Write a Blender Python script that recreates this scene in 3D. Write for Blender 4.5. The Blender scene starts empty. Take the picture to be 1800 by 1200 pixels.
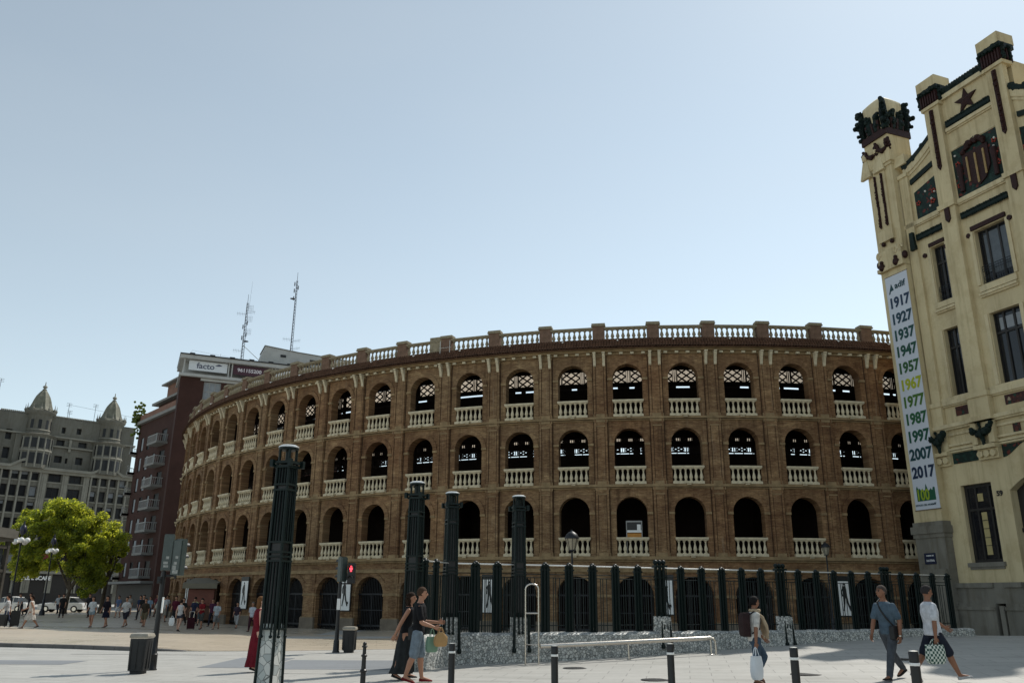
import bpy, bmesh, math, random
from math import sin, cos, pi, radians, sqrt, atan2
from mathutils import Vector, Matrix, noise
random.seed(7)
SC = bpy.context.scene
COL = SC.collection

# ---------------------------------------------------------------- camera
CAM_H = 1.6375; PITCH = 0.30139; ROLL = 0.00738; FPX = 1457.3
cd = bpy.data.cameras.new('camera'); cam = bpy.data.objects.new('camera', cd); COL.objects.link(cam)
cd.sensor_width = 36.0; cd.sensor_fit = 'HORIZONTAL'; cd.lens = FPX / 1800.0 * 36.0
cd.clip_start = 0.1; cd.clip_end = 3000
_r = Vector((1, 0, 0)); _u = Vector((0, -sin(PITCH), cos(PITCH)))
_x = _r * cos(ROLL) + _u * sin(ROLL); _y = _u * cos(ROLL) - _r * sin(ROLL); _z = _x.cross(_y)
M = Matrix((_x, _y, _z)).transposed().to_4x4(); M.translation = (0, 0, CAM_H)
cam.matrix_world = M
SC.camera = cam

# ---------------------------------------------------------------- sky, sun, exposure
SUN_AZ, SUN_EL = 40.0, 50.0          # azimuth clockwise from +Y (view direction)
w = bpy.data.worlds.new('World'); SC.world = w; w.use_nodes = True
nt = w.node_tree; bg = nt.nodes['Background']
sky = nt.nodes.new('ShaderNodeTexSky'); sky.sky_type = 'NISHITA'; sky.sun_disc = False
sky.sun_elevation = radians(SUN_EL); sky.sun_rotation = radians(SUN_AZ)
sky.altitude = 20; sky.air_density = 1.0; sky.dust_density = 0.25; sky.ozone_density = 1.0
hs = nt.nodes.new('ShaderNodeHueSaturation'); hs.inputs['Saturation'].default_value = .54; hs.inputs['Hue'].default_value = .49
nt.links.new(sky.outputs['Color'], hs.inputs['Color'])
tm_ = nt.nodes.new('ShaderNodeMix'); tm_.data_type = 'RGBA'; tm_.blend_type = 'MULTIPLY'; tm_.inputs[0].default_value = 1; tm_.inputs[7].default_value = (.985, 1.03, 1.0, 1)
nt.links.new(hs.outputs[0], tm_.inputs[6]); 
tcw = nt.nodes.new('ShaderNodeTexCoord'); mpw = nt.nodes.new('ShaderNodeMapping'); mpw.inputs['Scale'].default_value = (1, 1, 3); nzw = nt.nodes.new('ShaderNodeTexNoise'); nzw.inputs['Scale'].default_value = 1.6; nzw.inputs['Detail'].default_value = 6
mrw = nt.nodes.new('ShaderNodeMapRange'); mrw.inputs[1].default_value = .3; mrw.inputs[2].default_value = .75; mrw.inputs[3].default_value = 0; mrw.inputs[4].default_value = .16
mxw = nt.nodes.new('ShaderNodeMix'); mxw.data_type = 'RGBA'; mxw.inputs[7].default_value = (4.6, 5.0, 5.2, 1)     # thin high haze
nt.links.new(tcw.outputs['Generated'], mpw.inputs[0]); nt.links.new(mpw.outputs[0], nzw.inputs['Vector']); nt.links.new(nzw.outputs[0], mrw.inputs[0]); nt.links.new(mrw.outputs[0], mxw.inputs[0])
nt.links.new(tm_.outputs[2], mxw.inputs[6]); nt.links.new(mxw.outputs[2], bg.inputs['Color']); bg.inputs['Strength'].default_value = 0.15
sl = bpy.data.lights.new('sun', 'SUN'); so = bpy.data.objects.new('sun', sl); COL.objects.link(so)
sl.energy = 4.2; sl.angle = radians(0.5); sl.color = (1.0, 0.95, 0.87)
_d = Vector((sin(radians(SUN_AZ)) * cos(radians(SUN_EL)), cos(radians(SUN_AZ)) * cos(radians(SUN_EL)), sin(radians(SUN_EL))))
so.rotation_euler = _d.to_track_quat('Z', 'Y').to_euler()
SC.view_settings.view_transform = 'Standard'; SC.view_settings.look = 'None'
SC.view_settings.exposure = 0.0; SC.view_settings.gamma = 1.0
SC.cycles.max_bounces = 6; SC.cycles.diffuse_bounces = 3; SC.cycles.transparent_max_bounces = 12

# ---------------------------------------------------------------- terrain height
def sst(x):
    x = max(0.0, min(1.0, x)); return x * x * (3 - 2 * x)
def gz(X, Y):
    s = 0.5 * (X + sqrt(X * X + 4)); s = min(s, 13.0)
    z = s * (0.02 + 0.022 * sst((Y - 14) / 10.0)) * (1 - 0.93 * sst((Y - 30) / 12.0))
    return z - 0.30 * math.exp(-((X + 15) / 9.0) ** 2) * sst((Y - 38) / 9.0)

# ---------------------------------------------------------------- mesh builder
class MB:
    def __init__(s): s.v = []; s.f = []; s.m = []; s.uv = None; s.T = Matrix.Identity(4)
    def p(s, x, y, z): s.v.append(s.T @ Vector((x, y, z))); return len(s.v) - 1
    def face(s, pts, mi=0, uv=None):
        i0 = len(s.v)
        for q in pts: s.v.append(s.T @ Vector(q))
        s.f.append(list(range(i0, i0 + len(pts)))); s.m.append(mi)
        if s.uv is not None: s.uv.append(uv or [(0, 0)] * len(pts))
    def box(s, c, d, mi=0, rz=0.0, R=None, taper=1.0):
        x, y, z = d[0] / 2, d[1] / 2, d[2] / 2
        R = R or Matrix.Rotation(rz, 3, 'Z'); c = Vector(c); i0 = len(s.v)
        for dz in (-1, 1):
            t = taper if dz > 0 else 1.0
            for dx, dy in ((-1, -1), (1, -1), (1, 1), (-1, 1)):
                s.v.append(s.T @ (c + R @ Vector((dx * x * t, dy * y * t, dz * z))))
        for q in ((3, 2, 1, 0), (4, 5, 6, 7), (0, 1, 5, 4), (1, 2, 6, 5), (2, 3, 7, 6), (3, 0, 4, 7)):
            s.f.append([i0 + k for k in q]); s.m.append(mi)
            if s.uv is not None: s.uv.append([(0, 0)] * 4)
    def b2(s, a, b, mi=0):  # box from corner to corner
        s.box([(a[i] + b[i]) / 2 for i in range(3)], [abs(a[i] - b[i]) for i in range(3)], mi)
    def tube(s, p0, p1, r0, r1=None, n=8, mi=0, cap=True):
        r1 = r0 if r1 is None else r1
        p0 = Vector(p0); p1 = Vector(p1); d = p1 - p0
        if d.length < 1e-6: return
        q = d.to_track_quat('Z', 'Y').to_matrix(); i0 = len(s.v)
        for P, r in ((p0, r0), (p1, r1)):
            for k in range(n):
                a = 2 * pi * k / n; s.v.append(s.T @ (P + q @ Vector((r * cos(a), r * sin(a), 0))))
        for k in range(n):
            s.f.append([i0 + k, i0 + (k + 1) % n, i0 + n + (k + 1) % n, i0 + n + k]); s.m.append(mi)
            if s.uv is not None: s.uv.append([(0, 0)] * 4)
        if cap:
            s.f.append([i0 + n - 1 - k for k in range(n)]); s.m.append(mi)
            s.f.append([i0 + n + k for k in range(n)]); s.m.append(mi)
            if s.uv is not None: s.uv += [[(0, 0)] * n] * 2
    def path(s, pts, r, n=8, mi=0):
        for a, b in zip(pts[:-1], pts[1:]): s.tube(a, b, r, r, n, mi)
        for a in pts[1:-1]: s.ball(a, r * 1.01, mi=mi, n=n, m=4)
    def lathe(s, prof, c=(0, 0, 0), n=12, mi=0, sx=1.0, sy=1.0, a0=0.0):
        i0 = len(s.v); c = Vector(c)
        for r, z in prof:
            for k in range(n):
                a = a0 + 2 * pi * k / n; s.v.append(s.T @ (c + Vector((r * cos(a) * sx, r * sin(a) * sy, z))))
        for j in range(len(prof) - 1):
            for k in range(n):
                a = i0 + j * n + k; b = i0 + j * n + (k + 1) % n
                s.f.append([a, b, b + n, a + n]); s.m.append(mi)
                if s.uv is not None: s.uv.append([(0, 0)] * 4)
        s.f.append([i0 + n - 1 - k for k in range(n)]); s.m.append(mi)
        e = i0 + (len(prof) - 1) * n; s.f.append([e + k for k in range(n)]); s.m.append(mi)
        if s.uv is not None: s.uv += [[(0, 0)] * n] * 2
    def ball(s, c, r, mi=0, n=8, m=6, sx=1, sy=1, sz=1):
        prof = [(max(1e-4, r * sin(pi * j / m)), -r * cos(pi * j / m) * sz) for j in range(m + 1)]
        s.lathe(prof, c, n, mi, sx, sy)
    def loft(s, rings, mi=0, cap=True, closed=True):  # rings: lists of points, same length
        i0 = len(s.v); n = len(rings[0])
        for rg in rings:
            for q in rg: s.v.append(s.T @ Vector(q))
        for j in range(len(rings) - 1):
            for k in range(n if closed else n - 1):
                a = i0 + j * n + k; b = i0 + j * n + (k + 1) % n
                s.f.append([a, b, b + n, a + n]); s.m.append(mi)
        if cap and closed:
            s.f.append([i0 + n - 1 - k for k in range(n)]); s.m.append(mi)
            e = i0 + (len(rings) - 1) * n; s.f.append([e + k for k in range(n)]); s.m.append(mi)
    def prism(s, poly, d0, d1, P, mi=0):  # poly in (a,b), P(a,b,d)->xyz
        n = len(poly); i0 = len(s.v)
        for d in (d0, d1):
            for a, b in poly: s.v.append(s.T @ Vector(P(a, b, d)))
        s.f.append(list(range(i0, i0 + n))[::-1]); s.m.append(mi)
        s.f.append(list(range(i0 + n, i0 + 2 * n))); s.m.append(mi)
        for k in range(n):
            s.f.append([i0 + k, i0 + (k + 1) % n, i0 + n + (k + 1) % n, i0 + n + k]); s.m.append(mi)
    def add_mesh(s, me, T=None, mi=0):
        i0 = len(s.v); T = T or Matrix.Identity(4)
        for v in me.vertices: s.v.append(s.T @ (T @ v.co))
        for f in me.polygons: s.f.append([i0 + k for k in f.vertices]); s.m.append(mi)
    def mesh(s, name, mats, org=(0, 0, 0), smooth=False, fix=True):
        me = bpy.data.meshes.new(name); o = Vector(org)
        me.from_pydata([v - o for v in s.v], [], s.f)
        if not isinstance(mats, (list, tuple)): mats = [mats]
        for m in mats: me.materials.append(m)
        me.polygons.foreach_set('material_index', s.m)
        if s.uv is not None:
            uvl = me.uv_layers.new(name='UVMap'); flat = [c for f in s.uv for q in f for c in q]
            uvl.data.foreach_set('uv', flat)
        if fix:
            bm = bmesh.new(); bm.from_mesh(me)
            bmesh.ops.recalc_face_normals(bm, faces=bm.faces); bm.to_mesh(me); bm.free()
        if smooth:
            me.polygons.foreach_set('use_smooth', [True] * len(me.polygons))
            try: me.set_sharp_from_angle(angle=radians(38))
            except Exception: pass
        me.update(); return me
    def build_split(s, name, mats, parent=None, smooth=False, world=False, fix=True, gap=.02, most=90):
        '''one object per separate piece: shells whose boxes touch (within gap) stay together'''
        par = list(range(len(s.v)))
        def find(a):
            while par[a] != a: par[a] = par[par[a]]; a = par[a]
            return a
        for f in s.f:
            r = find(f[0])
            for k in f[1:]: par[find(k)] = r
        isl = {}
        for i, v in enumerate(s.v): isl.setdefault(find(i), []).append(i)
        keys = list(isl); bb = []
        for k in keys:
            P = [s.v[i] for i in isl[k]]; bb.append([min(p[a] for p in P) - gap for a in range(3)] + [max(p[a] for p in P) + gap for a in range(3)])
        g = list(range(len(keys)))
        def fg(a):
            while g[a] != a: g[a] = g[g[a]]; a = g[a]
            return a
        for i in range(len(keys)):
            A = bb[i]
            for j in range(i):
                B = bb[j]
                if A[0] <= B[3] and B[0] <= A[3] and A[1] <= B[4] and B[1] <= A[4] and A[2] <= B[5] and B[2] <= A[5]: g[fg(i)] = fg(j)
        grp = {}
        for i, k in enumerate(keys): grp.setdefault(fg(i), set()).add(k)
        if len(grp) > most: return s.build(name, mats, parent, smooth, world, fix)
        out = []
        root = {k: gi for gi, (q, ks) in enumerate(grp.items()) for k in ks}
        sub = [MB() for _ in grp]; mp = [{} for _ in grp]
        for f, mi in zip(s.f, s.m):
            gi = root[find(f[0])]; b = sub[gi]; m_ = mp[gi]; ff = []
            for k in f:
                if k not in m_: m_[k] = len(b.v); b.v.append(s.v[k])
                ff.append(m_[k])
            b.f.append(ff); b.m.append(mi)
        return [b.build(name, mats, parent, smooth, world, fix) for b in sub]
    def build(s, name, mats, parent=None, smooth=False, world=False, fix=True):
        """world=True: vertices are world coordinates; they are made local to the parent's base"""
        org = Vector((0, 0, 0))
        if world and parent is not None:
            q = parent
            while q is not None: org += q.location; q = q.parent
        me = s.mesh(name, mats, org, smooth, fix)
        o = bpy.data.objects.new(name, me); COL.objects.link(o)
        if parent is not None: o.parent = parent
        return o

def tag(o, label, cat=None, group=None, kind=None):
    if label: o['label'] = label
    if cat: o['category'] = cat
    if group: o['group'] = group
    if kind: o['kind'] = kind
    return o
def thing(name, loc, label, cat, group=None, rz=0.0):
    o = bpy.data.objects.new(name, None); COL.objects.link(o); o.location = loc; o.rotation_euler = (0, 0, rz)
    o.empty_display_size = 0.3
    return tag(o, label, cat, group)
def inst(name, me, parent, loc=(0, 0, 0), rz=0.0):
    o = bpy.data.objects.new(name, me); COL.objects.link(o); o.parent = parent
    o.location = loc; o.rotation_euler = (0, 0, rz); return o
def copy_tree(o, parent=None):
    c = o.copy(); COL.objects.link(c)
    if parent: c.parent = parent
    for ch in list(o.children): copy_tree(ch, c)
    return c
def text_mesh(txt, size, bold=0.0, extrude=0.01, align='CENTER', sx=1.0):
    cu = bpy.data.curves.new('t', 'FONT'); cu.body = txt; cu.size = size; cu.extrude = extrude; cu.offset = bold
    cu.align_x = align; cu.align_y = 'CENTER'; cu.resolution_u = 3
    ob = bpy.data.objects.new('t', cu); COL.objects.link(ob)
    dg = bpy.context.evaluated_depsgraph_get(); dg.update()
    me = bpy.data.meshes.new_from_object(ob.evaluated_get(dg))
    for v in me.vertices: v.co.x *= sx
    bpy.data.objects.remove(ob); bpy.data.curves.remove(cu); return me
def basis(x, y, z, o):
    m = Matrix((Vector(x), Vector(y), Vector(z))).transposed().to_4x4(); m.translation = Vector(o); return m

# ---------------------------------------------------------------- materials
def nodes(name):
    m = bpy.data.materials.new(name); m.use_nodes = True; t = m.node_tree
    return m, t, t.nodes, t.links, t.nodes['Principled BSDF']
def mixc(N, L, fac, a, b, bt='MIX'):
    x = N.new('ShaderNodeMix'); x.data_type = 'RGBA'; x.blend_type = bt
    for sock, val in ((x.inputs[0], fac), (x.inputs[6], a), (x.inputs[7], b)):
        if hasattr(val, 'links') or isinstance(val, bpy.types.NodeSocket): L.new(val, sock)
        else: sock.default_value = val if not isinstance(val, tuple) else (*val, 1)[:4]
    return x.outputs[2]
def noiz(N, L, vec, scale, detail=4, rough=.6, lo=.35, hi=.65):
    n = N.new('ShaderNodeTexNoise'); n.inputs['Scale'].default_value = scale; n.inputs['Detail'].default_value = detail
    n.inputs['Roughness'].default_value = rough; L.new(vec, n.inputs['Vector'])
    r = N.new('ShaderNodeMapRange'); r.inputs[1].default_value = lo; r.inputs[2].default_value = hi
    L.new(n.outputs[0], r.inputs[0]); return r.outputs[0]
def coords(N, L, which='Object', sc=(1, 1, 1)):
    tc = N.new('ShaderNodeTexCoord'); mp = N.new('ShaderNodeMapping'); mp.inputs['Scale'].default_value = sc
    L.new(tc.outputs[which], mp.inputs[0]); return mp.outputs[0]
def bump(N, L, h, P, s=.3, d=.02):
    b = N.new('ShaderNodeBump'); b.inputs['Strength'].default_value = s; b.inputs['Distance'].default_value = d
    L.new(h, b.inputs['Height']); L.new(b.outputs[0], P.inputs['Normal'])
def mat(name, col, rough=.6, metal=0.0, var=.25, scale=3.0, col2=None, bmp=.15, spec=.4, streak=False, coat=0):
    m, t, N, L, P = nodes(name)
    c2 = col2 or tuple(c * (1 - var) for c in col)
    v = coords(N, L, 'Object', (1, 1, .25) if streak else (1, 1, 1))
    f = noiz(N, L, v, scale, 5, .65, .3, .7)
    bc = mixc(N, L, f, c2, col)
    if streak:   # rain streaks and blotchy repairs
        vs = coords(N, L, 'Object', (2.2, 2.2, .12)); s1 = noiz(N, L, vs, 1.3, 5, .7, .50, .75); bc = mixc(N, L, s1, bc, (.66, .63, .58), 'MULTIPLY')
        s2 = noiz(N, L, coords(N, L, 'Object'), .9, 6, .75, .48, .60); bc = mixc(N, L, s2, bc, (.90, .88, .85), 'MULTIPLY')
    L.new(bc, P.inputs['Base Color'])
    f2 = noiz(N, L, v, scale * 6, 3, .6, .2, .8)
    if bmp: bump(N, L, f2, P, bmp, .01)
    r = N.new('ShaderNodeMapRange'); r.inputs[3].default_value = rough - .08; r.inputs[4].default_value = rough + .1
    L.new(f2, r.inputs[0]); L.new(r.outputs[0], P.inputs['Roughness'])
    P.inputs['Metallic'].default_value = metal; P.inputs['Specular IOR Level'].default_value = spec
    if coat: P.inputs['Coat Weight'].default_value = coat
    return m
def brick_mat(name, ca, cb, cm, sc=1.0, bw=.28, bh=.085, patch=None, pf=.6):
    m, t, N, L, P = nodes(name)
    tc = N.new('ShaderNodeTexCoord'); uv = tc.outputs['UV']
    b = N.new('ShaderNodeTexBrick'); L.new(uv, b.inputs['Vector'])
    b.inputs['Scale'].default_value = sc; b.inputs['Brick Width'].default_value = bw; b.inputs['Row Height'].default_value = bh
    b.inputs['Mortar Size'].default_value = .009; b.inputs['Mortar Smooth'].default_value = .3; b.inputs['Bias'].default_value = 0
    b.inputs['Color1'].default_value = (*ca, 1); b.inputs['Color2'].default_value = (*cb, 1); b.inputs['Mortar'].default_value = (*cm, 1)
    mp = N.new('ShaderNodeMapping'); L.new(uv, mp.inputs[0]); mp.inputs['Scale'].default_value = (1, 3.5, 1)
    f = noiz(N, L, mp.outputs[0], .9, 7, .75, .38, .62)
    c = mixc(N, L, f, b.outputs[0], patch or tuple(x * .6 for x in ca))
    x = N.new('ShaderNodeMix'); x.data_type = 'RGBA'; x.inputs[0].default_value = pf
    L.new(b.outputs[0], x.inputs[6]); L.new(c, x.inputs[7])
    g = noiz(N, L, uv, .35, 4, .6, .3, .7)
    c2 = mixc(N, L, g, x.outputs[2], (.55, .48, .46), 'MULTIPLY')
    g2 = noiz(N, L, mp.outputs[0], 4.2, 5, .85, .36, .62)
    c3 = mixc(N, L, g2, c2, (.50, .48, .46), 'MULTIPLY')
    dr = noiz(N, L, uv, .11, 3, .5, .35, .65)
    c4 = mixc(N, L, dr, c3, (1.0, .86, .80), 'MULTIPLY')
    ms = N.new('ShaderNodeMapping'); L.new(uv, ms.inputs[0]); ms.inputs['Scale'].default_value = (2.6, .16, 1)
    st_ = noiz(N, L, ms.outputs[0], 1.0, 5, .7, .50, .72)
    c5 = mixc(N, L, st_, c4, (.52, .50, .50), 'MULTIPLY')
    ef = noiz(N, L, ms.outputs[0], 1.7, 4, .7, .60, .74)
    mxe = N.new('ShaderNodeMix'); mxe.data_type = 'RGBA'; fe = N.new('ShaderNodeMath'); fe.operation = 'MULTIPLY'; fe.inputs[1].default_value = .28; L.new(ef, fe.inputs[0]); L.new(fe.outputs[0], mxe.inputs[0]); L.new(c5, mxe.inputs[6]); mxe.inputs[7].default_value = (.50, .42, .30, 1)
    L.new(mxe.outputs[2], P.inputs['Base Color']); P.inputs['Roughness'].default_value = .85; P.inputs['Specular IOR Level'].default_value = .2
    bump(N, L, b.outputs[1], P, -.4, .01)
    return m
MT = {}
MT['brick'] = brick_mat('arena_brick', (.54, .38, .20), (.33, .21, .108), (.45, .35, .21), patch=(.22, .132, .075), pf=.8)
MT['brick_band'] = mat('arena_brick_moulding', (.34, .24, .13), .85, var=.5, scale=2.2, bmp=.3, spec=.2)
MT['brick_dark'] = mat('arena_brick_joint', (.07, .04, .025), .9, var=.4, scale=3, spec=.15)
MT['tile'] = mat('arena_eaves_tile', (.13, .068, .042), .9, var=.6, scale=4, spec=.15)
MT['cream'] = mat('balustrade_stone', (.66, .57, .40), .75, var=.35, scale=5, bmp=.25, spec=.3)
MT['cream_old'] = mat('roof_balustrade_stone', (.33, .28, .19), .8, var=.5, scale=6, bmp=.3, spec=.25)
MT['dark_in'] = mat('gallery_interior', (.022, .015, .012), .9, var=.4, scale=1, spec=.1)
MT['dark_wood'] = mat('lattice_wood', (.03, .022, .02), .8, var=.3, spec=.2)
MT['iron'] = mat('black_ironwork', (.018, .02, .024), .45, metal=.3, var=.3, spec=.4)
MT['green'] = mat('dark_green_painted_metal', (.001, .009, .008), .45, metal=.0, var=.35, scale=6, spec=.25)
MT['steel'] = mat('brushed_steel', (.62, .58, .52), .22, metal=.9, var=.15, scale=8, bmp=.05)
MT['bright'] = mat('bare_metal_rail', (.75, .74, .70), .3, metal=.6, var=.1)
MT['white'] = mat('white_paint', (.78, .78, .76), .5, var=.1)
MT['offwhite'] = mat('render_white', (.46, .46, .44), .7, var=.2, scale=.8)
MT['black'] = mat('black_paint', (.012, .012, .013), .4, var=.3)
MT['rubber'] = mat('dark_plastic', (.014, .015, .016), .55, var=.3)
MT['station'] = mat('station_render', (.62, .52, .315), .75, var=.16, scale=.5, bmp=.3, col2=(.49, .405, .245), spec=.3, streak=True)
MT['station2'] = mat('station_moulding', (.64, .54, .34), .75, var=.2, scale=1.5, bmp=.2, spec=.3, streak=True)
MT['st_green'] = mat('glazed_green_ceramic', (.006, .018, .014), .5, var=.6, scale=9, bmp=.6, spec=.2)
MT['st_red'] = mat('glazed_oxblood_ceramic', (.040, .014, .012), .5, var=.6, scale=9, bmp=.6, spec=.2)
MT['st_stone'] = mat('grey_limestone', (.23, .215, .18), .8, var=.35, scale=1.6, bmp=.4, spec=.3, streak=True)
MT['win_dark'] = mat('window_glass_dark', (.012, .014, .018), .10, var=.3, scale=.6, bmp=.03, spec=.5)
MT['far_pane'] = mat('distant_window', (.012, .013, .015), .35, var=.4, scale=.3, bmp=0, spec=.3)
MT['win_frame'] = mat('window_frame_black', (.02, .017, .015), .5, var=.3)
MT['win_pale'] = mat('pale_blind', (.27, .29, .31), .6, var=.2, scale=2)
MT['lit_strip'] = mat('painted_lit_strip', (.45, .37, .17), .6, var=.2)  # cream colour painting a lit strip in dark glass
MT['grey_bldg'] = mat('grey_stucco', (.165, .16, .135), .8, var=.3, scale=.25, bmp=.3, spec=.25, streak=True)
MT['grey_trim'] = mat('grey_stone_trim', (.26, .25, .21), .8, var=.35, scale=.5, bmp=.3, spec=.25)
MT['dome'] = mat('turret_scales', (.20, .195, .145), .75, var=.55, scale=1.2, bmp=.4)
MT['apt_brick'] = mat('maroon_brick', (.062, .030, .024), .85, var=.3, scale=.4, bmp=.3, spec=.2)
MT['apt_brick2'] = mat('pink_brick', (.24, .135, .10), .85, var=.3, scale=.8, bmp=.3, spec=.2)
MT['shutter'] = mat('white_shutter', (.33, .33, .32), .7, var=.2)
MT['balc'] = mat('balcony_concrete', (.24, .235, .22), .8, var=.25, scale=1)
MT['skin'] = mat('skin_tan', (.40, .20, .125), .5, var=.15, scale=8, spec=.35)
MT['skin_d'] = mat('skin_deep_tan', (.23, .105, .06), .5, var=.15, scale=8, spec=.35)
MT['skin_l'] = mat('skin_light', (.60, .36, .26), .5, var=.12, scale=8, spec=.35)
def cloth(name, c, var=.4): return mat(name, c, .85, var=var, scale=11, bmp=.35, spec=.15)

def mosaic(name, base, dots, sc=9.0, edge=.03):
    """broken ceramic tiles: voronoi cells with grout"""
    m, t, N, L, P = nodes(name)
    v = coords(N, L, 'Object')
    a = N.new('ShaderNodeTexVoronoi'); a.inputs['Scale'].default_value = sc; L.new(v, a.inputs[0])
    e = N.new('ShaderNodeTexVoronoi'); e.feature = 'DISTANCE_TO_EDGE'; e.inputs['Scale'].default_value = sc; L.new(v, e.inputs[0])
    r = N.new('ShaderNodeValToRGB'); L.new(a.outputs['Color'], r.inputs[0]); r.color_ramp.interpolation = 'CONSTANT'
    r.color_ramp.elements[0].color = (*base, 1); r.color_ramp.elements[1].position = .99
    for i, (pos, c) in enumerate(dots):
        el = r.color_ramp.elements.new(pos); el.color = (*c, 1)
    s = N.new('ShaderNodeMapRange'); s.inputs[1].default_value = edge * .4; s.inputs[2].default_value = edge; L.new(e.outputs[0], s.inputs[0])
    c = mixc(N, L, s.outputs[0], tuple(x * .35 for x in base), r.outputs[0])
    L.new(c, P.inputs['Base Color']); P.inputs['Roughness'].default_value = .55; P.inputs['Specular IOR Level'].default_value = .25
    bump(N, L, s.outputs[0], P, .5, .01)
    return m
MT['trencadis'] = mosaic('broken_white_tile', (.44, .45, .43), [(.3, (.58, .59, .56)), (.5, (.32, .34, .33)), (.62, (.62, .62, .58)), (.8, (.33, .34, .32))], 14.0, .11)
MT['trencadis2'] = mosaic('broken_white_slab', (.44, .47, .45), [(.4, (.55, .56, .53)), (.6, (.37, .40, .39))], 6.5, .035)
MT['mosaic_green'] = mosaic('green_floral_mosaic', (.006, .018, .014), [(.55, (.010, .034, .025)), (.72, (.10, .02, .014)), (.80, (.006, .022, .018)), (.96, (.30, .28, .24))], 5.5, .05)
MT['mosaic_red'] = mosaic('dark_red_mosaic', (.05, .02, .018), [(.5, (.09, .028, .02)), (.75, (.02, .045, .03)), (.94, (.3, .24, .16))], 6.5, .05)

# translucent canvas added behind the gallery lattice to glow cream, and leaves
def translucent(name, c, tc, f=.5, var=.3, scale=2.0):
    m, t, N, L, P = nodes(name)
    v = coords(N, L, 'Object'); fz = noiz(N, L, v, scale, 3, .6, .3, .7)
    L.new(mixc(N, L, fz, tuple(x * (1 - var) for x in c), c), P.inputs['Base Color'])
    P.inputs['Roughness'].default_value = .6
    tr = N.new('ShaderNodeBsdfTranslucent'); L.new(mixc(N, L, fz, tuple(x * (1 - var) for x in tc), tc), tr.inputs[0])
    mx = N.new('ShaderNodeMixShader'); mx.inputs[0].default_value = f
    L.new(P.outputs[0], mx.inputs[1]); L.new(tr.outputs[0], mx.inputs[2]); L.new(mx.outputs[0], N['Material Output'].inputs[0])
    return m
MT['canvas'] = translucent('cream_canvas', (.5, .42, .34), (.55, .47, .38), .7, .3)
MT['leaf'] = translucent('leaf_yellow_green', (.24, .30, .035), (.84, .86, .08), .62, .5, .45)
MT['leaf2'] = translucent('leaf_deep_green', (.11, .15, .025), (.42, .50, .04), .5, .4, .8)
MT['bark'] = mat('bark', (.11, .085, .06), .9, var=.5, scale=5, bmp=.5)
MT['glass'] = mat('smoked_glass', (.06, .07, .075), .08, var=.2, bmp=0, spec=.8)
def emis(name, c, s):
    m, t, N, L, P = nodes(name); P.inputs['Base Color'].default_value = (*c, 1)
    P.inputs['Emission Color'].default_value = (*c, 1); P.inputs['Emission Strength'].default_value = s; return m
MT['red_lamp'] = emis('lit_red_pedestrian_lamp', (1, .06, .09), 2.2)
# ================================================================ GROUND
def paving(name, base, dark, joint, slab=(.6, .4), rough=.55, stain=.5, rot=0.0, sheen=False):
    m, t, N, L, P = nodes(name)
    tc = N.new('ShaderNodeTexCoord'); mp = N.new('ShaderNodeMapping'); mp.inputs['Rotation'].default_value = (0, 0, rot)
    L.new(tc.outputs['Object'], mp.inputs[0]); v = mp.outputs[0]
    b = N.new('ShaderNodeTexBrick'); L.new(v, b.inputs[0]); b.inputs['Scale'].default_value = 1
    b.inputs['Brick Width'].default_value = slab[0]; b.inputs['Row Height'].default_value = slab[1]; b.inputs['Mortar Size'].default_value = .010
    b.inputs['Color1'].default_value = (*base, 1); b.inputs['Color2'].default_value = (*[x * .88 for x in base], 1); b.inputs['Mortar'].default_value = (*joint, 1)
    f = noiz(N, L, v, .16, 7, .65, .35, .68); c = mixc(N, L, f, b.outputs[0], dark)
    mx = N.new('ShaderNodeMix'); mx.data_type = 'RGBA'; mx.inputs[0].default_value = stain; L.new(b.outputs[0], mx.inputs[6]); L.new(c, mx.inputs[7])
    g = noiz(N, L, v, 7, 6, .8, .25, .8); c2 = mixc(N, L, g, mx.outputs[2], (.80, .80, .80), 'MULTIPLY')
    sv = N.new('ShaderNodeMapping'); sv.inputs['Rotation'].default_value = (0, 0, .5); sv.inputs['Scale'].default_value = (.25, 1.6, 1); L.new(v, sv.inputs[0])
    tk = noiz(N, L, sv.outputs[0], .9, 5, .7, .52, .66); c2 = mixc(N, L, tk, c2, (.80, .80, .79), 'MULTIPLY')
    # small dark blots
    vz = N.new('ShaderNodeTexVoronoi'); vz.inputs['Scale'].default_value = .9; L.new(v, vz.inputs[0])
    r = N.new('ShaderNodeMapRange'); r.inputs[1].default_value = .03; r.inputs[2].default_value = .06; L.new(vz.outputs['Distance'], r.inputs[0])
    c3 = mixc(N, L, r.outputs[0], (.62, .60, .56), c2, 'MIX'); 
    mm = N.new('ShaderNodeMix'); mm.data_type = 'RGBA'; mm.blend_type = 'MULTIPLY'; mm.inputs[0].default_value = 1
    inv = mixc(N, L, r.outputs[0], (.72, .70, .66), (1, 1, 1)); L.new(c2, mm.inputs[6]); L.new(inv, mm.inputs[7])
    L.new(mm.outputs[2], P.inputs['Base Color']); P.inputs['Specular IOR Level'].default_value = .35
    q = N.new('ShaderNodeMapRange'); q.inputs[3].default_value = rough; q.inputs[4].default_value = min(1, rough + .3); L.new(f, q.inputs[0]); L.new(q.outputs[0], P.inputs['Roughness'])
    bump(N, L, g, P, .12, .01); return m
MT['pave'] = paving('pale_granite_paving', (.46, .45, .415), (.33, .325, .30), (.20, .195, .18), (.9, .6), .5, .6, .2)
MT['plaza'] = paving('warm_polished_stone', (.58, .51, .40), (.42, .34, .25), (.33, .28, .22), (1.2, .6), .20, .7, -.15)
MT['kerb'] = mat('kerb_stone', (.13, .125, .12), .8, var=.3, scale=3)
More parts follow.
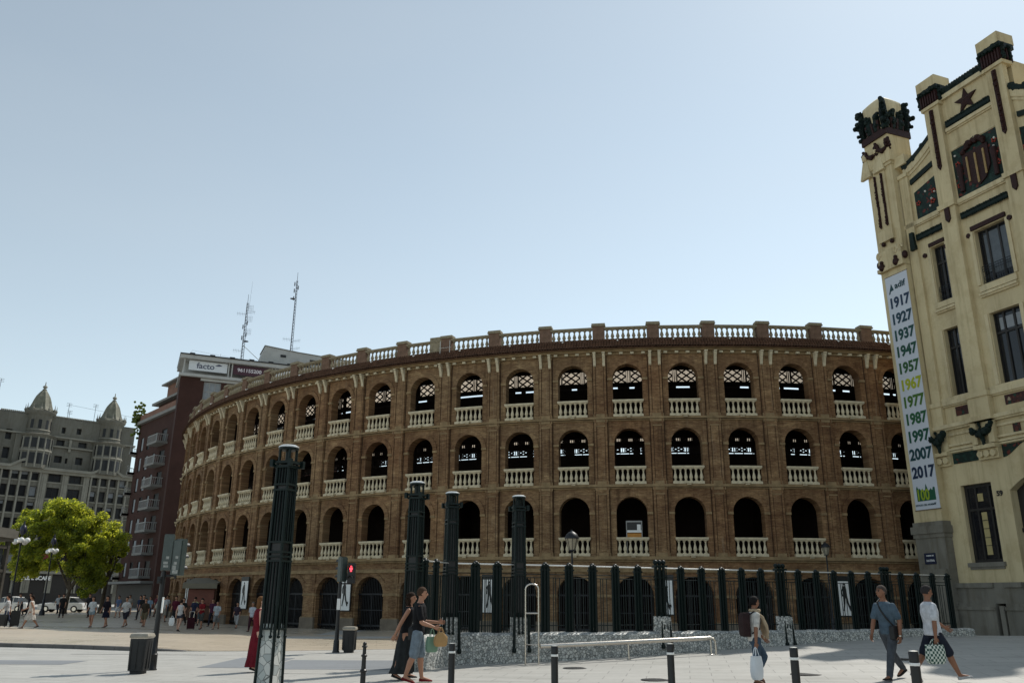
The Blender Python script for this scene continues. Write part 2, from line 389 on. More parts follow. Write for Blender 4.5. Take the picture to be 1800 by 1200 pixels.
MT['patch'] = paving('worn_grey_asphalt', (.235, .25, .265), (.19, .20, .21), (.2, .21, .22), (9, 9), .7, .6)

def sheet(name, xs, ys, hf, m, kind='structure', world=True):
    b = MB(); nx = len(xs)
    for y in ys:
        for x in xs: b.v.append(Vector((x, y, hf(x, y))))
    for j in range(len(ys) - 1):
        for i in range(nx - 1):
            b.f.append([j * nx + i, j * nx + i + 1, (j + 1) * nx + i + 1, (j + 1) * nx + i]); b.m.append(0)
    o = b.build(name, m, smooth=True, fix=False); tag(o, None, None, None, kind); return o
def fr(a, b, n): return [a + (b - a) * i / n for i in range(n + 1)]
gx = [-600, -300, -150] + fr(-90, -8, 10) + fr(-7, 26, 44) + [40, 70, 150, 300, 600]
gy = [-80, -30, 0] + fr(5, 48, 44) + [60, 80, 110, 150, 250, 500, 1200]
sheet('ground', gx, gy, gz, MT['pave'])
# raised plaza of warm stone on the left, its edge a kerb that dies out into a flush crossing
KE = [(-60, 41.5), (-40, 36.0), (-17.15, 29.75), (-14.5, 29.05), (-12.0, 28.1), (-9.5, 28.0), (-7.0, 28.6), (-4.6, 29.6), (-1.2, 30.6), (3.5, 30.8)]
def kerb_y(X):
    if X <= KE[0][0]: return KE[0][1]
    for (a, ya), (c, yc) in zip(KE[:-1], KE[1:]):
        if X <= c: return ya + (yc - ya) * (X - a) / (c - a)
    return KE[-1][1]
def plaza_h(X): return .006 + .115 * sst((-9.6 - X) / 2.6)
b = MB(); cols = fr(-60, -18, 10) + fr(-17, 3.5, 36); rows = [0, .6, 2, 4, 8, 12, 18, 26, 40, 62]
for t in rows:
    for X in cols: b.v.append(Vector((X, kerb_y(X) + t, plaza_h(X) + gz(X, kerb_y(X) + t))))
nx = len(cols)
for j in range(len(rows) - 1):
    for i in range(nx - 1): b.f.append([j * nx + i, j * nx + i + 1, (j + 1) * nx + i + 1, (j + 1) * nx + i]); b.m.append(0)
tag(b.build('plaza_paving', MT['plaza'], fix=False), None, kind='structure')
b = MB()
for (X0, X1) in zip(fr(-60, -10.2, 62)[:-1], fr(-60, -10.2, 62)[1:]):
    a0, a1 = kerb_y(X0), kerb_y(X1); g = .006
    ring = []
    for X, Y in ((X0 + g, a0), (X1 - g, a1)):
        h = plaza_h(X) + .004
        ring.append([(X, Y - .16, -.02), (X, Y - .16, h - .02), (X, Y - .14, h), (X, Y + .02, h), (X, Y + .02, -.02)])
    b.loft(ring)
tag(b.build('kerb', MT['kerb']), None, kind='structure')
# greyer repair strips on the road in front of the plaza
def strip(name, x0, x1, y0, y1, m=None, n=10):
    sheet(name, fr(x0, x1, n), fr(y0, y1, 3), lambda X, Y: gz(X, Y) + .004, m or MT['patch'])
strip('road_patch', -7.6, -6.1, 21.6, 25.2)
strip('road_lane', -6.0, -1.9, 21.3, 24.4)
strip('road_patch', -16.5, -11.2, 22.2, 23.6)
b = MB()
for i, (x, y) in enumerate(((-9.0, 17.2), (1.6, 21.3), (6.2, 18.6), (9.4, 21.0), (-1.0, 26.8), (3.0, 18.2))):
    b.lathe([(.32, gz(x, y) + .002), (.32, gz(x, y) + .006), (.28, gz(x, y) + .007)], (x, y, 0), 20)
for (x0, x1, y) in ((-5.6, -2.6, 20.1), (-5.2, -4.2, 26.6), (-13, -9, 26.2)):
    b.b2((x0, y, -.01), (x1, y + .05, .008))
tag(b.build('drain_slot', MT['black']), None, kind='structure')

# ================================================================ BULLRING
CX, CY, RR = 13.036, 92.22, 45.836; PH = -0.172745; DT = 2 * pi / 90; BW = RR * DT
def AW(k, u, z, o):   # point on the ring: bay boundary index k, metres along, height, outward offset
    a = PH + k * DT + u / RR; r = RR + o
    return Vector((CX + r * sin(a), CY - r * cos(a), z))
K0, K1 = -24, 16
arena = thing('bullring', (CX, CY, 0), 'round brown brick bullring with tiers of arches and pale balustrades', 'bullring')
wl = MB(); wl.uv = []; bd = MB(); bd.uv = None; dk = MB()
PW = .375; H = BW / 2
def quad(mb, k, pts, o=0.0, mi=0):
    P = [AW(k + .5, u, z, oo) for (u, z, oo) in pts]
    mb.face(P, mi, [(u + (k + .5) * BW + 200, z) for (u, z, oo) in pts])
def rect(mb, k, u0, u1, z0, z1, o, mi=0):
    quad(mb, k, [(u0, z0, o), (u1, z0, o), (u1, z1, o), (u0, z1, o)], mi=mi)
def ubox(mb, k, u0, u1, z0, z1, o0, o1, mi=0, n=1):  # solid block on the curved face
    for i in range(n):
        a = u0 + (u1 - u0) * i / n; c = u0 + (u1 - u0) * (i + 1) / n
        q = lambda pts: mb.face([AW(k + .5, *p) for p in pts], mi, [(p[0] + (k + .5) * BW + 200, p[1]) for p in pts] if mb.uv is not None else None)
        q([(a, z0, o1), (c, z0, o1), (c, z1, o1), (a, z1, o1)])
        q([(a, z1, o1), (c, z1, o1), (c, z1, o0), (a, z1, o0)])
        q([(a, z0, o0), (c, z0, o0), (c, z0, o1), (a, z0, o1)])
        if i == 0: q([(a, z0, o0), (a, z0, o1), (a, z1, o1), (a, z1, o0)])
        if i == n - 1: q([(c, z0, o1), (c, z0, o0), (c, z1, o0), (c, z1, o1)])
def arch_bay(k, z0, z1, r, zs, zsp, depth=.6, n=14):
    ub = H
    rect(wl, k, -ub, -r, z0, z1, 0); rect(wl, k, r, ub, z0, z1, 0)
    if zs > z0: rect(wl, k, -r, r, z0, zs, 0)
    arc = [(-r * cos(pi * i / n), zsp + r * sin(pi * i / n)) for i in range(n + 1)]
    for (a, za), (c, zc) in zip(arc[:-1], arc[1:]):
        quad(wl, k, [(a, za, 0), (c, zc, 0), (c, z1, 0), (a, z1, 0)])
        quad(wl, k, [(a, za, 0), (a, za, -depth), (c, zc, -depth), (c, zc, 0)])
        # raised archivolt band
        s = (r + .27) / r
        A2, C2 = (a * s, zsp + (za - zsp) * s), (c * s, zsp + (zc - zsp) * s)
        quad(wl, k, [(a, za, .045), (c, zc, .045), (C2[0], C2[1], .045), (A2[0], A2[1], .045)])
        quad(wl, k, [(a, za, .045), (a, za, 0), (c, zc, 0), (c, zc, .045)])
        quad(wl, k, [(A2[0], A2[1], 0), (A2[0], A2[1], .045), (C2[0], C2[1], .045), (C2[0], C2[1], 0)])
    for sg in (-1, 1):
        quad(wl, k, [(sg * r, zs, 0), (sg * r, zs, -depth), (sg * r, zsp, -depth), (sg * r, zsp, 0)])
        # impost block
        a, c = sorted((sg * r * .985, sg * (r + .30)))
        ubox(bd, k, a, c, zsp - .10, zsp + .03, -.1, .07)
FL = [(3.94, 7.70, .865, 3.94, 6.30), (7.85, 11.57, .865, 7.85, 10.17), (11.70, 15.42, .865, 11.70, 14.0)]
for k in range(K0, K1):
    arch_bay(k, -.5, 3.76, 1.03, -.5, 1.86)
    for (z0, z1, r, zs, zsp) in FL: arch_bay(k, z0, z1, r, zs, zsp)
    # pilasters at the bay boundary (left end of this bay)
    pk = k - .5
    for (z0, z1) in ((3.94, 7.70), (7.85, 11.57), (11.70, 15.42)):
        ubox(wl, pk, -PW, PW, z0, z1, -.02, .13, n=2)
        for u in (-PW + .02, PW - .12): ubox(wl, pk, u, u + .10, z0, z1, .13, .165)
        ubox(bd, pk, -PW - .02, PW + .02, z1 - .16, z1, .0, .165, n=2); ubox(bd, pk, -PW + .12, PW - .12, z1 - .42, z1 - .36, .1, .15)
        ubox(bd, pk, -PW - .02, PW + .02, z0, z0 + .18, .0, .155, n=2)
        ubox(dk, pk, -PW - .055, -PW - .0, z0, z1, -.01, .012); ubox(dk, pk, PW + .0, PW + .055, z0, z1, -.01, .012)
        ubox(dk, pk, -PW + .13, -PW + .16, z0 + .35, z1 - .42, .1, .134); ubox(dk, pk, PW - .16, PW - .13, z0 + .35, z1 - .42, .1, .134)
    ubox(wl, pk, -.46, .46, -.5, 3.2, -.02, .07, n=2)
    ubox(bd, pk, -.50, .50, 1.80, 1.93, .0, .12, n=2)
    ubox(bd, pk, -.54, .54, -.5, .55, .0, .14, n=2)
    # string courses
    for (z0, z1, o) in ((3.10, 3.22, .12), (3.22, 3.30, .06), (3.76, 3.94, .20), (3.66, 3.76, .10), (7.70, 7.85, .17), (7.62, 7.70, .08), (11.57, 11.70, .17), (11.49, 11.57, .08)):
        ubox(bd, k, -H, H, z0, z1, -.05, o, n=3)
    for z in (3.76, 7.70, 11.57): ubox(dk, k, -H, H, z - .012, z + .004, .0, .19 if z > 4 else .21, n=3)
    # cornice courses under the eaves
    for (z0, z1, o) in ((15.42, 15.56, .10), (15.56, 15.66, .30), (15.66, 15.74, .42)):
        ubox(bd, k, -H, H, z0, z1, -.05, o, n=3)
wall = wl.build('wall', MT['brick'], arena, world=True)
bd.build('moulding', MT['brick_band'], arena, world=True)
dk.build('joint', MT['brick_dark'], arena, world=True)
# eaves of small tiles: sloping band with a toothed lower edge
te = MB()
for k in range(K0, K1):
    n = 20
    for i in range(n):
        u0 = -H + BW * i / n; u1 = -H + BW * (i + 1) / n; um = (u0 + u1) / 2; j = random.uniform(-.015, .015)
        ring = []
        for (o, z) in ((.62 + j, 15.74), (.46, 15.97), (.16, 16.34)):
            ring.append([AW(k + .5, u0 + .004, z, o), AW(k + .5, u0 + .03, z + .045, o), AW(k + .5, um, z + .07, o), AW(k + .5, u1 - .03, z + .045, o), AW(k + .5, u1 - .004, z, o)])
        te.loft(ring, closed=False)
        if i % 2 == 0: te.face([AW(k + .5, u0, 15.74, .05), AW(k + .5, u1, 15.74, .05), AW(k + .5, u1, 15.735, .6), AW(k + .5, u0, 15.735, .6)])
        for (zz, oo) in ((15.98, .47), (16.16, .32)):
            ubox(te, k, u0 + .01, u1 - .02, zz, zz + .05, oo - .12, oo + .02 + random.uniform(0, .03))
    ubox(te, k, -H, H, 15.70, 15.76, .0, .56, n=4)
te.build('eaves_tiles', MT['tile'], arena, world=True, fix=False)
# small white dentils
dn_ = MB()
for k in range(K0, K1):
    for i in range(1, 5):
        u = -H + BW * (i + .0) / 5.0; ubox(dn_, k, u - .10, u + .10, 15.42, 15.53, .08, .27)
tag(dn_.build('dentil_course', MT['cream'], arena, world=True), None, kind='stuff')

def place_on_ring(name, me, k, z, o=0.0, du=0.0):
    a = PH + k * DT + du / RR; ob = inst(name, me, arena, (RR * 0 + (RR + o) * sin(a), -(RR + o) * cos(a), z), a); return ob
# baluster shapes (local frame: x along the wall, -y outwards, z up)
def baluster(mb, x, h, rmax, n=8):
    pr = [(rmax * .95, 0), (rmax * .95, .06), (rmax * .5, .09), (rmax * .62, .16), (rmax, .30), (rmax * .86, .42), (rmax * .45, .66), (rmax * .36, .80), (rmax * .62, .86), (rmax * .4, .9), (rmax * .85, .94), (rmax * .85, 1.0)]
    mb.lathe([(r, z * h) for r, z in pr], (x, 0, 0), n)
def balustrade_mesh(name, w, h, nb, m, flare=True, plinth=.14, rail=.11):
    b = MB(); b.b2((-w / 2, -.11, 0), (w / 2, .11, plinth)); b.b2((-w / 2 - .03, -.14, h - rail), (w / 2 + .03, .14, h)); b.b2((-w / 2, -.09, h - rail - .05), (w / 2, .09, h - rail))
    for i in range(nb):
        T = MB(); x = -w / 2 + w * (i + .5) / nb
        b.T = Matrix.Translation((x, 0, plinth)); baluster(b, 0, h - rail - .05 - plinth, .105 if flare else .115)
    b.T = Matrix.Identity(4)
    if flare:   # little corbelled spout under the middle and side brackets
        b.box((0, -.20, .06), (.34, .22, .10)); b.box((0, -.17, -.03), (.22, .16, .08))
        for sx in (-1, 1): b.box((sx * (w / 2 - .16), -.13, .05), (.30, .08, .12))
    return b.mesh(name, m, smooth=True)
bal = balustrade_mesh('balustrade', 1.73, 1.00, 6, MT['cream'])
rbal = balustrade_mesh('roof_balustrade', BW - .70, .80, 8, MT['cream_old'], flare=False, plinth=.06, rail=.10)
for (z0, k_lo, k_hi) in ((3.95, -19, 6), (7.86, -19, 6), (11.71, -19, 6)):
    for k in range(k_lo, k_hi): place_on_ring('balustrade', bal, k + .5, z0, .04)
for k in range(-19, 6): place_on_ring('roof_balustrade', rbal, k + .5, 16.34, .02)
# remaining balustrades (out of sight from the square) in one piece each
rest = MB()
for k in list(range(K0, -19)) + list(range(6, K1)):
    a = PH + (k + .5) * DT
    for z0, mm in ((3.95, bal), (7.86, bal), (11.71, bal), (16.34, rbal)):
        rest.add_mesh(mm, Matrix.Translation(AW(k + .5, 0, z0, .04)) @ Matrix.Rotation(a, 4, 'Z'))
tag(rest.build('balustrade', MT['cream'], arena, world=True, smooth=True, fix=False), None, kind='stuff')
MT['pier_brick'] = mat('pier_brick', (.22, .14, .10), .9, var=.45, scale=4, bmp=.4, spec=.1)
# parapet piers with copings
pier = MB(); pier.uv = []
for k in range(K0, K1):
    ubox(pier, k - .0, -H, H, 16.20, 16.34, -.35, .16, n=3)
for k in list(range(K0, -19)) + list(range(7, K1 + 1)): ubox(pier, k - .5, -.35, .35, 16.30, 17.20, -.30, .16, n=2)
pier.build('parapet', MT['brick'], arena, world=True)
pm_ = MB(); pm_.uv = []
for (x0, x1, y0, y1) in ((-.35, .35, -.16, .30),):
    for q in ([(x0, y0), (x1, y0)], [(x1, y0), (x1, y1)], [(x1, y1), (x0, y1)], [(x0, y1), (x0, y0)]):
        (a0, b0), (a1, b1) = q; L_ = abs(a1 - a0) + abs(b1 - b0); pm_.face([(a0, b0, -.04), (a1, b1, -.04), (a1, b1, .86), (a0, b0, .86)], 0, [(0, 0), (L_, 0), (L_, .9), (0, .9)])
pmesh_ = pm_.mesh('parapet_pier', MT['pier_brick']); cp_ = MB(); cp_.b2((-.42, -.24, .86), (.42, .36, .93)); cp_.b2((-.40, -.20, .93), (.40, .34, 1.04)); cpm = cp_.mesh('coping', MT['cream_old'])
# console pairs below the cornice at each pilaster
cb = MB()
for sx in (-.27, .27):
    prof = [(-.03, 0), (-.10, .05), (-.12, .2), (-.20, .42), (-.30, .60), (-.34, .72), (0, .72), (0, 0)]
    cb.prism(prof, sx - .075, sx + .075, lambda a, b_, d: (d, a, b_))
    cb.box((sx, -.18, .76), (.18, .40, .06))
cmesh = cb.mesh('console_pair', MT['cream'])
for k in range(-19, 7):
    pp_ = place_on_ring('parapet_pier', pmesh_, k, 16.34); inst('coping', cpm, pp_)
for k in range(-19, 7): place_on_ring('console_pair', cmesh, k, 14.72, .14)
# galleries behind the arches: floors, inner wall, top lattice and an added canvas
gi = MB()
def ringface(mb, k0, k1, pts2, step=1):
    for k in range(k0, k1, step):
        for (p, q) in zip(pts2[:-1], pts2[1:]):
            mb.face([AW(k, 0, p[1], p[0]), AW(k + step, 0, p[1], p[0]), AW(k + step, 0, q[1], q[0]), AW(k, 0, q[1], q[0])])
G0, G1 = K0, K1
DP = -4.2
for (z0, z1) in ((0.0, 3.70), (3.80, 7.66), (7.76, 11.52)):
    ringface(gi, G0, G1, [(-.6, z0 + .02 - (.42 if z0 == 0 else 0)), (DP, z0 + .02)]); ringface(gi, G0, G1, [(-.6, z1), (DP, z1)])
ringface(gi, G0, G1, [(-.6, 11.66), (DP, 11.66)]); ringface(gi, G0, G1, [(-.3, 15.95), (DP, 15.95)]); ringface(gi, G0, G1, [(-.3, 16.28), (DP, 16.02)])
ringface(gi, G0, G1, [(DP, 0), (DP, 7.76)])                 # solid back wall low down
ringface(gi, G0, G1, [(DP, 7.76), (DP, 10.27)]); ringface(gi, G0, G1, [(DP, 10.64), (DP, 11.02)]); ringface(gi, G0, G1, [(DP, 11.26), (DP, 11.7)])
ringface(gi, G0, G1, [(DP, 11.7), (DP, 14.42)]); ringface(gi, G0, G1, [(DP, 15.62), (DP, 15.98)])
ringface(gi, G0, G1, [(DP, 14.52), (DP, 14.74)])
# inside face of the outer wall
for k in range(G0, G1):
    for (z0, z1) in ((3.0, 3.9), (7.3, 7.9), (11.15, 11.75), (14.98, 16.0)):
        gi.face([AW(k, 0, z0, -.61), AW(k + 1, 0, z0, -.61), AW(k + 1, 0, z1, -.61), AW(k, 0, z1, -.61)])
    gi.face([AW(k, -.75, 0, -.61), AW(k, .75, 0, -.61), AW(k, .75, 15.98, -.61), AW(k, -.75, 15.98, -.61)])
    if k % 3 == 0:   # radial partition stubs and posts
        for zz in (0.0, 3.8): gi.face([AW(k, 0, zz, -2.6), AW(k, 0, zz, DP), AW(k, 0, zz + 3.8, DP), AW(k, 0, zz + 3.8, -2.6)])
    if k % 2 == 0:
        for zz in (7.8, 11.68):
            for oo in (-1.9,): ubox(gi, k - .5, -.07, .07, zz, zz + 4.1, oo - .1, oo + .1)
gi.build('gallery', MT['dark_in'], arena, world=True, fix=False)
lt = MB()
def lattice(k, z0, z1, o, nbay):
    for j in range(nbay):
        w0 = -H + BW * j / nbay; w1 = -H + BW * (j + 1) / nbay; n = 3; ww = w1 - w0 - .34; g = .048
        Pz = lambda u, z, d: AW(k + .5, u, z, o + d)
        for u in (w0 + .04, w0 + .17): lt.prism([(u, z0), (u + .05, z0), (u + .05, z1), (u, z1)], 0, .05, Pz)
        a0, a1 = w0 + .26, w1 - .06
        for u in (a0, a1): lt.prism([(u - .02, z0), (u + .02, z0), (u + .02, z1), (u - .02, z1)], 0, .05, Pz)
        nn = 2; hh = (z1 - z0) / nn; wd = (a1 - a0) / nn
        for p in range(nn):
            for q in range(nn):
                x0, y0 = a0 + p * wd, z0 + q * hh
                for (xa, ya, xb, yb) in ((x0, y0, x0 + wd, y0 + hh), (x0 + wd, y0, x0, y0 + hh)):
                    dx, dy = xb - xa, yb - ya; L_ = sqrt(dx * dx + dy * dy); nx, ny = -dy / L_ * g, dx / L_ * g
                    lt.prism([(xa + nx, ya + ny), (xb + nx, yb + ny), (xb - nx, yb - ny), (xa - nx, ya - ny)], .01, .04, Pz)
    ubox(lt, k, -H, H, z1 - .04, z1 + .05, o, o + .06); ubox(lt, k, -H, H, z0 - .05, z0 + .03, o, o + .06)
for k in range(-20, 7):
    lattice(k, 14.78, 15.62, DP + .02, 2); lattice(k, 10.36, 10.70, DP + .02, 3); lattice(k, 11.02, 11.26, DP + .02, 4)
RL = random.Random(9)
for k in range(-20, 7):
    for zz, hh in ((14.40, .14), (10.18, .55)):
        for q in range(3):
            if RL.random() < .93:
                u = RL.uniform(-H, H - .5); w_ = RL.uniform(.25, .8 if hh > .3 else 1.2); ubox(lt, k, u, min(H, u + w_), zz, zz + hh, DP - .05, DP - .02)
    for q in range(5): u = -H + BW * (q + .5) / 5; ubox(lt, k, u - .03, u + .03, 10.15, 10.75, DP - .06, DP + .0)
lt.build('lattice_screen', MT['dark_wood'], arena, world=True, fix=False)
cv = MB()
ringface(cv, -20, 8, [(DP - .12, 14.80), (DP - .12, 15.62)])
ringface(cv, -20, 8, [(DP - .12, 11.0), (DP - .12, 11.28)])
cv.build('added_glow_screen', MT['canvas'], arena, world=True, fix=False)  # added translucent ring, backlit by the sun so the openings glow cream
# rest of the ring: plain curved brick wall and the back of the far galleries
fw = MB(); fw.uv = []
for k in range(K1, K0 + 90):
    for (o, z1) in ((0, 16.3), (-4.2, 15.6)):
        fw.face([AW(k, 0, 0, o), AW(k + 1, 0, 0, o), AW(k + 1, 0, z1, o), AW(k, 0, z1, o)], 0, [(k * BW, 0), (k * BW + BW, 0), (k * BW + BW, z1), (k * BW, z1)])
    fw.face([AW(k, 0, 16.3, 0), AW(k + 1, 0, 16.3, 0), AW(k + 1, 0, 15.6, -4.2), AW(k, 0, 15.6, -4.2)], 0)
fw.build('rear_wall', MT['brick'], arena, world=True, fix=False)
# iron gates in the ground arches
gt = MB(); r = 1.03; zsp = 1.86
for i in range(17):
    x = -r + 2 * r * (i + .5) / 17; zt = zsp + sqrt(max(0, r * r - x * x)) - .02
    gt.b2((x - .014, -.014, -.4), (x + .014, .014, zt))
gt.b2((-r, -.03, 1.84), (r, .03, 1.93)); gt.b2((-r, -.03, .05), (r, .03, .15)); gt.b2((-r, -.02, .95), (r, .02, 1.0)); gt.b2((-.03, -.03, .05), (.03, .03, 1.9))
gmesh = gt.mesh('gate', MT['iron'])
for k in range(-19, 7): place_on_ring('gate', gmesh, k + .5, 0, -.32)
# pale stone plinth blocks
pb = MB()
pb.b2((-.60, -.16, -.5), (.60, .0, .50)); pbm = pb.mesh('plinth', mat('plinth_stone', (.20, .165, .125), .85, var=.4, scale=2))
for k in range(-19, 7): place_on_ring('plinth', pbm, k, 0)

# solid screen clipped on one stretch of roof balustrade, steel frame by its pier
sc_ = MB(); ubox(sc_, -4, .45, 1.25, 16.42, 17.36, .08, .14); sc_.build('weathered_board', MT['cream_old'], arena, world=True)
for kk in (-3, 6):
    fb = MB(); w_ = .33
    for u in (-w_, w_): fb.tube((u, -.18, 16.0), (u, -.18, 17.0), .02)
    fb.tube((-w_ - .1, -.18, 16.55), (w_ + .1, -.18, 16.55), .02)
    place_on_ring('steel_bracket', fb.mesh('steel_bracket', MT['steel']), kk, 0, .12)
# small lights along the eaves
lm = MB(); lm.ball((0, -.05, 0), .05); lm.tube((0, -.05, .0), (0, .1, .08), .015)
lmm = lm.mesh('eaves_lamp', MT['white'])
for k in range(-12, 6): place_on_ring('eaves_lamp', lmm, k + .35, 16.18, .50)

# posters hung on the piers
def man_silhouette(mb, T, mi):
    P = lambda a, b_, d: T @ Vector((a, -.012 - d, b_))
    parts = [[(-.06, .92), (.06, .92), (.09, .80), (.10, .55), (-.08, .55), (-.12, .78)],
             [(-.08, .56), (.02, .56), (-.02, .30), (-.10, .04), (-.16, .04), (-.10, .30)],
             [(.0, .56), (.10, .56), (.16, .30), (.27, .06), (.20, .03), (.08, .28)],
             [(-.12, .84), (-.06, .90), (-.14, .70), (-.10, .55), (-.15, .54), (-.19, .70)],
             [(.20, .22), (.30, .22), (.30, .12), (.20, .12)]]
    for p in parts: mb.prism([(a * 1.1, z * 1.45) for a, z in p], 0, .004, P, mi)
    mb.prism([(.05 * cos(i * pi / 4) - .01, 1.42 + .075 * sin(i * pi / 4)) for i in range(8)], 0, .004, P, mi)
PL = {-11: 'narrow white poster of a walking man, leftmost on the bullring', -8: 'white poster of a walking man beyond the woman in red',
      -5: 'white poster of a walking man behind the red pedestrian signal', -2: 'white poster of a dark figure seen through the fence beside the tall posts',
      1: 'white poster seen through the fence behind the double fence post', 4: 'white poster seen through the fence left of the man in blue shirt'}
for k, lab in PL.items():
    o_ = .30; a = PH + k * DT; R_ = RR + o_
    t = thing('poster', (CX + R_ * sin(a), CY - R_ * cos(a), .95), lab, 'poster', 'posters hung on the bullring piers', a)
    f = MB(); f.b2((-.40, 0, 0), (.40, .05, 1.75)); f.build('panel', MT['white'], t)
    f = MB(); f.b2((-.47, -.004, 1.76), (.47, .055, 2.02)); f.b2((-.47, -.004, -.06), (.47, .055, -.005)); f.b2((-.46, -.004, -.004), (-.405, .055, 1.76)); f.b2((.405, -.004, -.004), (.46, .055, 1.76)); f.build('frame', MT['black'], t)
    f = MB(); man_silhouette(f, Matrix.Translation((-.03, -.0, .18)), 0); f.build('figure_print', MT['black'], t)
# board leaning in a gallery arch
a = PH + .53 * DT; R_ = RR - .35
t = thing('notice_board', (CX + R_ * sin(a), CY - R_ * cos(a), 3.82), 'small white and orange notice board standing in a first floor arch', 'notice board', None, a)
f = MB()
for x in (-.42, .42): f.b2((x - .025, -.025, 0), (x + .025, .025, 2.05))
f.b2((-.45, -.02, 1.98), (.45, .02, 2.06)); f.build('stand', MT['shutter'], t)
f = MB(); f.b2((-.39, -.01, 1.55), (.39, .01, 1.97)); f.build('dark_panel', MT['black'], t)
f = MB(); f.b2((.16, -.016, 1.42), (.36, -.011, 1.86)); f.b2((-.39, -.012, 1.42), (.39, .01, 1.545)); f.build('white_panel', MT['white'], t)
f = MB(); f.b2((-.39, -.01, 1.12), (.39, .01, 1.38)); f.build('orange_panel', mat('orange_print', (.55, .24, .04), .6), t)
# ================================================================ RAILWAY STATION PAVILION
class Frame3:
    """a facade plane: s metres along it, z up, o metres out of it; plan and height share one scale"""
    def __init__(f, org, d, n, k=1.0, zref=0.0): f.o = Vector(org); f.d = Vector(d); f.n = Vector(n); f.k = k; f.zr = zref
    def P(f, s, z, o=0.0): 
        q = f.o + (f.d * s + f.n * o) * f.k; return Vector((q.x, q.y, f.zr + (z - f.zr) * f.k))
def fbox(mb, F, s0, s1, z0, z1, o0, o1, mi=0):
    i0 = len(mb.v)
    for o in (o0, o1):
        for (s, z) in ((s0, z0), (s1, z0), (s1, z1), (s0, z1)): mb.v.append(F.P(s, z, o))
    for q in ((3, 2, 1, 0), (4, 5, 6, 7), (0, 1, 5, 4), (1, 2, 6, 5), (2, 3, 7, 6), (3, 0, 4, 7)): mb.f.append([i0 + k for k in q]); mb.m.append(mi)
def fwall(mb, F, s0, s1, z0, z1, holes, depth=.35, o=0.0, back=False):
    """flat wall with rectangular holes (a,b,c,d) = s0,s1,z0,z1 and their reveals"""
    S = sorted(set([s0, s1] + [h[0] for h in holes] + [h[1] for h in holes])); Z = sorted(set([z0, z1] + [h[2] for h in holes] + [h[3] for h in holes]))
    for a, c in zip(S[:-1], S[1:]):
        if a < s0 - 1e-6 or c > s1 + 1e-6: continue
        for e, g in zip(Z[:-1], Z[1:]):
            m_, q = (a + c) / 2, (e + g) / 2
            if any(h[0] < m_ < h[1] and h[2] < q < h[3] for h in holes): continue
            mb.face([F.P(a, e, o), F.P(c, e, o), F.P(c, g, o), F.P(a, g, o)])
    for (a, c, e, g) in holes:
        for q in ([(a, e), (a, g)], [(c, g), (c, e)], [(a, g), (c, g)], [(c, e), (a, e)]):
            (x0, y0), (x1, y1) = q; mb.face([F.P(x0, y0, o), F.P(x1, y1, o), F.P(x1, y1, o - depth), F.P(x0, y0, o - depth)])
def fprism(mb, F, poly, o0, o1, mi=0): mb.prism(poly, o0, o1, lambda a, b_, d: F.P(a, b_, d), mi)
def festoon(mb, F, pts, r, o, seed=1, mi=0, dens=1.0):
    """lumpy ceramic garland: small leaf and fruit knobs along a line"""
    R = random.Random(seed)
    for (a, b_), (c, d) in zip(pts[:-1], pts[1:]):
        L_ = sqrt((c - a) ** 2 + (d - b_) ** 2); n = max(2, int(L_ / (r * .75) * dens))
        for i in range(n):
            t = (i + .5) / n; s = a + (c - a) * t + R.uniform(-1, 1) * r * .35; z = b_ + (d - b_) * t + R.uniform(-1, 1) * r * .35
            p = F.P(s, z, o + R.uniform(0, .06)); mb.ball(p, r * R.uniform(.55, 1.0) * F.k, mi, 6, 4, sz=R.uniform(.8, 1.2))
bn = radians(-21); dnv = (-sin(bn), -cos(bn), 0); nv = (-cos(bn), sin(bn), 0)
FS = Frame3(tuple(-38.4 * .96 * c for c in nv), dnv, nv, .96, CAM_H)
st_loc = FS.P(-35.9, 0, .5); st_loc.z = 0
st = thing('railway_station', st_loc, 'cream yellow station pavilion with dark ceramic ornament, a star and a corner tower', 'station')
SCN = -28.75   # axis of the pavilion
def mir(s): return 2 * SCN - s
W = MB()
# ground floor arch (segment top) is cut as a rectangle plus a curved lintel
AB = (-30.15, mir(-30.15), 1.2, 7.65)
holesA = [(-32.55, -31.60, 17.8, 21.2), (-32.55, -31.58, 12.42, 16.22), (-33.0, -31.15, 3.62, 7.6)]
fwall(W, FS, -34.0, -31.0, 2.6, 23.4, holesA + [], .45)
holesB = [(-29.68, mir(-29.68), 17.9, 21.0), (-29.62, mir(-29.62), 12.42, 16.25)]
fwall(W, FS, -31.0, mir(-31.0), 8.0, 29.9, holesB, .45)
fwall(W, FS, -31.0, mir(-31.0), 2.6, 8.0, [(AB[0], AB[1], 2.6, 7.69)], .5)
fwall(W, FS, mir(-31.0), -21.4, 2.6, 23.4, [(mir(h[1]), mir(h[0]), h[2], h[3]) for h in holesA], .45)
# curved attic walls over bays A and C
def attic(z_l, z_r, s_l, s_r, zb, n=10, sag=.25):
    out = []
    for i in range(n + 1):
        t = i / n; out.append((s_l + (s_r - s_l) * t, z_l + (z_r - z_l) * (t ** 1.5) - 0 * sag))
    return out
crestA = attic(26.75, 27.75, -33.6, -31.35, 0)
crestC = [(mir(s), z) for s, z in crestA][::-1]
for cr in (crestA, crestC):
    pts = cr + [(cr[-1][0], 23.4), (cr[0][0], 23.4)]
    fprism(W, FS, pts, -.5, 0)
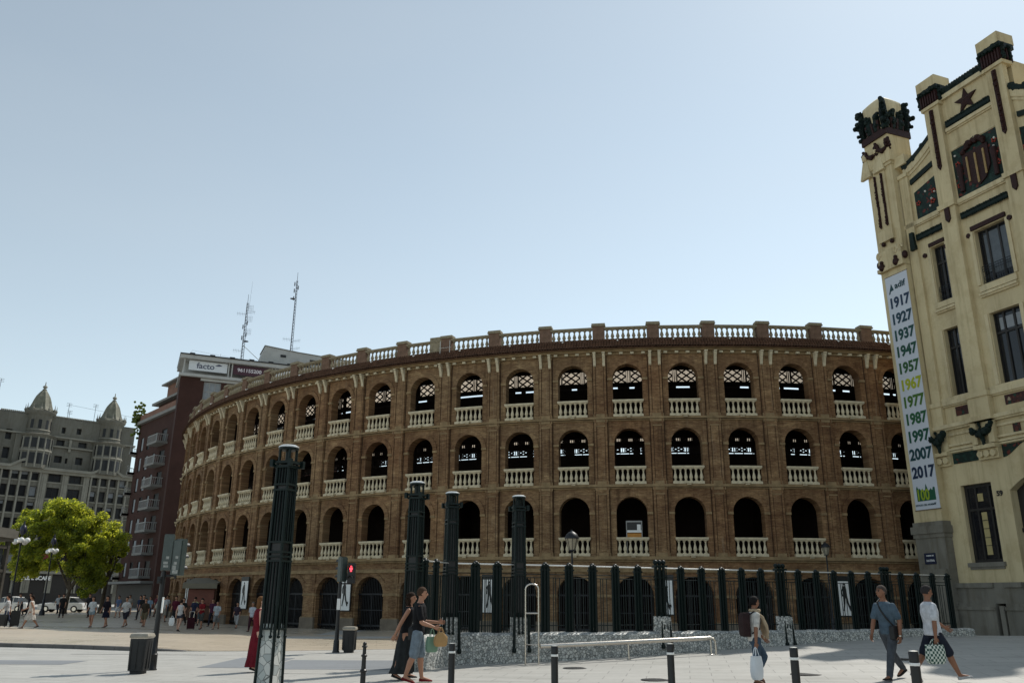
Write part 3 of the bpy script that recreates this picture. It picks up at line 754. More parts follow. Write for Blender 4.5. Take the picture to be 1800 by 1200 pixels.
# side return and back of the pavilion
for (s, o0, o1, z1) in ((-34.0, 0, -8.0, 23.4), (-21.4, 0, -8.0, 23.4)):
    W.face([FS.P(s, 0, o0), FS.P(s, 0, o1), FS.P(s, z1, o1), FS.P(s, z1, o0)])
W.face([FS.P(-34, 0, -8), FS.P(-21.4, 0, -8), FS.P(-21.4, 23.4, -8), FS.P(-34, 23.4, -8)])
W.face([FS.P(-34, 23.4, -8), FS.P(-21.4, 23.4, -8), FS.P(-21.4, 23.4, 0), FS.P(-34, 23.4, 0)])
fbox(W, FS, -31.3, mir(-31.3), 23.4, 29.8, -3.0, -.5)
W.build('wall', MT['station'], st, world=True)
# dark rooms behind the windows keep the panes opaque and deep
I = MB(); fbox(I, FS, -33.8, -21.6, 2.7, 22.9, -7.8, -.75); I.build('interior', MT['dark_in'], st, world=True)
# mouldings, ledges, sills, pilasters
Mo = MB()
def band(s0, s1, z0, z1, o, both=True, mb=None):
    fbox(mb or Mo, FS, s0, s1, z0, z1, -.05, o)
    if both: fbox(mb or Mo, FS, mir(s1), mir(s0), z0, z1, -.05, o)
for (a, b_) in ((-34, -31.42), (-30.25, SCN)):
    band(a, b_, 22.92, 23.18, .16); band(a, b_, 22.84, 22.92, .10)
    band(a, b_, 11.96, 12.18, .20); band(a, b_, 11.88, 11.96, .12); band(a, b_, 12.18, 12.40, .08)
    band(a, b_, 10.72, 10.92, .28); band(a, b_, 10.62, 10.72, .18); band(a, b_, 9.72, 9.84, .12); band(a, b_, 9.50, 9.60, .16); band(a, b_, 9.38, 9.47, .12)
    band(a, b_, 10.30, 10.42, .08)
for (a, b_, z) in ((-32.75, -31.42, 17.0), (-29.85, SCN, 17.0)):
    band(a, b_, z + .50, z + .82, .10); band(a, b_, z + .28, z + .42, .20); band(a, b_, z + .18, z + .28, .12)
# window surrounds (thin raised borders)
for (s0, s1, z0, z1) in [(-32.55, -31.60, 17.8, 21.2), (-32.55, -31.58, 12.42, 16.22)]:
    for q in ((s0 - .22, s0 - .04, z0, z1 + .0), (s1 + .02, s1 + .14, z0, z1 + .0)):
        band(q[0], q[1], q[2], q[3], .07)
for (s0, z0, z1) in ((-29.68, 17.9, 21.0), (-29.62, 12.42, 16.25)):
    band(s0 - .26, s0 - .05, z0, z1, .07)
band(-30.25, SCN, 27.45, 27.65, .16); band(-30.25, SCN, 27.36, 27.45, .08); band(-30.25, SCN, 29.52, 29.80, .18)
band(-30.25, SCN, 26.25, 26.33, .04)
# stepped moulding under the curved crests
for cr in (crestA, crestC):
    lo = [(s, z - .42) for s, z in cr]; lo2 = [(s, z - .62) for s, z in cr]
    fprism(Mo, FS, cr + lo[::-1], -.02, .12); fprism(Mo, FS, lo + lo2[::-1], -.02, .06)
Mo.build_split('moulding', MT['station2'], st, world=True, gap=.005)
# pilasters with pedestals
pil = MB()
for c in (-30.84, mir(-30.84)):
    fbox(pil, FS, c - .50, c + .50, 12.2, 29.35, -.05, .28); fbox(pil, FS, c - .57, c + .57, 22.9, 23.2, 0, .40)
    fbox(pil, FS, c - .62, c + .62, 10.7, 12.2, -.05, .38); fbox(pil, FS, c - .68, c + .68, 11.95, 12.2, -.0, .46); fbox(pil, FS, c - .70, c + .70, 10.7, 10.95, 0, .50)
    fbox(pil, FS, c - .60, c + .60, 9.25, 10.65, -.05, .20); fbox(pil, FS, c - .66, c - .34, 9.5, 10.6, .2, .42); fbox(pil, FS, c + .34, c + .66, 9.5, 10.6, .2, .42)
    fbox(pil, FS, c - .64, c + .64, 9.25, 9.45, 0, .46); fbox(pil, FS, c - .60, c + .60, 8.72, 9.25, -.05, .22)
    for dx in (-.38, 0, .38): 
        pil.tube(FS.P(c + dx, 8.99, .2), FS.P(c + dx, 8.99, .38), .165, n=14)
    fbox(pil, FS, c - .62, c + .62, 29.35, 29.55, -.4, .38)
    fbox(pil, FS, c - .66, c + .66, 30.62, 31.25, -.75, .46, )   # cap block
    i0 = len(pil.v); 
    for s, o in ((c - .66, -.75), (c + .66, -.75), (c + .66, .46), (c - .66, .46)): pil.v.append(FS.P(s, 31.25, o))
    pil.v.append(FS.P(c, 31.55, -.15))
    for q in range(4): pil.f.append([i0 + q, i0 + (q + 1) % 4, i0 + 4]); pil.m.append(0)
for c in (-33.62, mir(-33.62)):   # narrow recessed pilaster beside the tower
    fbox(pil, FS, c - .30, c + .30, 12.2, 26.2, -.05, .16); fbox(pil, FS, c - .36, c + .34, 26.2, 26.45, -.05, .24)
    fbox(pil, FS, c - .36, c + .36, 10.7, 12.2, -.05, .26); fbox(pil, FS, c - .40, c + .40, 11.95, 12.2, 0, .33)
    fbox(pil, FS, c - .38, c + .38, 8.72, 10.65, -.05, .18); fbox(pil, FS, c - .42, c + .42, 9.25, 9.45, 0, .40)
    for dx in (-.2, .2): pil.tube(FS.P(c + dx, 8.99, .15), FS.P(c + dx, 8.99, .34), .165, n=14)
    fbox(pil, FS, c - .42, c + .42, 27.0, 27.65, -.7, .30)
pil.build_split('pilaster', MT['station'], st, world=True)
# dark glazed ornament
gn = MB(); rd = MB()
def leafbar(mb, s0, s1, z0, z1, o=.16, seed=3):
    fbox(mb, FS, s0, s1, z0 + .03, z1 - .03, 0, o)
    R = random.Random(seed); n = max(2, int(abs(s1 - s0) / .13))
    for i in range(n):
        for z in (z0, z1):
            mb.ball(FS.P(s0 + (s1 - s0) * (i + .5) / n, z + (.03 if z == z0 else -.03), o * .9), .075 * R.uniform(.8, 1.2), 0, 6, 4)
for f in (lambda a, b_: (a, b_), lambda a, b_: (mir(b_), mir(a))):
    s0, s1 = f(-33.3, -31.45); leafbar(gn, s0, s1, 21.95, 22.28)
    s0, s1 = f(-30.2, SCN); leafbar(gn, s0, s1, 21.95, 22.28)
    s0, s1 = f(-30.2, SCN); leafbar(gn, s0, s1, 27.72, 28.08)
# raking dark strips in bays A and C
for sg in (1, -1):
    g_ = (lambda s: s) if sg > 0 else mir
    poly = [(g_(-33.2), 25.55), (g_(-31.5), 26.0), (g_(-31.5), 26.3), (g_(-33.2), 25.85)]
    fprism(gn, FS, poly, 0, .12)
    cr = crestA if sg > 0 else crestC
    festoon(gn, FS, [(s, z + .16) for s, z in cr], .24, -.05, 5, dens=1.6); fprism(gn, FS, [(s, z + .30) for s, z in cr] + cr[::-1], -.35, .16)
    c = g_(-30.84)
    # hanging chains with a rounded end, little drop blocks
    fprism(rd, FS, [(c - .12, 25.5), (c, 25.3), (c + .12, 25.5), (c + .12, 29.2), (c - .12, 29.2)], .26, .36)
    festoon(rd, FS, [(c, 25.5), (c, 29.2)], .13, .33, 8, dens=.7)
    fprism(rd, FS, [(c - .15, 22.2), (c, 22.0), (c + .15, 22.2), (c + .15, 22.9), (c - .15, 22.9)], .26, .38)
    c2 = g_(-33.5); fprism(gn, FS, [(c2 - .17, 21.4), (c2 + .2, 21.4), (c2 + .12, 22.5), (c2 - .12, 22.5)], .14, .34)
    # ribbed capital blocks
    fbox(rd, FS, c - .60, c + .60, 29.55, 30.62, -.55, .36); fbox(gn, FS, c - .68, c + .68, 30.30, 30.62, -.65, .44); 
    for i in range(7): fbox(rd, FS, c - .56 + i * .17, c - .47 + i * .17, 29.62, 30.3, .36, .42)
    for i in range(3): fbox(pil if False else rd, FS, c + .60, c + .66, 29.62, 30.3, -.4 + i * .25, -.3 + i * .25)
    festoon(gn, FS, [(c - .68, 30.42), (c + .68, 30.42)], .17, .42, 4); festoon(gn, FS, [(c - .66, 29.62), (c - .66, 30.5)], .14, .3, 9)
    festoon(gn, FS, [(c + .66, 29.62), (c + .66, 30.5)], .14, .2, 9); festoon(gn, FS, [(c + .66, 29.62), (c + .66, 30.5)], .14, -.3, 19)
    # orange-tree brackets
    for cc, ww in ((c, 1.0), (g_(-33.62), .72)):
        festoon(gn, FS, [(cc - .62 * ww, 10.35), (cc - .30 * ww, 10.0), (cc + .35 * ww, 10.08), (cc + .66 * ww, 10.5)], .22, .42, 12, dens=1.6)
        festoon(gn, FS, [(cc, 10.05), (cc, 9.5)], .17, .40, 13); festoon(gn, FS, [(cc - .2, 10.6), (cc - .2, 10.2)], .10, .25, 14)
# crest of the gable: row of cones
festoon(gn, FS, [(-30.25, 30.0), (mir(-30.25), 30.0)], .30, -.1, 21, dens=1.3); fbox(gn, FS, -30.25, mir(-30.25), 29.80, 30.12, -.4, .10)
for i in range(16): gn.ball(FS.P(-30.1 + i * (mir(-30.1) + 30.1) / 15, 30.12, -.0), .19, 0, 8, 5, sz=1.1)
fbox(rd, FS, -29.80, mir(-29.80), 21.06, 21.30, .0, .12); fbox(rd, FS, -32.62, -31.56, 21.25, 21.46, .0, .10)
for c in (-32.98, -31.50, -30.0): rd.tube(FS.P(c, 20.88, 0), FS.P(c, 20.88, .09), .13, n=12); rd.tube(FS.P(mir(c), 20.88, 0), FS.P(mir(c), 20.88, .09), .13, n=12)
gn.build_split('green_garland', MT['st_green'], st, world=True, smooth=True, gap=.03); rd.build_split('red_ornament', MT['st_red'], st, world=True)
# star
sp = []
for i in range(10):
    a = pi / 2 + i * pi / 5; r_ = .74 if i % 2 == 0 else .30; sp.append((SCN + r_ * cos(a), 28.72 + r_ * sin(a)))
sm = MB(); fprism(sm, FS, sp, .0, .10)
c0 = len(sm.v); sm.v.append(FS.P(SCN, 28.72, .22))
for i in range(10): sm.f.append([c0, 10 + i, 10 + (i + 1) % 10]); sm.m.append(0)
sm.build('star', MT['st_red'], st, world=True)
# mosaic panels
def panel(name, poly, m, o=.02, rim=True):
    b = MB(); fprism(b, FS, poly, -.02, o); return b.build(name, m, st, world=True)
panel('floral_panel', [(-33.1, 23.25), (-31.42, 23.25), (-31.42, 25.42), (-33.1, 24.98)], MT['mosaic_green'])
panel('floral_panel', [(mir(-31.42), 23.25), (mir(-33.1), 23.25), (mir(-33.1), 24.98), (mir(-31.42), 25.42)], MT['mosaic_green'])
shp = panel('heraldic_panel', [(-30.22, 23.25), (mir(-30.22), 23.25), (mir(-30.22), 26.2), (SCN + .25, 26.2), (SCN, 26.42), (SCN - .25, 26.2), (-30.22, 26.2)], MT['mosaic_green'])
hb = MB(); fprism(hb, FS, [(SCN - .80, 25.6), (SCN + .80, 25.6), (SCN + .80, 24.3), (SCN + .45, 23.7), (SCN, 23.42), (SCN - .45, 23.7), (SCN - .80, 24.3)], .02, .10)
h_ = hb.build('shield', MT['st_red'], st, world=True)
hb = MB()
for dx in (-.52, -.0, .52): fbox(hb, FS, SCN + dx - .055, SCN + dx + .055, 23.85 if abs(dx) > .1 else 23.55, 25.35, .10, .14)
hb.build_split('shield_stripe', mat('gold_ceramic', (.34, .22, .08), .4, var=.4, scale=5), st, world=True)
hb = MB(); festoon(hb, FS, [(SCN - .7, 25.72), (SCN - .4, 26.05), (SCN, 26.12), (SCN + .4, 26.05), (SCN + .7, 25.72)], .20, .05, 31, dens=1.6)
for sx in (-1, 1):
    hb.loft([[FS.P(SCN + sx * 1.08 + .16 * cos(a) * q, z, .08 + .1 * sin(a) * q) for a in [i * pi / 4 for i in range(8)]] for (z, q) in ((23.5, .9), (24.3, .8), (24.6, 1.1), (25.0, 1.3), (25.15, .7))])
hb.build_split('supporter_figure', MT['st_red'], st, world=True, smooth=True)
R = random.Random(5); fl = MB(); fw_ = MB()
for (a, b_, c_, d_) in ((-33.0, -31.5, 23.4, 25.0), (-30.1, -29.75, 23.4, 26.0), (-27.75, -27.4, 23.4, 26.0), (-26.0, -24.5, 23.4, 25.0)):
    n = 7
    for i in range(n):
        s, z = R.uniform(a + .1, b_ - .1), c_ + .15 + (d_ - c_ - .3) * (i + R.random()) / n
        if i % 2: 
            for q in range(5): fl.ball(FS.P(s + .11 * cos(q * 2 * pi / 5), z + .11 * sin(q * 2 * pi / 5), .05), .055, 0, 6, 4)
        else: fw_.ball(FS.P(s, z, .05), .065, 0, 6, 4)
fl.build_split('red_flower', mat('red_glaze', (.32, .035, .02), .35, var=.3), st, world=True); fw_.build_split('white_flower', mat('white_glaze', (.62, .6, .55), .3, var=.2), st, world=True)
for (a, b_) in ((-32.55, -31.50), (-29.55, mir(-29.55)), (mir(-31.50), mir(-32.55))):
    panel('frieze_panel', [(a, 11.30), (b_, 11.30), (b_, 11.80), (a, 11.80)], MT['mosaic_red'])
panel('frieze_panel', [(-33.15, 8.78), (-31.50, 8.78), (-31.50, 9.34), (-33.15, 9.34)], MT['mosaic_green'], .05)
pts = [(-30.15 + i * (SCN + 30.15) / 8, 8.72 + .62 * sst(i / 8)) for i in range(9)]
panel('frieze_panel', pts + [(SCN, 9.34), (-30.15, 9.34)], MT['mosaic_green'], .05)
panel('frieze_panel', [(-29.35, 9.86), (-28.95, 9.86), (-28.95, 10.28), (-29.35, 10.28)], MT['mosaic_red'], .05)
# windows: thing > window > pane
def window(name, s0, s1, z0, z1, cols, rows, o=-.34, fr_=.07, pale=None, mats=None):
    f = MB(); 
    for s in (s0 + fr_ / 2, s1 - fr_ / 2): fbox(f, FS, s - fr_ / 2, s + fr_ / 2, z0, z1, o - .05, o + .05)
    for z in (z0 + fr_ / 2, z1 - fr_ / 2): fbox(f, FS, s0 + fr_, s1 - fr_, z - fr_ / 2, z + fr_ / 2, o - .05, o + .05)
    for c in cols: fbox(f, FS, c - .05, c + .05, z0 + fr_, z1 - fr_, o - .04, o + .06)
    for r_ in rows: fbox(f, FS, s0 + fr_, s1 - fr_, r_ - .06, r_ + .06, o - .045, o + .055)
    ob = f.build(name, MT['win_frame'], st, world=True)
    g = MB(); fbox(g, FS, s0 + .01, s1 - .01, z0 + .01, z1 - .01, o - .04, o - .01); g.build('pane', MT['win_dark'], ob, world=True)
    if pale:
        b = MB()
        for q in pale: fbox(b, FS, *q, o - .009, o + .006)
        b.build_split('blind', mats or MT['win_pale'], ob, world=True)
    return ob
def railing(ob, s0, s1, z0, h_, o=-.12):
    b = MB(); n = int((s1 - s0) / .13)
    for z in (z0 + .08, z0 + h_ * .72, z0 + h_ * .86, z0 + h_): b.tube(FS.P(s0, z, o), FS.P(s1, z, o), .016, n=5)
    for i in range(n + 1): s = s0 + (s1 - s0) * i / n; b.tube(FS.P(s, z0, o), FS.P(s, z0 + h_, o), .010, n=4)
    for i in range(n):
        s = s0 + (s1 - s0) * (i + .5) / n; q = [FS.P(s + .05 * cos(a), z0 + .35 * h_ + .09 * sin(a), o) for a in [j * pi / 3 for j in range(7)]]
        for a, c in zip(q[:-1], q[1:]): b.tube(a, c, .009, n=4)
    b.build('railing', MT['iron'], ob, world=True)
PB = MT['win_pale']
wB1 = window('window', -29.68, mir(-29.68), 17.9, 21.0, [-29.15, -28.45, -27.95], [], pale=[(-29.10, -28.50, 18.4, 20.8), (-28.40, -28.0, 18.4, 20.8), (-29.42, -29.2, 18.6, 20.7)], mats=mat('dim_grey_blind', (.10, .115, .13), .3, var=.3))
railing(wB1, -29.65, mir(-29.65), 17.92, 1.0)
wA1 = window('window', -32.55, -31.60, 17.8, 21.2, [-32.1], [20.2]); railing(wA1, -32.5, -31.65, 17.85, .9)
wB2 = window('window', -29.62, mir(-29.62), 12.42, 16.25, [-29.05, -28.45, -27.9], [15.15], pale=[(-29.35, -29.12, 15.3, 15.95), (-28.98, -28.55, 15.3, 15.95), (-28.38, -28.0, 15.3, 15.95)])
wA2 = window('window', -32.55, -31.58, 12.42, 16.22, [-32.08], [15.15], pale=[(-32.0, -31.8, 15.3, 15.9)], mats=mat('dim_blind', (.09, .10, .12), .4))
wA2b = MB()
window('window', mir(-31.60), mir(-32.55), 17.8, 21.2, [], [20.2]); window('window', mir(-31.58), mir(-32.55), 12.42, 16.22, [], [15.15])
wG = window('window', -33.0, -31.15, 3.62, 7.6, [-32.35, -31.55], [6.3], o=-.30, fr_=.16, pale=[(-32.22, -31.90, 4.0, 6.15), (-32.30, -31.98, 6.72, 7.12)], mats=MT['lit_strip'])  # cream strips paint a bright reflection into this dark window
b = MB()
for z in (4.45, 4.85, 5.3, 5.72): fbox(b, FS, -32.24, -31.88, z, z + .03, -.30, -.275)
b.build_split('glazing_bar', MT['win_frame'], wG, world=True)
window('window', mir(-31.15), mir(-33.0), 3.62, 7.6, [], [6.3], o=-.30, fr_=.16)
# big ground floor arch with dark doors
ar = MB(); hh = []
for i in range(13):
    t = i / 12; s = AB[0] + (AB[1] - AB[0]) * t; hh.append((s, 7.69 + .0))
# curved moulded head hanging into the opening corners
for sg in (0, 1):
    g_ = (lambda s: s) if sg == 0 else mir
    fprism(ar, FS, [(g_(AB[0]), 7.69)] + [(g_(AB[0] + 1.4 * (i / 6)), 7.05 + .64 * sin(pi / 2 * i / 6)) for i in range(7)], -.5, -.002)
ar.build_split('arch_head', MT['station'], st, world=True)
dr = MB(); fbox(dr, FS, AB[0], AB[1], 0, 7.69, -.62, -.50)
for s in (-29.6, -28.9, -28.2, -27.6): fbox(dr, FS, s - .06, s + .06, 0, 7.6, -.5, -.42)
fbox(dr, FS, AB[0], AB[1], 5.0, 5.2, -.5, -.40); dr.build_split('entrance_door', MT['win_frame'], st, world=True)
sl_ = MB(); fbox(sl_, FS, -33.15, -31.0, 3.40, 3.62, -.3, .14); fbox(sl_, FS, -33.08, -31.08, 3.28, 3.40, 0, .07)
sl_.build('sill', MT['st_stone'], st, world=True)
# grey stone plinth, moulded, with buttress and recess
pl = MB()
def plinth(a, b_):
    fbox(pl, FS, a, b_, -.6, 1.30, -.3, .34); fbox(pl, FS, a, b_, 1.30, 1.46, -.3, .42); fbox(pl, FS, a, b_, 1.46, 1.62, -.3, .30); fbox(pl, FS, a, b_, 1.62, 2.38, -.3, .20)
    fbox(pl, FS, a - .0, b_, 2.38, 2.62, -.3, .32)
plinth(-34.0, -31.75); plinth(-31.15, AB[0] - .0) 
fbox(pl, FS, -31.75, -31.15, 1.62, 2.62, -.3, .2); fbox(pl, FS, -31.55, -31.30, -.5, 1.5, -.3, .30)
plinth(AB[1], -21.4)
pl.build('plinth', MT['st_stone'], st, world=True)
fb2 = MB(); fbox(fb2, FS, -31.75, -31.15, -.5, 1.62, -.6, -.28); fb2.build('plinth_recess', MT['win_frame'], st, world=True)
# house number
tm = text_mesh('59', .34, .012, .01); nb = MB(); nb.add_mesh(tm, basis(dnv, (0, 0, 1), nv, FS.P(-30.72, 6.95, .03))); nb.build('house_number', MT['black'], st, world=True)

# ---- corner tower(s)
def tower(name, c, sg, zadd=0.0, detail=True):
    """tower centred on s=c (width 1.9); sg=+1 keeps the relief of the near tower"""
    t = MB(); a, b_ = c - .95, c + .95
    fbox(t, FS, a, b_, 5.85, 29.45 + zadd, -1.3, .5); 
    fbox(t, FS, a - .05, b_ + .05, 27.35, 27.55, -1.35, .58)
    # raised panel with two dark bars, box bracket
    fbox(t, FS, c - .48, c + .42, 23.25, 27.3, .5, .60); fbox(t, FS, c - .58, c + .52, 22.55, 23.25, .5, .72)
    # block under the bust
    fbox(t, FS, c + .30, b_ + .12, 27.55, 28.4, .3, .66); fbox(t, FS, a + .1, c - .15, 27.55, 28.9, .3, .62)
    fbox(t, FS, a + .05, b_ - .05, 20.95, 22.0, .5, .66); fbox(t, FS, a - .04, b_ + .04, 20.72, 20.95, -1.3, .74)
    tw = t.build('tower', MT['station'], st, world=True)
    # rounded cream block at the very top
    t = MB()
    prof = [(.92, 29.45), (.90, 31.1), (.93, 31.75), (.86, 32.1), (.55, 32.42), (.05, 32.5)]
    i0 = 0
    ring = []
    for r_, z in prof:
        ring.append([FS.P(c + r_ * x_, z + zadd, -.40 + r_ * y_) for x_, y_ in [(cos(q) * (1 / max(abs(cos(q)), abs(sin(q)))) ** .75, sin(q) * (1 / max(abs(cos(q)), abs(sin(q)))) ** .75) for q in [pi / 8 * j for j in range(16)]]])
    t.loft(ring); t.build('cap_block', MT['station2'], tw, world=True, smooth=True)
    g = MB(); r2 = MB(); R = random.Random(11)
    # flared leafy capital: curling leaves all round
    for side in range(4):
        for i in range(4):
            q = -1 + 2 * (i + .0) / 3; 
            dx, do = {0: (q, 1), 1: (1, -q), 2: (-q, -1), 3: (-1, q)}[side]
            base = FS.P(c + dx * .86, 29.95 + zadd, -.40 + do * .86)
            out = (FS.P(c + dx * 1.5, 29.95 + zadd, -.40 + do * 1.5) - base) * .42; up = Vector((0, 0, 1))
            big = 1.0 if i in (0, 3) else .62
            path_ = [base, base + up * .70 * big + out * .10, base + up * 1.35 * big + out * .05, base + up * 1.85 * big + out * .16, base + up * 1.90 * big + out * .42]
            for (p0, p1), (ra, rb) in zip(zip(path_[:-1], path_[1:]), ((.20, .26), (.26, .22), (.22, .17), (.17, .09))): g.tube(p0, p1, ra, rb, 7)
            for q_ in range(9): g.ball(path_[0].lerp(path_[3], q_ / 8) + out * R.uniform(.05, .35) + Vector((R.uniform(-.12, .12), R.uniform(-.12, .12), 0)), R.uniform(.12, .20), 0, 6, 4)
            c1 = base + up * .75 + out * .25; c2 = c1 + out * (1.0 if i in (0, 3) else .5) + up * .12
            g.tube(c1, c2, .15, .12, 6); g.ball(c2, .16, 0, 6, 4); c3 = base + up * .3 + out * .2; g.tube(c3, c3 + out * .7, .12, .09, 6); g.ball(c3 + out * .7, .12, 0, 6, 4)
    for side in range(4):
        for i in range(5):
            q = -.9 + 1.8 * i / 4; dx, do = {0: (q, 1), 1: (1, -q), 2: (-q, -1), 3: (-1, q)}[side]
            r2.tube(FS.P(c + dx * .93, 29.9 + zadd, -.40 + do * .93), FS.P(c + dx * 1.0, 30.6 + zadd, -.40 + do * 1.0), .10, .13, 6)
    g.build('leaf_capital', MT['st_green'], tw, world=True, smooth=True)
    fbox(r2, FS, a - .06, b_ + .06, 29.45 + zadd, 29.90 + zadd, -1.42, .62)
    # swags either side
    for (cc, w_) in ((c - .30, .62), (c + .60, .5)):
        pts = [(cc - w_ * .8 + w_ * 1.6 * i / 8, 28.35 + .55 * (abs(i - 4) / 4) ** 2) for i in range(9)]
        festoon(r2, FS, pts, .17, .66, 6, dens=1.2)
    for s, o in ((b_ + .06, .5), (c + .12, .64), (a - .06, .5)): festoon(r2, FS, [(s, 29.2), (s, 28.3)], .19, o, 7, dens=1.2)
    r2.build_split('swag', MT['st_red'], tw, world=True, smooth=True)
    # folded drapery hanging at the corners
    d = MB()
    for s in (c + .12, a + .02):
        for i in range(5):
            x_ = s - .32 + i * .16; d.tube(FS.P(s + (x_ - s) * .35, 28.35, .60), FS.P(x_, 27.15, .68), .07, .12, 7)
    for s in (c + .02, a + .1): d.ball(FS.P(s, 28.6, .6), .25, 0, 8, 6)
    d.build_split('drapery', MT['station2'], tw, world=True, smooth=True)
    k = MB()
    for x_ in (c - .34, c + .18): fbox(k, FS, x_ - .07, x_ + .07, 23.55, 27.0, .6, .66); festoon(k, FS, [(x_, 23.5), (x_, 27.0)], .09, .64, 15, dens=.8)
    for x_ in (c - .34, c + .32): k.ball(FS.P(x_, 22.42, .62), .13, 0, 8, 6)
    for x_ in (a + .35, c + .48): k.ball(FS.P(x_, 21.0, .72), .19, 0, 8, 6, sz=1.3); k.ball(FS.P(x_, 21.3, .72), .12, 0, 8, 6)
    for x_ in (a - .02, b_ + .05): k.ball(FS.P(x_, 21.3, .5), .17, 0, 8, 6, sz=1.4)
    k.build_split('dark_relief', MT['st_red'], tw, world=True, smooth=True)
    v = MB()   # scrolls
    for x_, sg_ in ((a + .12, 1), (c + .5, 1), (b_ - .1, -1)):
        pts = [FS.P(x_ + .17 * cos(q) * (1 - q / 9), 21.75 + .3 * sin(q) * (1 - q / 9), .66) for q in [j * .6 for j in range(11)]]
        for p0, p1 in zip(pts[:-1], pts[1:]): v.tube(p0, p1, .055, n=6)
    v.build_split('scroll', MT['station2'], tw, world=True, smooth=True)
    # pier base of grey stone
    b = MB(); fbox(b, FS, a - .03, b_ + .03, -.6, 5.0, -1.3, .55); fbox(b, FS, a - .16, b_ + .14, 5.22, 5.62, -1.4, .70); fbox(b, FS, a - .10, b_ + .08, 5.0, 5.22, -1.35, .62); fbox(b, FS, a - .08, b_ + .06, 5.62, 5.85, -1.3, .58)
    fbox(b, FS, a + .25, b_ - .05, 3.00, 3.35, .55, .75); fbox(b, FS, a + .05, b_ + .1, -.6, 3.0, .55, .66); fbox(b, FS, a - .05, b_ + .25, -.6, 1.2, .66, .80)
    for z in (2.1, 3.35, 4.2): fbox(b, FS, a - .05, b_ + .05, z - .012, z + .012, -1.2, .52)
    b.build('pier', MT['st_stone'], tw, world=True)
tower('tower', -34.95, 1); tower('tower', mir(-34.95), -1, 0.6)
# main body of the station carrying on to the right (outside the picture)
mbd = MB(); fwall(mbd, FS, -21.4, 60, 0, 17, [(-20 + 6 * i, -17 + 6 * i, 3, 13) for i in range(13)], .6, o=-1.0)
mbd.face([FS.P(-21.4, 17, -1), FS.P(60, 17, -1), FS.P(60, 17, -9), FS.P(-21.4, 17, -9)]); fbox(mbd, FS, -21.4, 60, 2, 16, -8, -1.7)
mbd.build('wing', MT['station'], st, world=True)

# ---- hanging banner with years
sb = FS.P(-35.58, 6.5, .62)
bt = thing('anniversary_banner', (sb.x, sb.y, sb.z), 'long white vertical banner of years hung on the station tower', 'banner')
b = MB(); fbox(b, FS, -35.62, -33.97, 6.5, 20.33, .53, .555); b.build('cloth', mat('white_banner_cloth', (.55, .58, .64), .6, var=.05, bmp=.05), bt, world=True)
b = MB()
for z in (6.5, 20.33): b.tube(FS.P(-35.68, z, .54), FS.P(-33.9, z, .54), .03)
b.build('pole', MT['steel'], bt, world=True)
cen = (-35.62 - 33.97) / 2
yc = {1917: (.01, .03, .07), 1927: (.012, .045, .07), 1937: (.01, .06, .055), 1947: (.012, .07, .045), 1957: (.03, .10, .035), 1967: (.36, .40, .02), 1977: (.055, .14, .02), 1987: (.02, .10, .04), 1997: (.01, .075, .045), 2007: (.01, .05, .06), 2017: (.01, .025, .06)}
for i, (y_, c_) in enumerate(yc.items()):
    z = 18.60 - i * 1.007
    tm = text_mesh(str(y_), .83, .032, .004, sx=.88); q = MB(); q.add_mesh(tm, basis(dnv, (0, 0, 1), nv, FS.P(cen + .02, z, .568)))
    q.build('year_number', mat('ink_%d' % y_, c_, .6, var=.05, bmp=0), bt, world=True)
INK = mat('banner_ink_teal', (.01, .05, .06), .6, bmp=0)
tm = text_mesh('adif', .50, .012, .004, sx=1.05); q = MB(); q.add_mesh(tm, basis(dnv, (0, 0, 1), nv, FS.P(cen + .22, 19.62, .568)))
fprism(q, FS, [(cen - .66, 19.22), (cen - .55, 19.24), (cen - .50, 19.38), (cen - .26, 19.42), (cen - .42, 19.85)], .556, .562)
q.build('operator_logo', INK, bt, world=True)
q = MB(); fprism(q, FS, [(cen - .62, 6.98), (cen + .64, 6.98), (cen + .64, 7.66), (cen + .52, 7.69), (cen + .46, 7.51), (cen + .36, 7.63), (cen + .24, 7.51), (cen + .18, 7.54), (cen + .06, 7.91), (cen - .02, 7.57), (cen - .12, 7.54), (cen - .2, 7.66), (cen - .3, 7.57), (cen - .4, 7.69), (cen - .46, 7.63), (cen - .55, 7.82), (cen - .62, 7.69)], .556, .560)
q.build('skyline_print', mat('banner_ink_green', (.012, .10, .05), .6, bmp=0), bt, world=True)
tm = text_mesh('100', .80, .02, .004, sx=.72); q = MB(); q.add_mesh(tm, basis(dnv, (0, 0, 1), nv, FS.P(cen - .20, 7.28, .572))); q.build('centenary_number', mat('banner_ink_lime', (.30, .40, .02), .6, bmp=0), bt, world=True)
tm = text_mesh('ESTACIO DEL NORD', .125, .004, .003); q = MB(); q.add_mesh(tm, basis(dnv, (0, 0, 1), nv, FS.P(cen - .18, 6.76, .566)))
tm = text_mesh('adif', .15, .004, .003); q.add_mesh(tm, basis(dnv, (0, 0, 1), nv, FS.P(cen + .48, 6.78, .566))); q.build('caption', INK, bt, world=True)
# blue street plate on the pier
sp_ = FS.P(-35.05, 3.9, .57)
pt_ = thing('street_plate', (sp_.x, sp_.y, sp_.z), 'small dark blue street name plate on the grey stone pier', 'street sign')
b = MB(); fbox(b, FS, -35.45, -34.72, 3.62, 4.20, .56, .60); b.build('plate', mat('navy_enamel', (.012, .018, .05), .35), pt_, world=True)
q = MB()
for tx, sz, z in (('CARRER DE', .09, 4.06), ('XATIVA', .15, 3.80)): q.add_mesh(text_mesh(tx, sz, .003, .002), basis(dnv, (0, 0, 1), nv, FS.P(-35.06, z, .604)))
q.build('lettering', MT['white'], pt_, world=True)
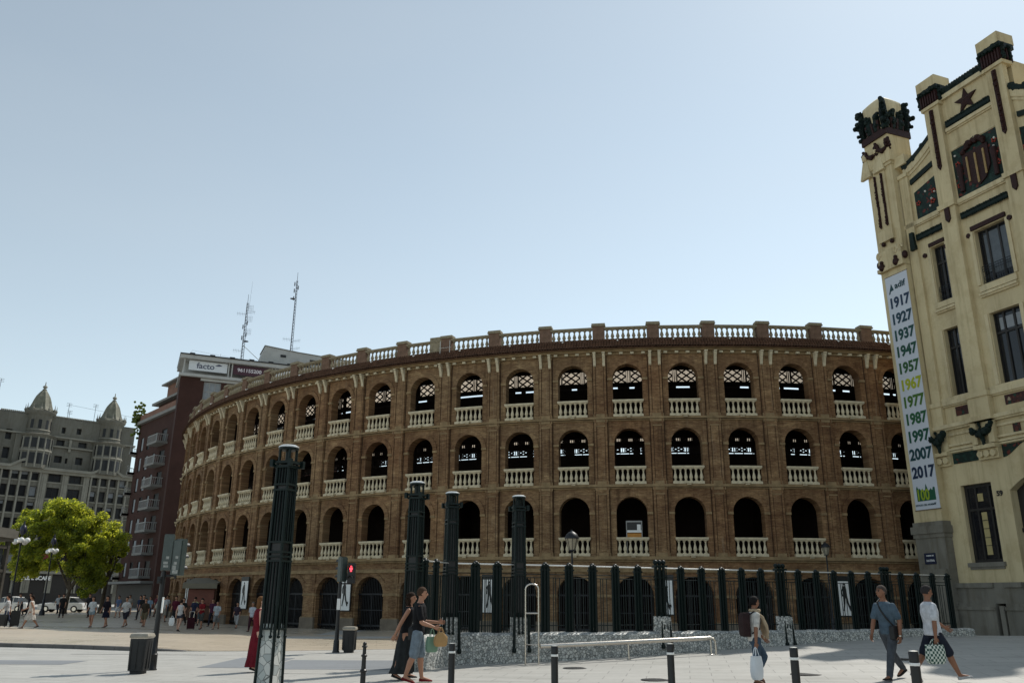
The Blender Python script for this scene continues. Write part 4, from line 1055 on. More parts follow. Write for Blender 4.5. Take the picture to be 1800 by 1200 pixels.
# ================================================================ FENCE, POSTS AND STREET FURNITURE
A_, B_, C_, D_ = (-4.29, 15.9), (-2.35, 21.0), (-1.60, 22.95), (.23, 23.62)
F0, F16 = (1.64, 24.05), (12.60, 29.0)
def fpos(i): return (F0[0] + (F16[0] - F0[0]) * i / 16, F0[1] + (F16[1] - F0[1]) * i / 16)
TOPW = .79; RAILZ = 2.55
def ang(p, q): return atan2(q[1] - p[1], q[0] - p[0])
AF = ang(F0, F16)
# ---- low wall clad in broken tile: two walls meeting at a corner
def wall_run(pts, ztop, th, name, label):
    """rounded-top wall following the ground; pts are plan points on its centre line"""
    t = thing(name, (pts[0][0], pts[0][1], 0), label, 'low wall', 'low walls under the green fence')
    b = MB(); rings = []
    P = []
    for (p, q) in zip(pts[:-1], pts[1:]):
        n = max(1, int(sqrt((q[0] - p[0]) ** 2 + (q[1] - p[1]) ** 2) / .6))
        for i in range(n): P.append((p[0] + (q[0] - p[0]) * i / n, p[1] + (q[1] - p[1]) * i / n))
    P.append(pts[-1])
    for i, (x, y) in enumerate(P):
        a = P[max(0, i - 1)]; c = P[min(len(P) - 1, i + 1)]; L_ = sqrt((c[0] - a[0]) ** 2 + (c[1] - a[1]) ** 2); nx, ny = -(c[1] - a[1]) / L_, (c[0] - a[0]) / L_
        g = gz(x, y) - .12; h = th / 2; w_ = .012 * sin(i * 1.7)
        prof = [(-h * 1.12, g), (-h * 1.03, ztop * .5), (-h + w_, ztop - .06), (-h * .7, ztop - .012 + w_), (0, ztop + .012 + w_), (h * .7, ztop - .012), (h, ztop - .06), (h * 1.12, g)]
        rings.append([(x + nx * o, y + ny * o, z) for o, z in prof])
    b.loft(rings); b.build('cladding', MT['trencadis'], t, world=True, smooth=True); return t
wall_run([C_, D_, F0] + [fpos(i) for i in (4, 8, 12, 16, 21)], TOPW, .42, 'low_wall', 'long grey mosaic wall under the fence, running right towards the station')
wall_run([(-2.36, 20.97), (-1.72, 22.66)], TOPW, .42, 'low_wall', 'short sunlit pale mosaic wall behind the walking couple')
# ---- fence
fence = thing('fence', (F0[0], F0[1], 0), 'long dark green metal railing fence on the mosaic wall before the bullring', 'fence')
def post_mesh(h, w_=.10, z0=0.0):
    b = MB(); b.box((0, 0, (z0 + h) / 2), (w_ * 1.5, .05, h - z0), 0)
    for sx in (-1, 1):
        b.tube((sx * w_ * .85, 0, z0), (sx * w_ * .80, 0, h - .02), .034, n=8)
        b.tube((sx * w_ * .35, -.05, z0 + .08), (sx * w_ * .35, -.05, h - .05), .020, n=6)
        b.ball((sx * w_ * .42, -.03, h - .01), .055, n=8)
    b.ball((0, 0, h), .085, n=10, m=8, sy=.8); b.box((0, 0, h - .12), (w_ * 2.3, .10, .04)); return b.mesh('fence_post', MT['green'], smooth=True)
pm = post_mesh(RAILZ - .72, .125)
def fpart(name, me, p, z, rz):
    o = inst(name, me, fence, (p[0] - F0[0], p[1] - F0[1], z), rz); return o
def lerp(p, q, t): return (p[0] + (q[0] - p[0]) * t, p[1] + (q[1] - p[1]) * t)
posts = []
seq = [(lerp(B_, C_, .28), ang(B_, C_)), (lerp(B_, C_, .58), ang(B_, C_)), (C_, None), (lerp(C_, D_, .36), ang(C_, D_)), (lerp(C_, D_, .68), ang(C_, D_)), (D_, None), (lerp(D_, F0, .52), ang(D_, F0))] + [(fpos(i), AF) for i in range(0, 21)]
big = {4 + 7, 10 + 7, 16 + 7}
for i, (p, a) in enumerate(seq):
    if a is None or i in big: continue
    fpart('fence_post', pm, p, .72, a)
brr = MB(); rl = MB(); br = MB()
allp = [B_] + [q[0] for q in seq]
for p, q in zip(allp[:-1], allp[1:]):
    P3 = lambda t, z, o=0: Vector((p[0] + (q[0] - p[0]) * t, p[1] + (q[1] - p[1]) * t, z))
    brr.tube(P3(0, RAILZ), P3(1, RAILZ), .019, n=8)
    for z in (2.31, 2.22): rl.tube(P3(0, z), P3(1, z), .013, n=6)
    rl.tube(P3(0, .97), P3(1, .97), .014, n=6)
    for t in (.34, .44, .60): br.tube(P3(t, .76), P3(t, 2.22), .012, n=6)
    if q[0] < D_[0] + .1:
        for t in (.22, .31, .50, .69, .78): br.tube(P3(t, .76), P3(t, 2.22), .012, n=6)
brr.build('top_rail', MT['bright'], fence, world=True, smooth=True); rl.build('cross_rail', MT['green'], fence, world=True, smooth=True)
tag(br.build('bars', MT['green'], fence, world=True, smooth=True), None, kind='stuff')
# double piers of the fence with their tiled stumps
def pier_parts():
    b = MB(); H_ = RAILZ + .20
    for sx in (-.14, 0, .14):
        b.tube((sx, -.02, .95), (sx, -.02, H_ - .06), .045, n=8)
        b.ball((sx, -.02, H_ - .04), .075, n=10, m=7)
    for sx in (-.18, -.07, .07, .18): b.tube((sx, -.09, .95), (sx, -.09, H_ - .2), .02, n=6)
    b.box((0, 0, 1.75), (.30, .05, 1.5)); b.box((0, -.04, 2.60), (.42, .18, .06)); b.box((0, -.04, 2.02), (.40, .16, .03)); b.box((0, -.04, 2.28), (.40, .16, .03))
    for sx in (-.13, .17):
        b.tube((sx, -.24, .42), (sx * .9, -.16, 1.25), .035, n=8); b.lathe([(.045, 0), (.06, .03), (.06, .09), (.03, .13)], (sx, -.245, .34), 10)
        b.tube((sx * .4, -.22, .85), (sx * .4, -.14, 1.3), .022, n=6)
    s = MB(); s.box((-.0, -.05, .93), (.42, .34, .5), taper=.92); s.box((-.0, -.03, 1.18), (.36, .30, .05))
    return b.mesh('pier', MT['green'], smooth=True), s.mesh('tiled_stump', MT['trencadis'])
pmesh, smesh = pier_parts()
for i in (4, 10, 16):
    p = fpos(i); o = fpart('pier', pmesh, p, 0, AF); s = inst('tiled_stump', smesh, o, (0, 0, 0), 0)
# ---- tall cluster posts with capped tops
def pillar(name, p, rz, label, base='wall', H_=4.42):
    t = thing(name, (p[0], p[1], gz(*p) if base == 'ground' else 0), label, 'tall post', 'tall green cluster posts', rz)
    z0 = 1.0 if base == 'wall' else 1.1
    b = MB(); b.loft([[(x * w_, y * w_, z) for x, y in ((-1, -1), (1, -1), (1, 1), (-1, 1))] for z, w_ in ((z0, .14), (4.05, .105))])
    b.build('core', MT['black'], t)
    c = MB()
    lr = lambda z: .156 - z / 4.1 * .030
    for sx in (-1, 1):
        for sy in (-1, 1):
            c.tube((sx * lr(z0), sy * lr(z0), z0 - .02), (sx * lr(4.08), sy * lr(4.08), 4.08), .033, .028, 10)
    c.build_split('corner_tube', MT['green'], t, smooth=True)
    f = MB()
    for sx, sy in ((1, 0), (-1, 0), (0, 1), (0, -1)):
        for q in (-.5, 0, .5):
            for (za, zb) in ((z0, 2.28), (2.62, 3.58), (3.70, 4.05)):
                P = lambda z: ((sx or q) * lr(z) if sx else q * lr(z), (sy or q) * lr(z) if sy else q * lr(z), z)
                f.tube(P(za), P(zb), .016, n=6)
    f.build('slim_tube', MT['green'], t, smooth=True)
    k = MB()
    for z in (2.28, 2.36, 2.44, 2.62, 3.58, 3.68):
        w_ = 2 * lr(z) + .06; k.box((0, 0, z), (w_, w_, .035))
    k.box((0, 0, 4.10), (.38, .38, .05)); k.box((0, 0, 4.02), (.34, .34, .05))
    for sx in (-1, 1):
        for sy in (-1, 1):
            k.box((sx * .20, sy * .20, 4.08), (.07, .07, .14)); k.tube((sx * .11, sy * .11, 4.1), (sx * .11, sy * .11, 4.36), .028, n=8)
    k.tube((0, 0, 4.1), (0, 0, 4.36), .05, n=10); k.lathe([(.17, 4.34), (.19, 4.36), (.19, 4.39)], n=20)
    k.build_split('collar', MT['green'], t, smooth=True)
    d = MB(); d.lathe([(.195, 4.391), (.19, 4.415), (.14, 4.44), (.02, 4.452)], n=24); d.build('cap', MT['bright'], t, smooth=True)
    s = MB()
    if base == 'ground':
        s.loft([[(x * w_, y * w_, z) for x, y in ((-1, -1), (1, -1), (1, 1), (-1, 1))] for z, w_ in ((-.1, .168), (1.18, .143), (1.22, .125))])
        s.build('tiled_base', MT['trencadis2'], t)
        l = MB()
        for sx in (-1, 1):
            for sy in (-1, 1): l.tube((sx * .170, sy * .170, -.05), (sx * .148, sy * .148, 1.35), .028, n=8)
        for sx, sy in ((1, 0), (-1, 0), (0, 1), (0, -1)):
            for q in (-.33, .33):
                l.tube(((sx * .20 if sx else q * .3), (sy * .20 if sy else q * .3), .98), ((sx * .18 if sx else q * .3), (sy * .18 if sy else q * .3), 1.5), .017, n=6)
                l.ball(((sx * .20 if sx else q * .3), (sy * .20 if sy else q * .3), .97), .032, n=8)
            l.box((sx * .19, sy * .19, 1.10), (.05 if sx else .2, .05 if sy else .2, .03))
        l.build_split('leg', MT['green'], t, smooth=True)
    else:
        s.box((0, 0, .93), (.42, .40, .5), taper=.9); s.build('tiled_base', MT['trencadis'], t)
        l = MB()
        for sx in (-.20, .22):
            l.tube((sx, -.27, .40), (sx * .92, -.235, 1.3), .036, n=8); l.lathe([(.045, 0), (.06, .03), (.06, .09), (.03, .13)], (sx, -.275, .30), 10)
        for sx in (-.06, .05): l.tube((sx, -.25, .80), (sx, -.225, 1.3), .024, n=6); l.ball((sx, -.25, .79), .04)
        l.build_split('leg', MT['green'], t, smooth=True)
    return t
pillar('cluster_post', A_, ang(A_, B_), 'nearest and biggest tall green post, beside the woman in red', 'ground')
pillar('cluster_post', B_, ang(B_, C_), 'tall green post right behind the walking couple', 'ground')
pillar('cluster_post', C_, ang(C_, D_), 'tall green post at the corner of the low wall')
pillar('cluster_post', D_, ang(D_, F0), 'tall green post beside the steel loop frame')
# ---- bollards
def bollard(loc, h, label, grp='black bollards with a pale ring'):
    t = thing('bollard', (loc[0], loc[1], gz(*loc)), label, 'bollard', grp)
    b = MB(); r = .058
    b.lathe([(r * 1.15, -.02), (r * 1.15, .03), (r, .05), (r, h - .17), (r * .86, h - .165), (r * .86, h - .125), (r, h - .12), (r, h - .01), (r * .9, h)], n=20); b.build('shaft', MT['black'], t, smooth=True)
    c = MB(); c.lathe([(r * .99, h - .162), (r * 1.05, h - .155), (r * 1.05, h - .135), (r * .99, h - .128)], n=20); c.build('ring', MT['white'], t, smooth=True)
    c = MB(); c.lathe([(r * .88, h), (r * .88, h + .006), (.02, h + .012)], n=20); c.build('cap', MT['bright'], t, smooth=True)
bollard((-1.04, 15.9), .86, 'black bollard in front of the corner post of the low wall')
bollard((.74, 14.6), .88, 'black bollard in front of the left part of the low rail')
bollard((2.60, 14.3), .91, 'black bollard before the double fence post and low rail')
bollard((4.02, 12.5), .93, 'black bollard just right of the woman carrying a white bag')
bollard((4.89, 10.7), .97, 'thickest black bollard, in front of the man in blue shirt')
t = thing('ornate_bollard', (-2.63, 16.0, gz(-2.63, 16)), 'slim black ornate bollard with ball top left of the walking couple', 'bollard')
b = MB(); b.lathe([(.075, -.02), (.075, .06), (.055, .10), (.048, .16), (.048, .36), (.062, .375), (.062, .40), (.042, .42), (.038, .62), (.055, .635), (.055, .655), (.034, .67), (.031, .78)], n=18); b.build('shaft', MT['black'], t, smooth=True)
b = MB(); b.lathe([(.031, .78), (.05, .79), (.05, .81), (.03, .825)], n=16); b.ball((0, 0, .845), .036, n=12, m=8); b.build('finial', MT['black'], t, smooth=True)
# ---- low steel rail and loop frame
t = thing('low_rail', (.76, 22.6, gz(.76, 22.6)), 'long low shiny steel rail in front of the mosaic wall', 'rail')
R0 = (.78, 22.55); R1 = (5.50, 24.1)
b = MB(); pts = []
for i in range(13):
    x = R0[0] + (R1[0] - R0[0]) * i / 12; y = R0[1] + (R1[1] - R0[1]) * i / 12; pts.append(Vector((x, y, .50 + .17 * i / 12)))
b.path(pts, .055, 12)
e = pts[-1]; b.path([e, e + Vector((.09, .02, -.02)), e + Vector((.13, .03, -.09)), e + Vector((.14, .03, -.45))], .03, 10)
b.build('bar', MT['steel'], t, world=True, smooth=True)
b = MB(); off = Vector((-.04, .16, .0)); b.path([p_ + off + Vector((0, 0, .03)) for p_ in pts[1:-2]], .02, 8); b.build('rear_bar', MT['steel'], t, world=True, smooth=True)
for i in (6, 12):
    b = MB(); p_ = pts[i]; g = gz(p_.x, p_.y)
    b.tube((p_.x, p_.y, g), (p_.x, p_.y, p_.z), .022, n=8); b.lathe([(.06, 0), (.06, .012), (.03, .03)], (p_.x, p_.y, g), 12)
    if i == 12: b.tube((p_.x + .14, p_.y + .03, g), (p_.x + .14, p_.y + .03, p_.z - .3), .022, n=8)
    b.build_split('leg', MT['steel'], t, world=True, smooth=True)
t = thing('loop_frame', (.42, 22.7, gz(.5, 22.7)), 'tall narrow steel loop frame at the left end of the low rail', 'frame')
b = MB(); g = gz(.5, 22.7); x0, x1 = .40, .74; Yl = 22.62
pts = [Vector((x0, Yl, g)), Vector((x0, Yl, 1.90))] + [Vector(((x0 + x1) / 2 - .17 * cos(a), Yl, 1.90 + .13 * sin(a))) for a in [pi * j / 8 for j in range(1, 8)]] + [Vector((x1, Yl, 1.90)), Vector((x1, Yl, g))]
b.path(pts, .022, 10); b.tube((x0, Yl, 1.30), (x1, Yl, 1.30), .018, n=8); b.build('frame', MT['steel'], t, world=True, smooth=True)
b = MB()
for z in (.55, .30): b.path([Vector((x0, Yl, z)), Vector((x0 + .05, Yl - .22, z)), Vector((x1 - .05, Yl - .22, z)), Vector((x1, Yl, z))], .012, 6)
b.build_split('basket_rail', MT['steel'], t, world=True, smooth=True)
# ---- litter bins
def litter_bin(loc, h, w_, label):
    t = thing('litter_bin', (loc[0], loc[1], gz(*loc)), label, 'litter bin', 'black litter bins')
    b = MB(); sq = lambda r, z, n=16: [(r * cos(a) * (1 / max(abs(cos(a)), abs(sin(a)))) ** .7, r * sin(a) * (1 / max(abs(cos(a)), abs(sin(a)))) ** .7, z) for a in [2 * pi * j / n for j in range(n)]]
    b.loft([sq(w_ * .36, 0), sq(w_ * .36, .06), sq(w_ * .46, .07), sq(w_ * .50, h * .84), sq(w_ * .50, h * .86)])
    for i in range(10):
        a = 2 * pi * i / 10 + .3; k_ = (1 / max(abs(cos(a)), abs(sin(a)))) ** .7; b.box((w_ * .487 * k_ * cos(a), w_ * .487 * k_ * sin(a), h * .46), (.02, .02, h * .68), rz=a)
    b.build('body', MT['rubber'], t, smooth=True)
    c = MB(); c.loft([sq(w_ * .54, h * .88), sq(w_ * .56, h * .92), sq(w_ * .50, h * .98), sq(w_ * .30, h)]); c.build('lid', mat('bin_lid', (.36, .33, .27), .4, var=.4, scale=6), t, smooth=True)
    c = MB(); c.loft([sq(w_ * .49, h * .86), sq(w_ * .50, h * .882)]); c.build('rim', MT['steel'], t, smooth=True)
    return t
litter_bin((-8.29, 19.87), .86, .41, 'larger black litter bin at the left foot of the traffic light')
litter_bin((-5.08, 27.89), .78, .42, 'farther black litter bin with pale lid by the red signal')
# ---- traffic lights
def sig_head(t, loc, rz, h=.86, w_=.30, lit=False, back=True):
    x, y, z = loc; T = Matrix.Translation((x, y, z)) @ Matrix.Rotation(rz, 4, 'Z')
    b = MB(); b.T = T; b.box((0, .02, 0), (w_, .16, h)); b.box((0, -.075, 0), (w_ * .92, .05, h * .96)); b.box((0, .02, h / 2 + .01), (w_ * .9, .14, .02))
    hd = b.build('signal_head', SIGM if not lit else MT['black'], t)
    b = MB(); b.T = T   # lenses and visors on the far side (+y) or near side
    s = 1 if back else -1; n = 3 if h > .7 else 2
    for i in range(n):
        zz = h * (.32 - i * (.32 if n == 3 else .55)) if n == 3 else h * (.24 - i * .5)
        pr = [(w_ * .36, 0), (w_ * .36, .16)]
        q = Matrix.Translation((0, s * .10, zz)) @ Matrix.Rotation(-s * pi / 2, 4, 'X'); b.T = T @ q
        m_ = 10
        ring = [[(w_ * .37 * cos(a), w_ * .37 * sin(a), d) for a in [pi * j / m_ for j in range(m_ + 1)]] for d in (0, .15)] if s < 0 else [[(w_ * .37 * cos(a), -w_ * .37 * sin(a), d) for a in [pi * j / m_ for j in range(m_ + 1)]] for d in (0, .15)]
        b.loft(ring, closed=False)
    b.build_split('visor', MT['black'], hd, fix=False)
    return hd, T
SIGM = mat('signal_housing_grey_green', (.055, .075, .07), .35, var=.35, scale=6, spec=.5)
STK = mat('old_sticker', (.42, .43, .40), .7, var=.6, scale=25)
pl_ = (-8.37, 20.8); t = thing('traffic_light', (pl_[0], pl_[1], gz(*pl_)), 'traffic light on a black pole with two grey heads seen from behind', 'traffic light')
b = MB(); b.lathe([(.115, 0), (.115, .02), (.10, .04), (.095, .34), (.10, .35), (.075, .38), (.062, .9), (.058, 2.15), (.05, 2.22)], n=16); b.build('pole', MT['black'], t, smooth=True)
b = MB(); b.tube((0, 0, 2.12), (.30, 0, 2.12), .025); b.tube((0, 0, 2.2), (.02, 0, 3.0), .03); b.tube((.29, 0, 2.05), (.29, 0, 2.2), .03); b.build('arm', MT['black'], t, smooth=True)
h1, T1 = sig_head(t, (.03, .02, 2.66), .25, .84, .23); h2, T2 = sig_head(t, (.31, .02, 2.55), -.35, .84, .25)
b = MB()
for (T_, lst) in ((T1, [(0.02, -.12, .07, .07), (-.01, -.24, .10, .06), (0, -.32, .11, .05)]), (T2, [(.03, .0, .08, .06), (0, -.14, .09, .07), (-.02, -.24, .11, .10), (.02, -.34, .16, .08)])):
    b.T = T_
    for (x, z, ww, hh) in lst: b.box((x, -.102, z), (ww, .004, hh))
b.build_split('sticker', STK, h2)
b = MB(); b.box((.085, -.05, 1.45), (.03, .05, .36)); b.build_split('notice_plate', MT['white'], t)
b = MB(); b.box((-.04, -.08, 2.02), (.10, .10, .16)); b.ball((-.02, -.14, 2.0), .045); b.build('push_button', MT['rubber'], t)
pr_ = (-5.48, 27.85); t = thing('pedestrian_signal', (pr_[0], pr_[1], gz(*pr_)), 'pedestrian signal with lit red figure in front of the bullring', 'traffic light')
b = MB(); b.lathe([(.12, 0), (.12, .02), (.10, .05), (.09, .34), (.07, .40), (.058, .9), (.055, 2.1), (.05, 2.15)], n=16); b.build('pole', MT['black'], t, smooth=True)
b = MB(); b.tube((0, 0, 2.08), (.34, 0, 2.08), .022); b.tube((.02, 0, 2.1), (.02, 0, 2.2), .03); b.build('arm', MT['black'], t, smooth=True)
sig_head(t, (.04, .02, 2.52), .9, .76, .24)
hd, T_ = sig_head(t, (.34, .0, 2.40), 0, .62, .24, lit=True, back=False)
b = MB(); b.T = T_
b.lathe([(.035, -.10), (.035, -.099)], (0, 0, 0), 10) if False else None
P = lambda a, z, d: (a, -.106 - d, z + .15)
b.prism([(.028 * cos(q) , .062 + .028 * sin(q)) for q in [j * pi / 5 for j in range(10)]], 0, .006, P)
b.prism([(-.045, .03), (.045, .03), (.055, -.03), (.03, -.03), (.03, -.10), (.006, -.10), (0, -.05), (-.006, -.10), (-.03, -.10), (-.03, -.03), (-.055, -.03)], 0, .006, P)
b.build('red_figure', MT['red_lamp'], hd)
b = MB(); b.box((.0, -.065, 1.45), (.10, .02, .34)); b.build_split('notice_plate', MT['white'], t)
# ---- street lanterns
def lantern(loc, H_, label, sc=1.0, z0=0):
    t = thing('street_lantern', (loc[0], loc[1], z0), label, 'street lamp', 'single lanterns behind the fence')
    b = MB(); b.lathe([(.13, -.1), (.13, .1), (.09, .2), (.07, .8), (.045, .9), (.035, H_ - .85 * sc), (.055, H_ - .83 * sc), (.03, H_ - .78 * sc)], n=12); b.build('pole', MT['iron'], t, smooth=True)
    b = MB(); b.lathe([(.12 * sc, H_ - .76 * sc), (.24 * sc, H_ - .34 * sc)], n=8); b.build('glass', mat('lantern_glass', (.30, .27, .20), .25, var=.3, spec=.6), t, smooth=False)
    b = MB(); b.lathe([(.27 * sc, H_ - .34 * sc), (.27 * sc, H_ - .29 * sc), (.20 * sc, H_ - .16 * sc), (.10 * sc, H_ - .09 * sc), (.04 * sc, H_ - .06 * sc), (.03 * sc, H_)], n=12)
    b.build('hood', MT['iron'], t, smooth=True)
    b = MB()
    for i in range(8):
        a = pi / 4 * i; b.tube((.122 * sc * cos(a), .122 * sc * sin(a), H_ - .76 * sc), (.245 * sc * cos(a), .245 * sc * sin(a), H_ - .33 * sc), .011 * sc, n=5)
    b.lathe([(.13 * sc, H_ - .79 * sc), (.13 * sc, H_ - .75 * sc)], n=8); b.build('cage', MT['iron'], t)
lantern((2.45, 34.0), 4.24, 'nearer dark lantern on a slim pole behind the fence', 1.05, gz(2.45, 34))
lantern((15.9, 43.0), 4.50, 'farther pale-topped lantern close to the bullring at right', .85, gz(15.9, 43))
# ================================================================ BUILDINGS BEYOND THE SQUARE
def frame_at(px, py, bearing, k=1.0):
    a = radians(bearing); d = (sin(a), cos(a), 0); n = (cos(a), -sin(a), 0)
    if Vector(n).dot(Vector((-px, -py, 0))) < 0: n = (-n[0], -n[1], 0)
    return Frame3((px * k, py * k, 0), d, n, k, CAM_H)
def bldg(name, F, s0, label, cat):
    p = F.P(s0, 0, 0); return thing(name, (p.x, p.y, 0), label, cat)
def simple_window(parent, F, s0, s1, z0, z1, o, m=None, cols=1, fr_=.05, frame=None, name='window', blind=0.0):
    b = MB()
    for s in (s0, s1 - fr_): fbox(b, F, s, s + fr_, z0, z1, o - .02, o + .05)
    for z in (z0, z1 - fr_): fbox(b, F, s0 + fr_, s1 - fr_, z, z + fr_, o - .02, o + .05)
    for i in range(1, cols): c = s0 + (s1 - s0) * i / cols; fbox(b, F, c - fr_ / 2, c + fr_ / 2, z0 + fr_, z1 - fr_, o - .02, o + .04)
    w_ = b.build(name, frame or MT['win_frame'], parent, world=True)
    g = MB(); fbox(g, F, s0 + .005, s1 - .005, z0 + .005, z1 - .005, o - .03, o - .005); g.build('pane', m or MT['far_pane'], w_, world=True)
    if blind:
        g = MB(); fbox(g, F, s0 + fr_, s1 - fr_, z0 + (z1 - z0) * (1 - blind), z1 - fr_, o - .004, o + .012); g.build('blind', MT['win_pale'], w_, world=True)
    return w_
RB = random.Random(23)
# ---------------------------------------------------------------- grey building with two domed turrets (scaled by its distance)
FG = frame_at(-51.97, 115.0, 46, 1.65)
gb = bldg('turreted_building', FG, -26, 'grey stone corner building with two scaly domed turrets', 'building')
G = MB(); holes = []
fl_z = [(15.75, 17.05), (13.65, 15.0), (11.65, 13.0), (9.6, 10.95), (7.6, 8.9), (5.3, 6.8)]
cols_main = [(-10.75, -9.25), (-8.25, -6.75)]
cols_l = [(-17.1, -16.3), (-16.1, -15.3), (-15.05, -14.2), (-13.95, -13.1), (-12.7, -11.9)]
cols_r = [(-5.45, -4.75), (-4.3, -3.55), (-3.1, -2.35), (-1.85, -1.1)]
cols_f = [(-25.4, -24.4), (-23.6, -22.6), (-21.8, -20.8), (-20, -19), (-18.4, -17.5)]
for (z0, z1) in fl_z:
    for (a, c) in cols_main + cols_l + cols_r + cols_f: holes.append((a, c, z0, z1))
fwall(G, FG, -26, 0, 0, 17.2, holes, .35)
G.face([FG.P(0, 0, 0), FG.P(0, 0, -14), FG.P(0, 17.2, -14), FG.P(0, 17.2, 0)])
up_h = [(-10.35, -9.4, 18.3, 19.2), (-7.75, -6.85, 18.3, 19.25), (-9.0, -8.7, 18.3, 19.0), (-10.4, -9.4, 20.55, 21.3), (-7.7, -6.6, 20.6, 21.3), (-8.15, -7.55, 22.3, 23.1), (-10.0, -9.5, 22.2, 23.0), (-16.4, -15.6, 18.2, 19.6), (-16.4, -15.7, 20.6, 21.9)]
fwall(G, FG, -26, -.6, 17.2, 24.2, up_h, .5, o=-.5)
G.face([FG.P(-.6, 17.2, -.5), FG.P(-.6, 17.2, -12), FG.P(-.6, 23.6, -12), FG.P(-.6, 23.6, -.5)])
fbox(G, FG, -26, -.6, 24.1, 24.2, -12, -.5); fbox(G, FG, -26, 0, 17.0, 17.2, -14, -.0)
for (c, hw) in ((-13.1, 2.2), (-3.9, 2.0)): fbox(G, FG, c - hw, c + hw, 17.2, 21.4, -3, -.1)
gw = G.build('wall', MT['grey_bldg'], gb, world=True)
T_ = MB()
for s in (-17.3, -16.2, -15.17, -14.08, -12.9, -11.75, -5.6, -4.52, -3.32, -2.1, -.95, -.1):
    fbox(T_, FG, s - .10, s + .10, 2.0, 17.0, 0, .28)
for s in (-11.25, -8.75, -6.15): fbox(T_, FG, s - .34, s + .34, 2.0, 17.0, 0, .16); fbox(T_, FG, s - .08, s + .08, 2.0, 17.0, .16, .22)
for (z0, z1) in fl_z:
    fbox(T_, FG, -18, -.2, z0 - .22, z0 - .08, 0, .10)
n = 80
def wave(s):
    z = 17.3
    for c in (-13.6, -3.8): z += .95 * (cos((s - c) / 2.0 * pi / 2)) ** 1.3 if abs(s - c) < 2.0 else 0
    return z
cr = [(-26 + 26.2 * i / n, wave(-26 + 26.2 * i / n)) for i in range(n + 1)]
for i in range(n):
    (a, z0), (c, z1) = cr[i], cr[i + 1]
    fprism(T_, FG, [(a, z0 - .22), (c, z1 - .22), (c, z1 + .12), (a, z0 + .12)], -.3, .75); fprism(T_, FG, [(a, min(z0, 17.1) - .35), (c, min(z1, 17.1) - .35), (c, z1 - .22), (a, z0 - .22)], -.1, .45)
fbox(T_, FG, -26, -.4, 21.5, 21.7, -1, -.2); fbox(T_, FG, -11, -5.8, 20.25, 20.42, -.5, -.15); fbox(T_, FG, -8.9, -8.6, 19.8, 21.4, -.5, -.2)
for s in range(30): T_.ball(FG.P(-11.3 + s * .2, 24.3, -.6), .13 * 1.65, 0, 6, 4)
for s in range(14): T_.ball(FG.P(-17.3 + s * .22, 24.3, -.6), .13 * 1.65, 0, 6, 4)
T_.build('cornice', MT['grey_trim'], gb, world=True)
for j, (z0, z1) in enumerate(fl_z):
    for (a, c) in cols_main + cols_l + cols_r:
        simple_window(gb, FG, a, c, z0, z1, -.30, cols=2 if c - a > 1.2 else 1, frame=MT['win_frame'], blind=RB.choice([0, 0, 0, 0, 0, .3, .5, .9]))
for (a, c, z0, z1) in up_h: simple_window(gb, FG, a, c, z0, z1, -.95)
back = MB(); fbox(back, FG, -25.8, -.3, 2, 17.0, -3, -.42); fbox(back, FG, -25.8, -.9, 17.3, 24.0, -3, -1.05); back.build('interior', MT['dark_in'], gb, world=True)
